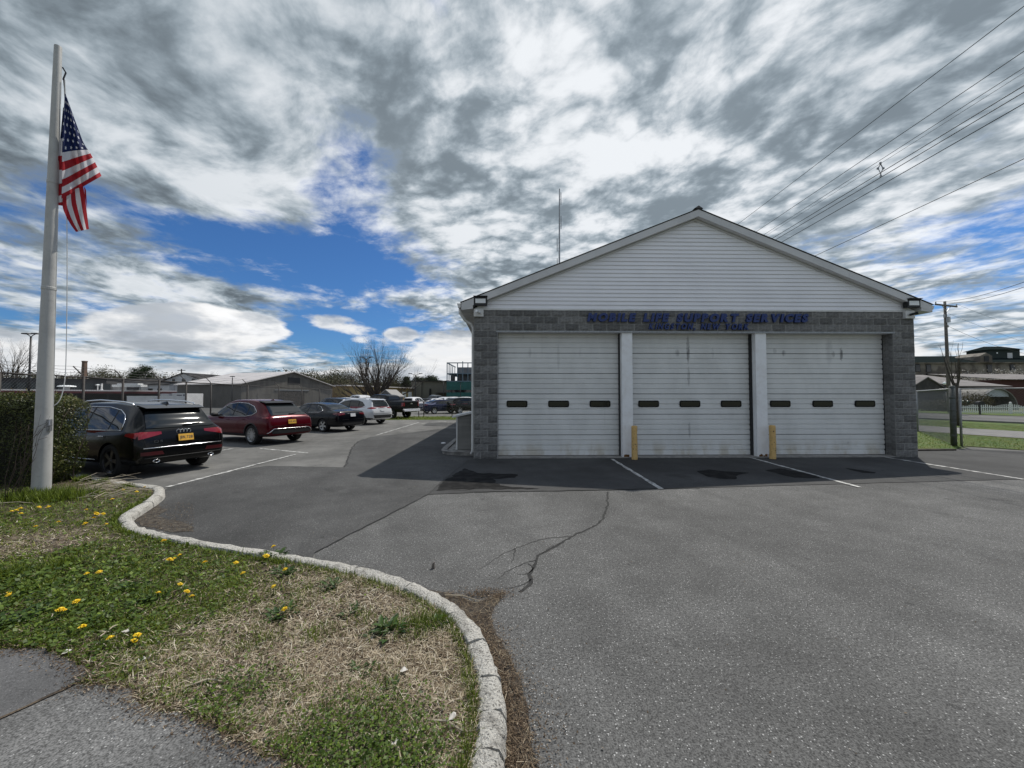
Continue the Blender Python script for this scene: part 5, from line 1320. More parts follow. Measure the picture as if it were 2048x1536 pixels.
# leafy crowns: clumps of leaves through the crown's volume
m_far = leafmat('far_leaf', [(.020, .026, .012), (.045, .050, .022), (.085, .078, .040), (.10, .075, .05)], .8, .1)
m_pine = leafmat('pine_needle', [(.008, .016, .008), (.018, .034, .014), (.035, .055, .022)], .8, .05)
m_blossom = leafmat('blossom', [(.20, .18, .14), (.45, .42, .37), (.62, .60, .56)], .8, .2)
def leafy(name, label, base_, h, w, seed, mat_, n=2600, size=.35, shape='round', group=None, cat='tree', low=.25):
    rs = np.random.RandomState(seed); o = thing(name, label, cat, base_, 0, group)
    nc = 26; C = rs.normal(0, 1, (nc, 3)); C /= np.linalg.norm(C, axis=1, keepdims=True); C *= rs.uniform(.35, 1.0, (nc, 1))
    zc_ = h * (low + (1 - low) / 2); C = C * np.array([w / 2, w / 2, h * (1 - low) / 2]) + np.array([0, 0, zc_])
    if shape == 'cone': C[:, :2] *= np.clip(1.15 - (C[:, 2:3] - h * low) / (h * (1 - low)), .08, 1)
    k = rs.randint(0, nc, n); sp_ = w * (.13 if shape == 'round' else .10)
    P = C[k] + np.clip(rs.normal(0, 1, (n, 3)), -1.7, 1.7) * np.array([sp_, sp_, sp_ * .7]); N = (P - C[k]) + rs.normal(0, .3, (n, 3)) * sp_; N /= np.linalg.norm(N, axis=1, keepdims=True) + 1e-9
    tint = np.clip(rs.uniform(.1, .9, nc)[k] * .7 + rs.normal(.15, .15, n), 0, 1)
    leaf_cloud('crown', P, N, size, tint, mat_, .7, seed, o)['kind'] = 'stuff'
    rn = random.Random(seed); t_ = MB().tube([(0, 0, -.2), (0, 0, h * .4), (rn.uniform(-.2, .2), 0, h * .85)], [w * .04, w * .03, w * .01], 6)
    for j in range(6): t_.tube([(0, 0, h * (.25 + .09 * j)), tuple(C[j])], [w * .018, w * .006], 4)
    t_.build('trunk', m_bark, o); return o
FT = 'trees beyond the buildings'
for i, (px, top, Y, w, kind, lab) in enumerate(((284, 733, 150, 7.5, 'pine', 'dark round-topped pine over the long factory roof'), (240, 741, 160, 20, 'r', 'olive tree clump left of the dark pine'), (205, 738, 170, 18, 'r', 'olive tree clump beside the brick chimney'), (330, 748, 160, 14, 'r', 'low olive tree behind the white house roof'),
        (90, 750, 120, 16, 'r', 'low olive tree behind the dark factory'), (30, 748, 120, 20, 'r', 'wide low olive tree at the open end of the dark factory'), (145, 746, 105, 6, 'r', 'small dark tree at the foot of the chimney'),
        (610, 744, 130, 18, 'r', 'leafing tree just behind the warehouse ridge'), (645, 752, 120, 15, 'r', 'leafing tree past the warehouse gable'), (675, 760, 110, 11, 'r', 'leafing tree between warehouse and yellow building'), (668, 745, 180, 20, 'r', 'taller wooded clump beyond the leafing trees'),
        (720, 752, 160, 20, 'r', 'wooded clump behind the bare tree'), (780, 757, 160, 18, 'r', 'wooded clump past the bare tree crown'), (812, 751, 150, 5.5, 'cone', 'slim dark conifer beside the lamp post'), (838, 753, 160, 7.0, 'pine', 'dark pine nearest the lamp post, over the tan wall'), (852, 756, 165, 6, 'pine', 'middle dark pine over the tan wall'), (866, 751, 160, 7.5, 'pine', 'dark pine nearest the teal building'), (540, 757, 140, 16, 'r', 'tree tops over the warehouse roof'))):
    p = at(px, top, Y); mt_ = m_far if kind == 'r' else m_pine
    leafy('leafy_tree' if kind == 'r' else 'pine_tree', lab, (p.x, p.y, 0), p.z, w, 40 + i, mt_, 9000, .42 if kind == 'r' else .34, 'cone' if kind == 'cone' else 'round', FT, low=.1 if kind == 'r' else .35)
# wooded hills far behind
m_hill = M('wooded_hill', (.030, .034, .020), 1.0, c2=(.065, .062, .042), scale=.11, detail=9, lo=.40, hi=.62)
def hill(x0, x1, y, hh, seed, depth=160):
    rn = random.Random(seed); rows = []; n = 160
    for j in range(7):
        r_ = []
        for i in range(n + 1):
            x = x0 + (x1 - x0) * i / n; e = min(1, 6 * min(i, n - i) / n)
            z = hh * e * (.62 + .5 * mnoise.noise(Vector((x * .006, seed, j * .1))) + .10 * mnoise.noise(Vector((x * .05, seed + 3, j)))) * math.sin(math.pi * .5 * j / 6) + (1.2 * mnoise.noise(Vector((x * .23, seed, j * 3.0))) if 0 < j else -1)
            r_.append((x, y + depth * j / 6, z))
        rows.append(r_)
    return struct(MB().grid(rows).build('hill', m_hill, smooth=True))
hill(-560, 80, 230, 22, 3); hill(-20, 700, 260, 20, 5); hill(-1100, 1200, 520, 34, 9, 300)

# ================================================================== buildings beyond the yard (left)
m_corr = None
def corr(name, c, c2, pitch=2.6, axis=0):
    m, nt, b = base_mat(name); o = ocoord(nt); x, y, z = sep(nt, o); w = nt.nodes.new('ShaderNodeTexWave'); w.inputs['Scale'].default_value = pitch; w.inputs['Distortion'].default_value = 0
    nt.links.new(comb(nt, x + y, 0.0, 0.0).o, w.inputs['Vector']); cc = mixc(nt, nz(nt, comb(nt, x * 2, y * 2, z * .3), 1.0, 5).sm(.35, .65), c, c2)
    setin(nt, b, 'Base Color', cc); b.inputs['Roughness'].default_value = .6; bump(nt, b, S(nt, w.outputs['Fac']), .9, .06); return m
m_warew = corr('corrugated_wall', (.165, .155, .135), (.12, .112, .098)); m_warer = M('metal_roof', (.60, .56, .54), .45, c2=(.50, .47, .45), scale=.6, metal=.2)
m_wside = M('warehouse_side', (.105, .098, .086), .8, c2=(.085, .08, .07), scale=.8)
def gable_building(name, label, A, u, L, W, eave, ridge, wall, roofm, side=None, over=.4, cat='building', door=None, attic=None):
    """A: near corner; gable width W runs along u, length L runs along v"""
    u = Vector((*u, 0)).normalized(); v = Vector((-u.y, u.x, 0)); o = thing(name, label, cat, (A[0], A[1], 0), math.atan2(u.y, u.x))
    for y_, f_ in ((0, (0, 1, 2, 3, 4)), (L, (4, 3, 2, 1, 0))): MB().add([(0, y_, -.1), (W, y_, -.1), (W, y_, eave), (W / 2, y_, ridge), (0, y_, eave)], [f_]).build('gable_wall', wall, o)
    for x_, f_ in ((0, (0, 3, 2, 1)), (W, (0, 1, 2, 3))): MB().add([(x_, 0, -.1), (x_, L, -.1), (x_, L, eave), (x_, 0, eave)], [f_]).build('side_wall', side or wall, o)
    k = (ridge - eave) / (W / 2); t_ = .12
    for s in (0, 1):
        q = lambda x, y, z: (W - x, y, z) if s else (x, y, z)
        MB().hexa([q(-over, -over, eave - over * k), q(W / 2, -over, ridge), q(W / 2, L + over, ridge), q(-over, L + over, eave - over * k), q(-over, -over, eave - over * k + t_), q(W / 2, -over, ridge + t_), q(W / 2, L + over, ridge + t_), q(-over, L + over, eave - over * k + t_)]).build('roof_slope', roofm, o)
    return o
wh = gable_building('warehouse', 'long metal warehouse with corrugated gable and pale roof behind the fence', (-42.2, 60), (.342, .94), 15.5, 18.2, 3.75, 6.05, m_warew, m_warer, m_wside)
MB().box(8.2, 10.6, -.06, .02, 4.0, 5.1).build('attic_louvre', m_dark, wh); MB().box(6.6, 11.6, -.05, .02, -.05, 2.75).build('sliding_door', M('rusty_door', (.06, .05, .045), .8, c2=(.03, .028, .026), scale=2), wh)
MB().box(2.6, 5.0, -.05, .02, .9, 2.2).build('repair_panel', m_wside, wh); MB().box(5.6, 12.6, -.10, -.0, 2.78, 2.92).build('door_track', m_steel, wh)
m_clap = M('white_clapboard', (.66, .66, .66), .6, c2=(.56, .56, .56), scale=.5); m_droof = M('dark_roof', (.035, .035, .037), .95, spec=.02, c2=(.07, .07, .07), scale=1)
p = at(328, 790, 82); hs = gable_building('white_house', 'white clapboard house with dark roof left of the warehouse', (p.x, p.y), (1, 0), 16, 8.2, 5.1, 6.7, m_clap, m_droof)
def win(o, x, z, w, h, y=-.06, mt_=None): 
    f = MB().box(x - w / 2 - .1, x + w / 2 + .1, y, y + .08, z - h / 2 - .1, z + h / 2 + .1).build('window', m_clap, o); MB().box(x - w / 2, x + w / 2, y - .02, y + .01, z - h / 2, z + h / 2).build('pane', mt_ or m_pane, f)
for x in (2.0, 4.1, 6.2): win(hs, x, 5.05, .65, .95)
for x in (1.2, 3.6, 5.8, 7.4): win(hs, x, 2.9, .8, 1.3)
p = at(214, 790, 80); wg = gable_building('white_house', 'long low white wing with dark roof joining the gabled house', (p.x + 12.4, p.y + .5), (0, 1), 13.2, 7, 4.3, 5.5, m_clap, m_droof)
for i, y in enumerate((1.5, 3.4, 6.5, 9.8)):
    f = MB().box(-.06, .02, y, y + .9, 2.3, 3.4).build('window', m_pane, wg)
# low yard building with red fascia
rs_ = thing('canopy_building', 'low flat-roofed open shed with dark red fascia behind the fence', 'shed', (-62, 40, 0), math.atan2(58 - 40, -50.5 + 62)); m_redf = M('red_fascia', (.10, .012, .014), .6, c2=(.07, .01, .01), scale=1)
Lr = math.hypot(11.5, 18)
MB().box(0, Lr, 0, 9, 2.45, 2.62).build('roof', M('pale_roof', (.62, .60, .58), .7), rs_); MB().box(-.02, Lr + .02, -.06, -.005, 2.16, 2.44).build('fascia', m_redf, rs_); MB().box(0, Lr, 7, 7.2, 0, 2.44).build('back_wall', m_dark, rs_)
for x in np.linspace(.3, Lr - .3, 7): MB().box(x - .08, x + .08, .1, .26, 0, 2.44).build('column', m_dark, rs_)
def on_roof(px, Y, name, label, cat, fn):
    q = at(px, 790, Y); o = thing(name, label, cat, (q.x, q.y, 2.62)); fn(o); return o
on_roof(133, 51, 'roof_vent', 'wide white dome vent on the shed roof beside the flagpole', 'vent', lambda o: (MB().lathe([(.9, .42), (.8, .55), (.4, .62), (.001, .63)], 14).build('hood', m_lens, o, True), MB().lathe([(.3, 0), (.3, .44)], 10).build('stack', m_steel, o)))
on_roof(195, 54, 'roof_vent', 'white cowled pipe vent on the shed roof', 'vent', lambda o: (MB().lathe([(.06, -.02), (.06, .75)], 8).build('stack', m_white, o), MB().lathe([(.28, .72), (.1, .84), (.001, .86)], 10).build('hood', m_lens, o)))
on_roof(203, 54, 'roof_vent', 'taller white pipe vent with a flared foot on the shed roof', 'vent', lambda o: (MB().lathe([(.09, -.02), (.09, .95)], 8).build('stack', m_white, o), MB().lathe([(.24, 0), (.1, .12)], 10).build('foot', m_lens, o)))
def hvac(o):
    MB().box(-2.0, 2.0, -.5, .5, .45, .78).build('cabinet', m_white, o); MB().box(-1.4, 1.5, -.4, .4, .78, .95).build('top_unit', m_white, o)
    for x in (-1.9, -1, 0, 1, 1.9): MB().box(x - .05, x + .05, -.4, .4, 0, .45).build('leg', m_steel, o)
    MB().box(.1, 1.8, -.52, -.5, .05, .42).build('grille', m_dark, o)
on_roof(259, 54, 'rooftop_unit', 'pale air handling unit on legs on the shed roof', 'rooftop unit', hvac)
for px, w, z1, lab in ((299, 5.4, 1.80, 'long white box trailer under the shed roof'), (359, 1.7, 2.12, 'short white box trailer end beside the warehouse')):
    q = at(px, 790, 46 if w > 3 else 45); o = thing('box_trailer', lab, 'trailer', (q.x, q.y, 0), 0, 'white box trailers')
    MB().box(-w / 2, w / 2, 0, 2.4, .5, z1).build('box', m_clap, o); MB().box(-w / 2 - .02, w / 2 + .02, -.02, .0, z1 - .1, z1 + .02).build('rail', m_white, o)
    for s in (-1, 1): MB().lathe([(.001, -.1), (.4, -.1), (.4, .1), (.001, .1)], 14, Matrix.Translation((s * w * .3, .3, .4)) @ Matrix.Rotation(R(90), 4, 'X')).build('wheel', m_tyre, o)
    if w < 3: MB().box(-.3, .3, -.012, -.003, 1.85, 1.95).box(.45, .6, -.012, -.003, 1.8, 2.0).build('lettering', m_ink, o)
# dark factory with window bands, chimney
q0 = at(-60, 790, 66); q1 = at(212, 790, 74); fb = thing('dark_factory', 'long dark factory wall beyond the shed roof', 'building', (q0.x, q0.y, 0), math.atan2(q1.y - q0.y, q1.x - q0.x)); Lf = (q1 - q0).length
m_fac = M('dark_factory_wall', (.040, .040, .042), .8, c2=(.06, .058, .058), scale=.4); MB().box(0, Lf, 0, 10, -.1, 4.9).build('wall', m_fac, fb); MB().box(-.1, Lf + .1, -.1, 10, 4.9, 5.05).build('parapet', m_dark, fb)
for k in range(9):
    x = 1.2 + k * (Lf - 3) / 8; f = MB().box(x, x + 2.4, -.05, .01, 2.6, 4.2).build('window', M('factory_glass', (.03, .04, .045), .2) if k == 0 else bpy.data.materials['factory_glass'], fb)
q = at(167, 790, 95); ch = thing('chimney', 'square brick factory chimney beyond the dark factory', 'chimney', (q.x, q.y, 0)); m_brick = M('chimney_brick', (.16, .10, .075), .9, c2=(.10, .075, .06), scale=2, bmp=.5, bscale=12)
MB().hexa([(-.48, -.48, -.1), (.48, -.48, -.1), (.48, .48, -.1), (-.48, .48, -.1), (-.33, -.33, 10.2), (.33, -.33, 10.2), (.33, .33, 10.2), (-.33, .33, 10.2)]).build('stack', m_brick, ch); MB().box(-.38, .38, -.38, .38, 10.2, 10.5).build('cap', m_brick, ch); MB().box(-.45, .45, -.45, .45, 5.0, 5.3).build('band', m_brick, ch)
# lamps
def lamp(px, Y, top_py, label, double=True, arm=.55, name='lamp_post'):
    q = at(px, top_py, Y); o = thing(name, label, 'lamp post', (q.x, q.y, 0), 0, 'lamp posts round the lots'); h = q.z
    MB().tube([(0, 0, -.1), (0, 0, h - .25)], [.09, .065], 7).build('post', m_dark, o, smooth=True)
    for s in ((-1, 1) if double else (0,)):
        MB().tube([(0, 0, h - .3), (s * arm * .5, 0, h - .14), (s * arm * .9, 0, h - .06)], .035, 5).build('arm', m_dark, o)
        MB().hexa([(s * arm - .30, -.16, h - .06), (s * arm + .30, -.16, h - .06), (s * arm + .30, .16, h - .06), (s * arm - .30, .16, h - .06), (s * arm - .26, -.13, h + .04), (s * arm + .26, -.13, h + .04), (s * arm + .26, .13, h + .04), (s * arm - .26, .13, h + .04)]).build('head', m_dark, o)
lamp(62, 34, 667, 'tall double-headed lamp post over the shed roof', True, .42)
lamp(465, 56, 753, 'single lamp post in front of the warehouse side wall', False); lamp(733, 56, 714, 'tall lamp post in front of the bare tree', True, .7); lamp(831, 66, 747, 'double lamp post before the tan wall', True, .9); lamp(887, 90, 761, 'lamp post at the seam of tan wall and teal building', True, .9); lamp(921, 84, 765, 'short lamp post before the teal building', False)
# yellow low building, shed, tan hall, teal structure
m_yel = M('tan_yellow_wall', (.34, .26, .12), .8, c2=(.26, .17, .09), scale=.5)
q0, q1 = at(690, 790, 84), at(846, 790, 118); yb = thing('low_building', 'low yellow-tan building with pale flat roof behind the bare tree', 'building', (q0.x, q0.y, 0), math.atan2(q1.y - q0.y, q1.x - q0.x)); Ly = (q1 - q0).length
MB().box(0, Ly, 0, 8, -.1, 4.0).build('wall', m_yel, yb); MB().box(-.5, Ly + .4, -.8, 8, 4.0, 4.25).build('roof', m_warer, yb)
for k in range(6): MB().box(20 + k * 3.2, 22.0 + k * 3.2, -.05, .01, 1.4, 3.0).build('window', m_lens if k % 3 else m_redf, yb)
MB().box(3, 9, -.05, .0, .2, 1.4).build('wall_panel', M('brown_panel', (.16, .09, .05), .8), yb)
q = at(757, 790, 47); sh_ = gable_building('garden_shed', 'small grey gabled shed beside the bare tree trunk', (q.x, q.y), (.97, -.24), 2.3, 2.0, 1.75, 2.5, M('shed_wall', (.09, .095, .10), .8), M('shed_roof', (.20, .195, .19), .6), over=.12)
MB().box(.6, 1.4, -.04, .01, 0, 1.6).build('shed_door', m_dark, sh_)
q0 = at(822, 790, 112); th_ = thing('tan_hall', 'large plain tan hall beside the teal building', 'building', (q0.x, q0.y, 0)); m_tan = M('tan_panel', (.15, .145, .12), .8, c2=(.125, .12, .10), scale=.3)
MB().box(0, 3.0, 0, 14, -.1, 5.9).build('wing', m_tan, th_); MB().box(3.0, 24, .6, 20, -.1, 6.1).build('wall', m_tan, th_); MB().box(-.1, 24.1, -.1, 20, 6.1, 6.3).build('parapet', m_dark, th_)
MB().box(5.2, 7.0, .45, .62, 0, 2.2).build('doorway', m_lens, th_); MB().tube([(5.5, .2, 0), (5.5, .2, 4.0)], .25, 8).build('downpipe', m_dark, th_); MB().box(7.5, 24, -2, .5, 2.6, 2.8).build('canopy', m_dark, th_)
q0 = at(893, 790, 96); tb = thing('teal_building', 'steel-framed building wrapped in teal netting on its lower floors', 'building', (q0.x, q0.y, 0)); m_teal = M('teal_netting', (.014, .085, .075), .7, c2=(.02, .11, .10), scale=1.2); m_tsteel = M('blue_steel', (.10, .15, .19), .5)
MB().box(0, 16, 0, 14, -.1, 1.3).build('base', m_dark, tb); MB().box(0, 16, 0, 14, 1.3, 2.7).build('netting', m_teal, tb); MB().box(.05, 16, .05, 14, 2.7, 3.35).build('window_band', m_pane, tb); MB().box(0, 16, 0, 14, 3.35, 5.4).build('netting', m_teal, tb)
for z in (5.4, 7.3, 10.0): MB().box(0, 16, 0, .25, z, z + .22).box(0, .25, .25, 14, z, z + .22).build('beam', m_tsteel, tb)
for x in (0, 2.6, 3.9, 5.2, 7.8, 10.4): MB().box(x, x + .2, .02, .22, 5.6, 10.5 if x == 3.9 else 10.0).build('column', m_tsteel, tb)
for y in (3, 6, 9, 13): MB().box(.02, .2, y, y + .2, 5.6, 10.0).build('column', m_tsteel, tb)
MB().box(2.2, 16, 4, 12, 5.5, 9.3).build('inner_block', M('inner_block', (.24, .25, .26), .8, c2=(.14, .14, .15), scale=.5), tb); MB().box(.6, 16, 1.2, 13.5, 7.25, 7.35).build('deck', m_dark, tb)
for x, w in ((1.0, .9), (2.8, .5), (5.8, 1.0)): MB().box(x, x + w, .9, 1.1, 5.7, 7.0).build('window', m_pane, tb)
q = at(363, 738, 90); up_ = thing('utility_pole', 'thin far utility pole with crossarm before the white gable', 'utility pole', (q.x, q.y, 0)); MB().tube([(0, 0, -.1), (0, 0, q.z)], .13, 6).build('post', m_bark, up_); MB().box(-.9, .9, -.05, .05, q.z - .4, q.z - .25).build('crossarm', m_bark, up_)

# ================================================================== the street side (right)
dS = Vector((.24, -.97, 0)).normalized(); nS = Vector((dS.y, -dS.x, 0)) * -1.0      # along the street, and across it away from the garage
if nS.x < 0: nS = -nS
def strip_(name, base_, w, z, mat_):
    a = Vector(base_); p = [a - dS * 130, a + dS * 60, a + dS * 60 + nS * w, a - dS * 130 + nS * w]; return struct(fan(name, [(q.x, q.y) for q in p], z, mat_))
B1 = G(1835, 863); B2 = G(1835, 851.6); B3 = G(1835, 838.6); B4 = G(1836, 826)
dist = lambda P: (P - Vector((13.0, 13.0, 0))).dot(nS)
O = Vector((13.0, 13.0, 0)); d1, d2, d3, d4 = dist(B1), dist(B2), dist(B3), dist(B4)
struct(fan('lawn', [(12.0, 60), (12.2, 13.15), (13.4, 13.2), (15.2, 13.2), (16.3, 13.95), (17.3, 12.6), (17.4, -10), (30, -10)] + [tuple((O + nS * (d1 + .2) - dS * k)[:2]) for k in (-20, 60)], .010, m_lawn))
strip_('sidewalk', O + nS * d1, d2 - d1, .03, m_walk); strip_('verge', O + nS * d2, d3 - d2 + .1, .02, m_lawn); strip_('street', O + nS * d3, d4 - d3, .012, m_road); strip_('far_verge', O + nS * d4, 14, .05, m_lawn)
kk = struct(MB().hexa([tuple(q) for q in (O + nS * d3 - dS * 130, O + nS * d3 + dS * 60, O + nS * (d3 + .15) + dS * 60, O + nS * (d3 + .15) - dS * 130, O + nS * d3 - dS * 130 + Vector((0, 0, .13)), O + nS * d3 + dS * 60 + Vector((0, 0, .13)), O + nS * (d3 + .15) + dS * 60 + Vector((0, 0, .13)), O + nS * (d3 + .15) - dS * 130 + Vector((0, 0, .13)))]).build('street_kerb', m_walk))
# chain-link fence with its thick corner post
PO = G(1908, 892); cf = thing('chain_link_fence', 'chain-link fence with thick corner post beside the garage', 'fence', (0, 0, 0)); m_gpost = M('weathered_post', (.10, .11, .105), .6, c2=(.07, .075, .07), scale=10, metal=.3)
P0_ = Vector((PO.x, PO.y, 0)); EA, EB = Vector((20.6, 19.6, 0)), Vector((20.2, 9.4, 0)); E2 = EA + (EA - P0_) * 1.0
MB().tube([P0_ + Vector((0, 0, -.1)), P0_ + Vector((0, 0, 2.12))], .085, 12).build('corner_post', m_gpost, cf, smooth=True); MB().lathe([(.09, 2.12), (.07, 2.17), (.001, 2.19)], 12, Matrix.Translation(P0_)).build('post_cap', m_gpost, cf, True)
q = P0_ + Vector((.16, -.10, 0)); MB().tube([q + Vector((0, 0, -.1)), q + Vector((0, 0, 2.08))], .035, 8).build('post', m_steel, cf, smooth=True)
for z in (.35, .8, 1.25, 1.7): MB().lathe([(.088, z), (.094, z + .01), (.094, z + .05), (.088, z + .06)], 12, Matrix.Translation(P0_)).build('tension_band', m_gpost, cf)
for a, b in ((P0_, EA), (EA, E2), (q, EB)):
    MB().tube([a + Vector((0, 0, 2.06)), b + Vector((0, 0, 2.06))], .024, 7).build('top_rail', m_steel, cf, smooth=True); MB().tube([b + Vector((0, 0, -.1)), b + Vector((0, 0, 2.06))], .035, 8).build('post', m_steel, cf, smooth=True); chain_link(cf, a, b, 2.0, .04, .075, .0020, m_mesh)
bp = MB().box(-.9, .9, -.06, .06, 0, .05).build('timber_stop', m_bark, None, loc=G(1858, 902) + Vector((0, 0, .012)), rot=(0, 0, R(4))); tag(bp, 'dark flat timber lying at the garage foot near the fence', 'timber')
# street tree, utility pole and wires
T2 = G(1917, 852); tree2 = bare_tree('street_tree', 'slim leafless street tree on the verge beyond the fence post', (T2.x, T2.y, 0), 4.2, .40, 4, 31, 3, .075, trunk_h=2.6, spl=2)
m_wood = M('pole_wood', (.155, .135, .115), .9, c2=(.10, .09, .08), scale=6, detail=6); m_cable = M('cable', (.012, .012, .013), .6); m_insul = M('insulator', (.35, .36, .37), .3)
def upole(x, y, h, label, rz, arm=1.9, full=True):
    o = thing('utility_pole', label, 'utility pole', (x, y, 0), rz)
    MB().tube([(0, 0, -.2), (0, 0, h * .5), (.0, 0, h)], [.17, .145, .11], 10).build('post', m_wood, o, smooth=True); MB().box(-arm, arm, -.16, -.06, h - .55, h - .40).build('crossarm', m_wood, o)
    for s in (-1, 1): MB().bar((s * .8, -.11, h - .55), (0, -.11, h - 1.15), .04).build('brace', m_steel, o)
    for x_ in (-arm + .1, -.35, arm - .1): MB().lathe([(.03, 0), (.06, .04), (.04, .1), (.06, .14), (.02, .22)], 8, Matrix.Translation((x_, -.11, h - .40))).build('insulator', m_insul, o)
    if full: MB().box(-.18, .18, -.32, -.12, h - 2.3, h - 1.7).build('cutout_box', m_insul, o); MB().lathe([(.07, -.2), (.09, .0), (.07, .2)], 8, Matrix.Translation((-.32, -.05, h - 1.6))).build('insulator', m_insul, o); MB().lathe([(.06, -.1), (.08, .05), (.05, .15)], 8, Matrix.Translation((.28, -.05, h - 2.7))).build('insulator', m_insul, o)
    return o
q = at(1899, 812, 41.0); PX, PY = q.x, q.y; hp = at(1888, 603, 41.0).z
po = upole(PX, PY, hp, 'wooden utility pole with crossarm across the street', R(20), 2.1)
po.rotation_euler = (0, R(-1.0), R(20))
upole(13.6, 62, 12.6, 'wooden utility pole behind the garage carrying the roadside lines', 0); upole(13.6, -26, 12.6, 'wooden utility pole at the roadside carrying the near lines', 0)
def wire(name, a, b, sag, r, label, group):
    a, b = Vector(a), Vector(b); pts = [a + (b - a) * s - Vector((0, 0, sag * 4 * s * (1 - s))) for s in np.linspace(0, 1, 41)]
    o = MB().tube(pts, r, 5, cap=False).build(name, m_cable, None, smooth=True); return tag(o, label, 'wire', group)
WG = 'overhead lines past the garage'
def vline(slope, X, r, label):
    z = 1.8 + slope * X; wire('overhead_wire', (X, 60, z + .25), (X, -26, z + .25), .35, r, label, WG)
vline(.768, 13.6, .011, 'topmost overhead wire running past the garage roof'); vline(.680, 13.6, .011, 'second overhead wire below the topmost one'); vline(.648, 13.55, .009, 'upper thin cable of the bundled lines past the roof'); vline(.638, 13.65, .006, 'fine messenger cable just under the upper bundle cable')
vline(.613, 13.6, .013, 'thick bundled cable above its two companions, through the spacer'); vline(.600, 13.75, .013, 'middle thick bundled cable through the spacer'); vline(.578, 13.6, .013, 'lowest thick bundled cable through the spacer'); vline(.470, 13.6, .011, 'lone overhead wire low over the garage eave')
sp0 = Vector((13.6, 13.95, 1.8 + .613 * 13.6)); cs = thing('cable_spacer', 'small diamond-shaped cable spacer clipped on the bundled lines', 'cable spacer', sp0)
MB().tube([(0, 0, .24), (-.09, 0, .06), (0, 0, -.14), (.09, 0, .06), (0, 0, .24)], .018, 5).build('frame', m_steel, cs, smooth=True)
for x, z in ((0, .26), (-.10, .06), (.10, .06), (0, -.24)): MB().lathe([(.015, -.035), (.035, -.03), (.035, .03), (.015, .035)], 8, Matrix.Translation((x, 0, z))).build('clip', m_steel, cs)
MB().tube([(0, 0, -.14), (0, 0, -.24)], .02, 5).build('stem', m_steel, cs)
ins = lambda x, z: po.matrix_basis @ Vector((x, -.11, z))
bpy.context.view_layer.update(); mw = po.matrix_world
for i, (a, b, s, r, lb) in enumerate((((-2.0, hp - .2), at(2200, 505, 14), .5, .016, 'upper of two drop lines from the street pole'), ((-.35, hp - .2), at(2200, 517, 14), .5, .016, 'lower of two drop lines from the street pole'),
        ((2.0, hp - .2), at(2300, 720, 60), .9, .010, 'high line leaving the street pole crossarm end'), ((.3, hp - 1.3), at(2300, 745, 62), 1.0, .010, 'line leaving the street pole below the crossarm'), ((.3, hp - 2.7), at(2300, 700, 44), 2.2, .015, 'sagging line leaving the street pole at the lower insulator'),
        ((-.1, hp - 2.7), (22, 60, 7.6), .7, .012, 'line from the street pole toward the garage'), ((-.1, hp - 3.6), (14.5, 30, 6.8), .4, .014, 'lower line from the street pole toward the garage'))):
    wire('overhead_wire', mw @ Vector((a[0], -.11, a[1])), b, s, r, lb, 'lines at the street pole')
# picket fence: each picket is a part
m_picket = M('picket_paint', (.72, .72, .72), .5); pf = thing('picket_fence', 'white scalloped picket fence along the far side of the street', 'picket fence', (0, 0, 0))
A_, B_ = G(1903, 827.5), G(2090, 829.5); A_.z = B_.z = 0; dp_ = (B_ - A_); Lp = dp_.length; dp_.normalize(); npk = Vector((dp_.y, -dp_.x, 0)); n_ = int(Lp / .155); pm = MB().box(-.035, .035, -.01, .01, .08, 1.0).mesh('picket', m_picket)
ang = math.atan2(dp_.y, dp_.x)
for i in range(n_):
    s = i * .155; ph_ = (s % 2.2) / 2.2
    if ph_ < .05: 
        k = MB().box(-.06, .06, -.06, .06, 0, 1.16).build('post', m_picket, pf, loc=A_ + dp_ * s, rot=(0, 0, ang)); MB().add([(-.08, -.08, 1.16), (.08, -.08, 1.16), (.08, .08, 1.16), (-.08, .08, 1.16), (0, 0, 1.24)], [(0, 1, 4), (1, 2, 4), (2, 3, 4), (3, 0, 4), (3, 2, 1, 0)]).build('post_cap', m_picket, k); continue
    o = link('picket', pm, pf, A_ + dp_ * s, (0, 0, ang)); o.scale = (1, 1, .80 + .22 * abs(math.cos(math.pi * ph_)) ** 1.0)
for z in (.22, .66): MB().bar(A_ + Vector((0, 0, z)) - npk * -.03, B_ + Vector((0, 0, z)) - npk * -.03, .03, .08).build('rail', m_picket, pf)
# mailbox, globe lamp, planter by the street
q = G(1960, 829.5); mb = thing('mailbox', 'black mailbox on a post in front of the picket fence', 'mailbox', (q.x, q.y, 0), ang); MB().box(-.05, .05, -.05, .05, -.1, .95).build('post', m_dark, mb); MB().box(-.22, .22, -.25, .25, .95, 1.12).build('box', m_dark, mb)
MB().add([(.22 * math.cos(a), y, 1.12 + .2 * math.sin(a)) for y in (-.25, .25) for a in np.linspace(0, math.pi, 9)], [tuple(range(9))[::-1], tuple(range(9, 18))] + [(k, k + 1, k + 10, k + 9) for k in range(8)]).build('lid', m_dark, mb)
q = at(1890, 790, 50); gl = thing('globe_lamp', 'black lamp post with round white globe near the utility pole', 'lamp post', (q.x, q.y, 0)); MB().tube([(0, 0, -.1), (0, 0, 3.25)], [.07, .05], 8).build('post', m_dark, gl, smooth=True); MB().lathe([(.2 * math.sin(a) + .001, 3.45 - .2 * math.cos(a)) for a in np.linspace(0, math.pi, 11)], 14).build('globe', m_lens, gl, True)
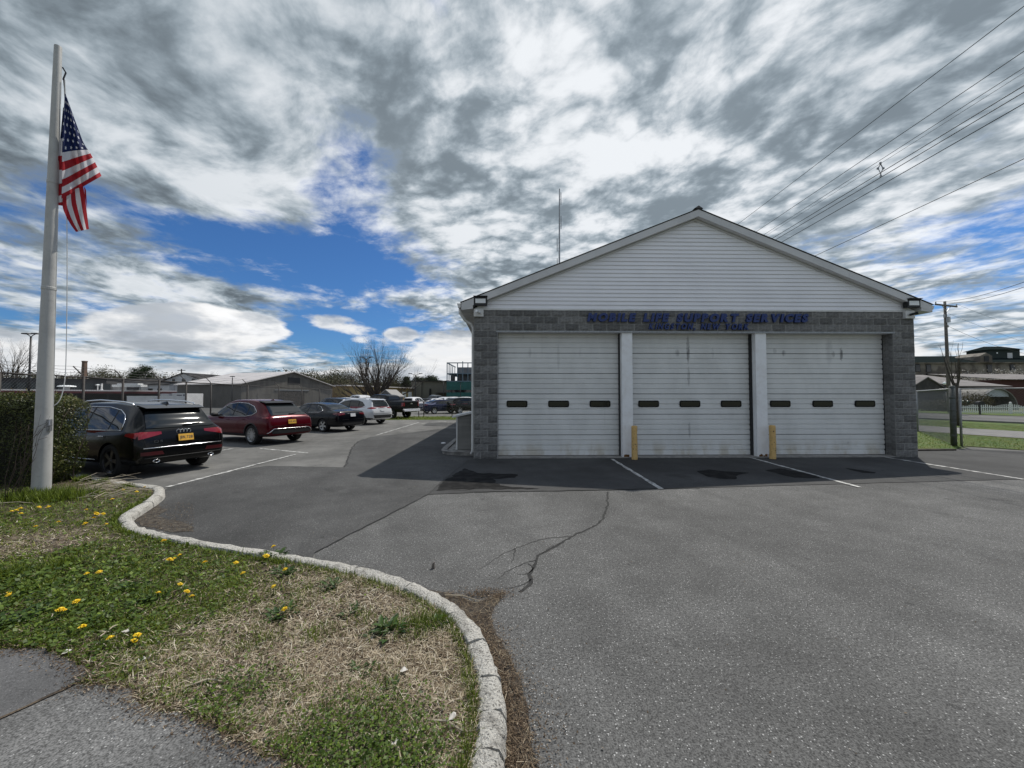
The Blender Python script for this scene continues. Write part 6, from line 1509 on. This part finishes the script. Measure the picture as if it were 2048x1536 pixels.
q = at(1912, 790, 48); gl2 = thing('globe_lamp', 'second globe lamp showing just behind the fence corner post', 'lamp post', (q.x, q.y, 0)); MB().tube([(0, 0, -.1), (0, 0, 2.0)], [.06, .05], 8).build('post', m_dark, gl2, smooth=True); MB().lathe([(.22 * math.sin(a) + .001, 2.2 - .22 * math.cos(a)) for a in np.linspace(0, math.pi, 11)], 14).build('globe', m_lens, gl2, True)
# buildings across the street
m_stone = M('mill_stone', (.26, .235, .20), .95, c2=(.12, .105, .09), scale=.35, detail=9, lo=.42, hi=.60, bmp=.8, bscale=3, bdist=.2)
q0 = at(1826, 790, 92); mill = thing('stone_mill', 'old stone mill with dark roof, dormer and cupola across the street', 'building', (q0.x, q0.y, 0), R(-4)); LM = 44
MB().box(0, LM, 0, 14, -.1, 9.9).build('wall', m_stone, mill); MB().add([(-.5, -.6, 9.8), (LM, -.6, 9.8), (LM, 7, 12.0), (-.5, 7, 12.0), (-.5, 14.6, 9.8), (LM, 14.6, 9.8)], [(0, 1, 2, 3), (3, 2, 5, 4), (0, 3, 4), (1, 5, 2)]).build('roof', M('mill_roof', (.018, .024, .024), .95, spec=0.0), mill); MB().box(-.4, LM, -.55, -.4, 9.55, 9.8).build('cornice', m_stone, mill); MB().box(3, LM, -.35, .0, 6.9, 7.15).build('string_course', m_dark, mill)
for x, z in ((1.2, 5.5), (1.2, 8.5), (3.6, 5.6), (3.6, 8.4), (9, 5.4), (13, 5.4), (17, 8.3), (22, 8.3), (30, 5.4), (34, 5.4)): 
    f = MB().box(x - .55, x + .55, -.12, .0, z - .9, z + .9).build('window', m_dark, mill); MB().box(x - .45, x + .45, -.14, -.11, z - .8, z + .8).build('pane', m_pane, f)
dm = MB().add([(14.2, -.9, 9.7), (16.8, -.9, 9.7), (16.8, -.9, 11.2), (15.5, -.9, 12.0), (14.2, -.9, 11.2), (14.2, 5, 9.7), (16.8, 5, 9.7), (16.8, 5, 11.2), (15.5, 5, 12.0), (14.2, 5, 11.2)], [(0, 1, 2, 3, 4), (1, 6, 7, 2), (2, 7, 8, 3), (3, 8, 9, 4), (4, 9, 5, 0)]).build('dormer', m_stone, mill); MB().box(15.0, 16.0, -.98, -.9, 9.9, 11.2).build('dormer_window', m_dark, dm)
cp_ = MB().box(21.4, 28.4, 4, 9, 10.5, 13.2).build('cupola', M('cupola_green', (.022, .034, .032), .8), mill); MB().add([(20.9, 3.4, 13.2), (28.9, 3.4, 13.2), (28.9, 9.6, 13.2), (20.9, 9.6, 13.2), (23, 6.5, 14.3), (26.8, 6.5, 14.3)], [(0, 1, 5, 4), (1, 2, 5), (2, 3, 4, 5), (3, 0, 4), (3, 2, 1, 0)]).build('cupola_roof', bpy.data.materials['mill_roof'], cp_); MB().box(25.5, 26.6, 3.9, 4.0, 10.6, 12.4).build('cupola_door', m_clap, cp_); MB().lathe([(.001, 0), (.2, 0)], 10, Matrix.Translation((23.2, 3.93, 12.4)) @ Matrix.Rotation(R(90), 4, 'X')).build('lamp_disc', m_lens, cp_)
# metal-roofed sheds in front of the mill
m_mroof = M('seamed_metal_roof', (.24, .225, .22), .8, c2=(.18, .17, .165), scale=.8, spec=.05)
def lean_roof(name, label, px0, px1, Y0, Y1, ez, rz_, wallm):
    a, b = at(px0, 790, Y0), at(px1, 790, Y0); o = thing(name, label, 'building', (a.x, a.y, 0)); Lx = b.x - a.x
    MB().box(0, Lx, .3, Y1 - Y0, -.1, ez).build('wall', wallm, o)
    npan = max(3, int(Lx / 2.6))
    for k in range(npan):
        x0, x1 = -.3 + (Lx + .6) * k / npan, -.3 + (Lx + .6) * (k + 1) / npan - .04
        MB().hexa([(x0, -.5, ez), (x1, -.5, ez), (x1, Y1 - Y0, rz_), (x0, Y1 - Y0, rz_), (x0, -.5, ez + .06), (x1, -.5, ez + .06), (x1, Y1 - Y0, rz_ + .06), (x0, Y1 - Y0, rz_ + .06)]).build('roof_panel', m_mroof, o)
    return o
m_dwood = M('dark_siding', (.045, .043, .042), .9, c2=(.07, .065, .06), scale=1)
lean_roof('metal_roof_shed', 'long shed with pale seamed metal roof before the stone mill', 1912, 2014, 58, 70, 3.25, 5.6, m_dwood); lean_roof('metal_roof_shed', 'shed end with pale metal roof and dark red wall before the mill', 2006, 2200, 63, 74, 4.5, 6.0, M('dark_red_wall', (.075, .03, .025), .9))
q = at(1826, 790, 54); g1 = gable_building('grey_shed', 'dark grey shed with small pale gable left of the utility pole', (q.x - .3, q.y), (1, 0), 7, 4.6, 3.0, 4.4, m_dwood, m_mroof, over=.2)
MB().box(-8, 0, 1, 7, -.1, 2.9).build('lean_to', m_dwood, g1); MB().hexa([(-8, .8, 3.0), (-.2, .8, 3.0), (-.2, 7, 4.3), (-8, 7, 4.3), (-8, .8, 3.08), (-.2, .8, 3.08), (-.2, 7, 4.38), (-8, 7, 4.38)]).build('lean_to_roof', m_mroof, g1)
# hoop shelter with a vehicle inside
q = at(1998, 790, 51); hp_ = thing('hoop_shelter', 'grey fabric hoop shelter behind the picket fence', 'shelter', (q.x, q.y, 0)); m_tarp = M('shelter_fabric', (.14, .135, .125), .8, c2=(.22, .215, .20), scale=3)
MB().grid([[(2.45 * math.cos(a), y, 2.75 * math.sin(a)) for a in np.linspace(0, math.pi, 17)] for y in (0, 5)]).build('cover', m_tarp, hp_, smooth=True)
for y in (0.0, 5.0): MB().tube([(2.47 * math.cos(a), y, 2.77 * math.sin(a)) for a in np.linspace(0, math.pi, 17)], .06, 5).build('hoop', m_steel, hp_)
MB().add([(1.7 * math.cos(a) * 1.0, .3, 1.75 + 1.0 * math.sin(a)) for a in np.linspace(0, math.pi, 11)] + [(-1.7, .3, 1.72), (1.7, .3, 1.72)], [tuple(range(11)) + (11, 12)][0:1]).build('valance', M('pale_tarp', (.40, .45, .48), .6), hp_)
far_car('pickup', (q.x, q.y + 3.2), 0, 200, paint('green_paint', (.02, .06, .045)), 'green pickup parked inside the hoop shelter', 'vehicles across the street', 'pickup_truck')
# shrubs across the street
m_shrub = leafmat('shrub_leaf', [(.03, .028, .018), (.06, .055, .03), (.10, .085, .05), (.15, .12, .07)], .8, .15)
for i, (px, Y, h, w, mt_, lab) in enumerate(((1858, 46, 1.0, 4.5, m_shrub, 'low brown shrub below the dark grey shed'), (1885, 45.5, .8, 3.5, m_shrub, 'low yellow-green shrub at the utility pole foot'), (1935, 54, 2.6, 4.0, m_shrub, 'tall bare-twigged shrub before the metal roof shed'), (1952, 49, 2.0, 3.2, m_shrub, 'bare-twigged shrub beside the mailbox'), (1975, 78, 7.6, 9, m_blossom, 'white blossoming tree before the stone mill'), (1925, 80, 7.2, 8, m_blossom, 'smaller white blossoming tree near the mill dormer'), (1878, 76, 6.6, 7, m_shrub, 'twiggy grey-brown tree before the mill end'), (2012, 80, 6.8, 9, m_blossom, 'white blossoming tree below the mill cupola'))):
    q = at(px, 790, Y); leafy('shrub' if h < 3 else 'blossom_tree' if mt_ is m_blossom else 'leafy_tree', lab, (q.x, q.y, 0), h, w, 80 + i, mt_, 1500, .16 if h < 3 else .28, cat='shrub' if h < 3 else 'tree', low=.05)

# ================================================================== grass, weeds, flowers on the island
m_grass = leafmat('grass_blade', [(.024, .040, .005), (.085, .125, .011), (.175, .230, .024), (.30, .300, .070)], .5, .3)
m_straw = leafmat('straw', [(.055, .036, .024), (.24, .18, .115), (.58, .50, .36), (.80, .74, .61)], .8, .15)
m_clover = leafmat('clover_leaf', [(.022, .046, .006), (.075, .125, .013), (.17, .24, .030)], .5, .25)
rs = np.random.RandomState(11)
def fbm2(P, f, seed): return np.array([mnoise.noise(Vector((x * f, y * f, seed))) + .5 * mnoise.noise(Vector((x * f * 2.3, y * f * 2.3, seed + 5))) for x, y in P])
def bl(P, px, py, r): c = G(px, py, .09); return np.exp(-((P[:, 0] - c.x) ** 2 + (P[:, 1] - c.y) ** 2) / (r * r))
KIN = [(p.x, p.y) for p in offset(kerb_out, .15)]
ISLP = KIN + [(-.1, .35), (-.4, -1.0), (-20, -1.0), (-20, 11), (-14.3, 10.6)]
def scatter(n, y0=.9, y1=9.5, power=1.7, xr=1.5):
    a = 1 - power; u = rs.uniform(size=n); y = (y0 ** a + u * (y1 ** a - y0 ** a)) ** (1 / a)
    x = rs.uniform(-xr, .2, n) * y; return np.stack([x, y], 1)
def fields(P):
    straw = .15 + .9 * bl(P, 860, 1260, .95) + .8 * bl(P, 720, 1220, .7) + .7 * bl(P, 560, 1300, .6) + .75 * bl(P, 820, 1420, .6) + .45 * bl(P, 640, 1150, .6) + .5 * bl(P, 380, 1330, .45) + .6 * bl(P, 120, 1083, .40) + .7 * bl(P, 10, 1088, .45)
    green = 1.05 - straw + .7 * bl(P, 100, 1200, 1.4) + .8 * bl(P, 150, 1010, 1.5) + .3 * bl(P, 330, 1120, .8) + .5 * bl(P, 690, 1490, .32) + .45 * bl(P, 480, 1395, .25) + .9 * bl(P, 780, 1265, .24) + .8 * bl(P, 560, 1222, .34) + .6 * bl(P, 655, 1172, .2) + .6 * bl(P, 890, 1245, .16) + .5 * bl(P, 690, 1205, .15) + .5 * bl(P, 640, 1280, .16) + .5 * bl(P, 730, 1350, .15)
    nn = fbm2(P, 3.2, 2.0) * .75 + fbm2(P, 9.0, 6.0) * .35; return straw, green + nn, nn
def blades(name, P, z0, length, width, lean, azim, tint, mat_, curl=.6):
    n = len(P); d = np.stack([np.cos(azim), np.sin(azim)], 1); s = np.stack([-d[:, 1], d[:, 0]], 1)
    def pt(t, wf):
        h = length * t * np.cos(lean * (1 + curl * t)); o = length * t * np.sin(np.minimum(lean * (1 + curl * t), 1.9))
        c = np.stack([P[:, 0] + d[:, 0] * o, P[:, 1] + d[:, 1] * o, z0 + np.maximum(h, .002)], 1)
        w = np.stack([s[:, 0], s[:, 1], np.zeros(n)], 1) * (width * wf)[:, None]
        return c, w
    c0, w0 = pt(0, .5); c1, w1 = pt(.55, .42); c2, w2 = pt(1.0, 0)
    V = np.stack([c0 - w0, c0 + w0, c1 - w1, c1 + w1, c2], 1).reshape(-1, 3); k = np.arange(n)[:, None] * 5
    F = np.concatenate([k + np.array([0, 1, 2]), k + np.array([1, 3, 2]), k + np.array([2, 3, 4])])
    o = link(name, np_mesh(name, V, F, mat_, np.repeat(tint, 5))); return o
def on_island(P, keep_path=False):
    m = poly_mask(ISLP, P); return m & ~poly_mask(FORE, P)
P = scatter(520000); P = P[on_island(P)]; st_, gr_, nn = fields(P)
keep = rs.uniform(size=len(P)) < np.clip(gr_ * .62, 0.03, 1); PG = P[keep]; nG = nn[keep]; n = len(PG); dist_ = np.hypot(PG[:, 0], PG[:, 1])
ln = rs.uniform(.022, .060, n) * (1 + .35 * np.clip(nG, -1, 1)); wd_ = rs.uniform(.0022, .0042, n) * np.clip(dist_ / 2.6, 1, 2.4)
g = blades('grass', PG, .083, ln, wd_, rs.uniform(.25, 1.15, n), rs.uniform(0, 6.283, n), np.clip(rs.normal(.45, .2, n) + .25 * nG, 0, 1), m_grass); tag(g, 'short green spring grass on the kerbed island', 'grass', kind='stuff')
P = scatter(330000); P = P[on_island(P)]; st_, gr_, nn = fields(P); nb_ = fbm2(P, 6.0, 21.0)
keep = rs.uniform(size=len(P)) < np.clip((st_ * .75 - gr_ * .12 + .16) * np.clip(.95 + 1.1 * nb_, .12, 1.2), .03, 1); PS = P[keep]; n = len(PS); dist_ = np.hypot(PS[:, 0], PS[:, 1])
g = blades('dry_thatch', PS, .085 + rs.uniform(0, .016, n), rs.uniform(.03, .095, n), rs.uniform(.0014, .0034, n) * np.clip(dist_ / 2.6, 1, 2.2), rs.uniform(1.05, 1.56, n), rs.uniform(0, 6.283, n), np.clip(rs.normal(.42, .30, n), 0, 1), m_straw, .12); tag(g, 'tan dry grass thatch on the kerbed island', 'dry grass', kind='stuff')
# clover and broad-leaf mats
P = scatter(260000); P = P[on_island(P)]; st_, gr_, nn = fields(P)
pm_ = 1.1 * bl(P, 690, 1490, .26) + 1.0 * bl(P, 790, 1510, .22) + .8 * bl(P, 470, 1390, .22) + .45 * np.clip(gr_ - .9, 0, 1) + .5 * bl(P, 60, 1170, .8) * .5 + .25 * bl(P, 250, 1240, .8)
keep = rs.uniform(size=len(P)) < np.clip(pm_, 0, 1) * .75; PC = P[keep]; n = len(PC)
N = np.stack([rs.normal(0, .45, n), rs.normal(0, .45, n), np.ones(n)], 1); N /= np.linalg.norm(N, axis=1, keepdims=True)
o = leaf_cloud('clover', np.concatenate([PC, (.095 + rs.uniform(0, .045, n))[:, None]], 1), N, .017 * np.clip(np.hypot(PC[:, 0], PC[:, 1]) / 2.6, 1, 2.2), np.clip(rs.normal(.45, .22, n), 0, 1), m_clover, .8, 5); tag(o, 'clover and small weeds matted over the island', 'clover', kind='stuff')
# dead leaves and crumbs along the kerb foot, the path edge and the gutter
m_debris = leafmat('dead_leaf', [(.035, .024, .016), (.085, .058, .036), (.16, .115, .075), (.34, .28, .21)], .9, .1)
DIRT = [(p.x + .01, p.y + .01) for p in kerb_out if p.y < 3.75 and p.y > .9]
dirt_out = smooth_path([G(x, y) for x, y in ((905, 1188), (955, 1205), (1010, 1185), (985, 1225), (990, 1262), (1012, 1300), (1040, 1360), (1056, 1430), (1066, 1500), (1080, 1560), (1090, 1700))], 4)
do = jag(dirt_out, .05, .02, 12); struct(fan('gutter_dirt', DIRT + [(p.x, p.y) for p in reversed(do)], .0075, m_dirt))
dirt2 = jag([G(x, y) for x, y in ((296, 1007), (318, 1012), (335, 1022), (312, 1035), (352, 1042), (384, 1055), (388, 1064), (340, 1066), (290, 1053), (270, 1042), (268, 1028), (296, 1007))], .08, .03, 13); struct(fan('gutter_dirt', [(p.x, p.y) for p in dirt2[:-1]], .0125, m_dirt))
pts = []
for i in range(9000):
    k = rs.randint(55, len(kerb_out) - 1); q = kerb_out[k]; t_ = rs.exponential(.035) * (2.2 if 3.0 > q.y > 1.0 else .8); d = (kerb_out[k + 1] - q); nrm = Vector((-d.y, d.x, 0)).normalized(); q = q + d * rs.uniform(); pts.append((q.x + nrm.x * t_, q.y + nrm.y * t_, .012))
for i in range(5000):
    k = rs.randint(0, len(fe) - 1); q = fe[k]; a, b = rs.normal(0, .05), rs.normal(0, .05); pts.append((q.x + a, q.y + b, .100))
for i in range(1500):
    a = G(rs.uniform(268, 388), rs.uniform(1008, 1066)); pts.append((a.x, a.y, .016))
for i in range(900):
    a = G(rs.normal(970, 28), rs.normal(1190, 6)); pts.append((a.x, a.y, .012))
for i in range(700): pts.append((rs.uniform(-3, 11), rs.uniform(1.6, 8), .007))
Pd = np.array(pts); n = len(Pd); N = np.stack([rs.normal(0, .5, n), rs.normal(0, .5, n), np.ones(n)], 1); N /= np.linalg.norm(N, axis=1, keepdims=True)
o = leaf_cloud('leaf_litter', Pd + np.array([0, 0, .004]), N, .016, np.clip(rs.normal(.45, .25, n), 0, 1), m_debris, .45, 6); tag(o, 'brown leaf crumbs gathered along the kerb and path edge', 'leaf litter', kind='stuff')
# straw and grass rooted in the gutter dirt
Pg = np.stack([rs.uniform(-.6, .35, 16000), rs.uniform(.9, 3.9, 16000)], 1); Pg = Pg[poly_mask(DIRT + [(p.x, p.y) for p in reversed(do)], Pg)]; n = len(Pg)
o = blades('gutter_thatch', Pg, .009 + rs.uniform(0, .01, n), rs.uniform(.03, .08, n), rs.uniform(.0015, .003, n), rs.uniform(1.1, 1.55, n), rs.uniform(0, 6.283, n), np.clip(rs.normal(.12, .22, n), 0, 1), m_straw, .12); tag(o, 'dry thatch in the dirt strip outside the kerb', 'dry grass', kind='stuff')
# ragged tufts hanging over the kerb and path edges, and the tall tuft at the flagpole foot
tp = []
for i in range(5200):
    k = rs.randint(20, len(kerb_in) - 1); q = kerb_in[k]; tp.append((q.x + rs.normal(-.02, .03), q.y + rs.normal(-.02, .03), rs.uniform(.03, .09)))
for i in range(2600): tp.append((FP.x + rs.normal(.25, .33), FP.y + rs.normal(-.15, .16), rs.uniform(.10, .24)))
for px, py, c_, L_ in [(rs.uniform(20, 930), rs.uniform(1070, 1480), rs.randint(30, 110), rs.uniform(.05, .10)) for _ in range(60)] + [(545, 1107, 420, .13), (575, 1120, 300, .11), (845, 1250, 350, .10), (890, 1240, 260, .10), (640, 1270, 240, .08), (310, 1190, 260, .09), (120, 1130, 500, .09), (20, 1150, 500, .10), (500, 1290, 160, .09), (215, 965, 900, .13), (260, 972, 500, .10), (170, 960, 700, .14)]:
    c = G(px, py, .09)
    for i in range(c_): tp.append((c.x + rs.normal(0, .07), c.y + rs.normal(0, .07), rs.uniform(.5, 1.1) * L_))
T_ = np.array(tp); ok = poly_mask(ISLP, T_[:, :2]) & ~poly_mask(FORE, T_[:, :2]); T_ = T_[ok]; n = len(T_)
o = blades('grass_tufts', T_[:, :2], .083, T_[:, 2], rs.uniform(.003, .006, n) * np.clip(np.hypot(T_[:, 0], T_[:, 1]) / 3.5, 1, 2), rs.uniform(.1, .75, n), rs.uniform(0, 6.283, n), np.clip(rs.normal(.40, .2, n), 0, 1), m_grass); tag(o, 'taller green grass tufts at the flagpole foot and kerb edge', 'grass', kind='stuff')
# fallen dead stalks right of the pole
sk_ = MB(); rn = random.Random(2)
for i in range(46):
    c = G(rn.uniform(150, 225), rn.uniform(958, 1000), .1); a = R(rn.gauss(35, 18)); L_ = rn.uniform(.25, .6); d = Vector((math.cos(a), math.sin(a), 0))
    sk_.tube([c + Vector((0, 0, .03)), c + d * L_ * .5 + Vector((0, 0, rn.uniform(.04, .13))), c + d * L_ + Vector((0, 0, rn.uniform(.01, .10)))], [.005, .004, .002], 3)
tag(sk_.build('dead_stalks', M('dead_stalk', (.46, .40, .30), .8, c2=(.30, .25, .18), scale=8)), 'bleached dead stalks fallen beside the flagpole', 'dead stalks', kind='stuff')

# dandelions, each its own plant
m_dand = M('dandelion_petal', (.86, .62, .012), .6, c2=(.80, .52, .010), scale=30); m_stem = M('dandelion_stem', (.10, .13, .04), .6)
def dandelion_head(seed, r=.024):
    rn = random.Random(seed); b = MB()
    for ring, (rr, z, np_) in enumerate(((1.0, .0, 16), (.78, .005, 13), (.5, .010, 9))):
        for k in range(np_):
            a = 2 * math.pi * (k + rn.uniform(-.25, .25)) / np_ + ring; l = r * rr * rn.uniform(.85, 1.1); w = r * .20; d = Vector((math.cos(a), math.sin(a), 0)); s = Vector((-d.y, d.x, 0))
            b.add([Vector((0, 0, z)), d * l * .55 + s * w + Vector((0, 0, z + .004)), d * l + Vector((0, 0, z + .002 - .004 * ring * rn.random())), d * l * .55 - s * w + Vector((0, 0, z + .004))], [(0, 1, 2, 3)])
    return b.mesh('flower_head', m_dand)
heads = [dandelion_head(k) for k in range(4)]
DP = [(75, 330), (250, 302), (310, 300), (375, 398), (228, 427), (552, 320), (620, 345), (600, 372), (610, 338), (660, 345), (785, 190), (875, 203), (718, 252), (925, 175), (1048, 517), (1150, 610), (1085, 640), (1115, 632), (1310, 655), (1510, 658), (1705, 615), (1750, 553), (1825, 700), (1555, 725), (1750, 810), (635, 717), (555, 728), (60, 848), (55, 864), (490, 905), (388, 962), (1152, 795), (1015, 850), (1228, 873), (1195, 842), (528, 1067), (705, 1138), (858, 1157), (878, 1122), (545, 408), (680, 412), (1820, 955), (130, 310), (105, 322), (135, 345)]
for i, (a, b) in enumerate(DP):
    rn = random.Random(i + 100); px, py = a / 3.2, 920 + b / 3.2; h = rn.uniform(.035, .085); c = G(px, py, .085 + h)
    d_ = math.hypot(c.x, c.y); lab = 'large dandelion bloom in the grass beside the path patch' if i == 30 else 'yellow dandelion bloom near the flagpole foot' if d_ > 7.6 else 'yellow dandelion bloom in the tight cluster near the kerb bend' if i in (5, 6, 7, 8, 9, 39, 40) else 'yellow dandelion bloom on the weed clump overhanging the kerb' if i in (20, 21) else 'yellow dandelion bloom near the path edge' if py > 1240 else 'yellow dandelion bloom in the thinning grass toward the straw' if px > 300 else 'yellow dandelion bloom in the thick grass of the island'
    o = thing('dandelion', lab, 'dandelion', (c.x, c.y, .085), rn.uniform(0, 6), 'dandelions in the grass')
    hd = link('flower_head', heads[i % 4], o, (0, 0, h), (rn.uniform(-.35, .35), rn.uniform(-.35, .35), 0)); s_ = (1.0 if i not in (30, 16, 20) else 1.45) * rn.uniform(.85, 1.15) * (1.25 if d_ > 6 else 1.0); hd.scale = (s_, s_, s_)
    MB().tube([(rn.uniform(-.01, .01), rn.uniform(-.01, .01), -.01), (0, 0, h * .6), (0, 0, h)], .0022, 4).build('stem', m_stem, o)
# broad-leaved weed rosettes
m_weed = leafmat('weed_leaf', [(.014, .036, .008), (.035, .075, .014), (.075, .13, .025)], .45, .2)
def weed(px, py, r, n, lab, seed):
    c = G(px, py, .085); q = np.random.RandomState(seed); o = thing('weed_rosette', lab, 'weed', (c.x, c.y, .083), 0, 'weeds on the island'); V, F, T = [], [], []
    for k in range(n * 3):
        a = q.uniform(0, 6.283); L_ = r * q.uniform(.25, 1.15); w = max(L_ * q.uniform(.07, .14), .006); el = q.uniform(.15, 1.1); d = np.array([math.cos(a), math.sin(a), 0]); s = np.array([-d[1], d[0], 0]); st = np.array([0, 0, 1.0]); b_ = np.array([q.normal(0, r * .35), q.normal(0, r * .35), 0])
        row_ = [(0, .25, 0), (.35, .9, el * .8), (.7, 1.0, el), (1.0, .05, el * .75)]; k0 = len(V)
        for t_, wf, zf in row_: p_ = b_ + d * L_ * t_ + st * L_ * zf * t_ * .6; V += [p_ - s * w * wf, p_ + st * -.004, p_ + s * w * wf]
        for j in range(3):
            for e in (0, 1): F.append([k0 + j * 3 + e, k0 + j * 3 + e + 1, k0 + j * 3 + e + 4, k0 + j * 3 + e + 3])
        T += [np.clip(q.normal(.5, .22), 0, 1)] * 12
    x = link('leaves', np_mesh('leaves', np.array(V), np.array(F), m_weed, np.array(T)), o); x['kind'] = 'stuff'
WL = [(548, 1112, .13, 40, 'dark weed clump overhanging the kerb with dandelions'), (565, 1148, .10, 30, 'weed clump just inside the kerb bend'), (660, 1172, .10, 22, 'small dark weed in the straw near the kerb'), (775, 1262, .15, 46, 'large dark weed mat in the middle of the straw'), (560, 1232, .13, 38, 'dark weed mat between straw patches'), (300, 1200, .11, 30, 'leafy weed beside a dandelion pair'), (700, 1225, .09, 22, 'small upright weed in pale straw'), (200, 1240, .09, 26, 'bright leafy weed near the path'), (400, 1245, .06, 18, 'small bright green weed in the grass'), (430, 1368, .08, 12, 'big-leaved plantain by the path edge'), (250, 1180, .10, 28, 'weed among the dandelions'), (872, 1250, .09, 22, 'weed tuft tight against the kerb curve'), (720, 1345, .07, 20, 'small weed in the lower straw'), (780, 1390, .08, 22, 'weed in the straw by the lower kerb'), (40, 1240, .12, 40, 'leafy weed clump next to the soil edge')]
for i, (px, py, r, n, lab) in enumerate(WL): weed(px, py, r * (.85 if i in (3, 4, 0) else 1.0), n, lab, i)
# litter, sticks and the stub in the asphalt
m_scrap = M('paper_scrap', (.55, .53, .49), .8, c2=(.40, .37, .32), scale=40)
for i, (px, py, s, lab) in enumerate(((134, 1308, .030, 'whitish scrap at the edge of the smooth path patch'), (283, 1323, .032, 'whitish scrap between path edge and dandelion pair'), (250, 1266, .032, 'whitish scrap beside the pale dry stalk'), (213, 993, .045, 'whitish scrap under the fallen dead stalks'), (808, 1345, .040, 'crumpled whitish scrap alone on the straw'), (905, 1440, .032, 'whitish scrap by the lower kerb and dry stick'), (792, 1492, .035, 'whitish scrap in the clover mat by the forked stick'), (535, 1418, .020, 'tiny whitish scrap at the clover edge near the path'))):
    c = G(px, py, .10); rn = random.Random(i); b = MB(); k = 7
    b.add([(s * rn.uniform(.5, 1) * math.cos(a), s * .6 * rn.uniform(.5, 1) * math.sin(a), rn.uniform(0, .018)) for a in np.linspace(0, 5.4, k)], [tuple(range(k))]); o = b.build('paper_scrap', m_scrap, None, loc=(c.x, c.y, .108), rot=(0, 0, rn.uniform(0, 6))); tag(o, lab, 'scrap', 'scraps in the grass')
for i, (a, b, z, lab) in enumerate((((200, 1273), (238, 1248), .12, 'pale dry stalk lying across the green grass'), ((375, 1372), (445, 1362), .11, 'dry stick pointing at the big-leaved plantain'), ((780, 1485), (805, 1530), .11, 'forked dry stick in the clover mat'), ((855, 1440), (930, 1465), .11, 'dry stick by the lower kerb'), ((890, 1190), (960, 1202), .02, 'thin dry stem lying outside the kerb curve'), ((0, 1006), (65, 1006), .13, 'long pale stick at the hedge foot'))):
    p, q = G(*a, z), G(*b, z); m = (p + q) / 2 + Vector((0, .02, .012)); o = MB().tube([p, m, q], [.005, .006, .003], 5).build('dry_stick', bpy.data.materials['dead_stalk']); tag(o, lab, 'stick')
c = G(866, 1138); o = MB().hexa([(-.018, -.012, -.01), (.018, -.012, -.01), (.018, .012, -.01), (-.018, .012, -.01), (-.006, -.008, .055), (.016, -.008, .07), (.016, .008, .07), (-.006, .008, .055)]).build('stake_stub', m_wood, None, loc=(c.x, c.y, .004)); tag(o, 'short broken brown stake sticking out of the asphalt', 'stake')
# street-side lawn blades
PL = np.stack([rs.uniform(12.3, 30, 90000), rs.uniform(9, 34, 90000)], 1); dn = (PL[:, 0] - O.x) * nS.x + (PL[:, 1] - O.y) * nS.y
lawnpoly = [(12.0, 60), (12.2, 13.15), (13.4, 13.2), (15.2, 13.2), (16.3, 13.95), (17.3, 12.6), (17.4, -10), (30, -10)] + [tuple((O + nS * (d1 + .2) - dS * k)[:2]) for k in (-20, 60)]
ok = (poly_mask(lawnpoly, PL) & (dn < d1)) | ((dn > d2) & (dn < d3)); PL = PL[ok]; n = len(PL)
o = blades('lawn_grass', PL, .012, rs.uniform(.03, .08, n), rs.uniform(.008, .016, n), rs.uniform(.2, 1.0, n), rs.uniform(0, 6.283, n), np.clip(rs.normal(.5, .2, n) + .3 * fbm2(PL, .6, 3.0), 0, 1), m_grass); tag(o, 'green lawn grass between fence, walk and street', 'grass', kind='stuff')
PF = np.stack([rs.uniform(-14, -2, 14000), rs.uniform(29.2, 33.4, 14000)], 1); n = len(PF)
o = blades('strip_grass', PF, .008, rs.uniform(.05, .16, n), rs.uniform(.012, .022, n), rs.uniform(.2, 1.0, n), rs.uniform(0, 6.283, n), np.clip(rs.normal(.55, .22, n), 0, 1), m_grass); tag(o, 'rough grass on the strip before the far parking lot', 'grass', kind='stuff')
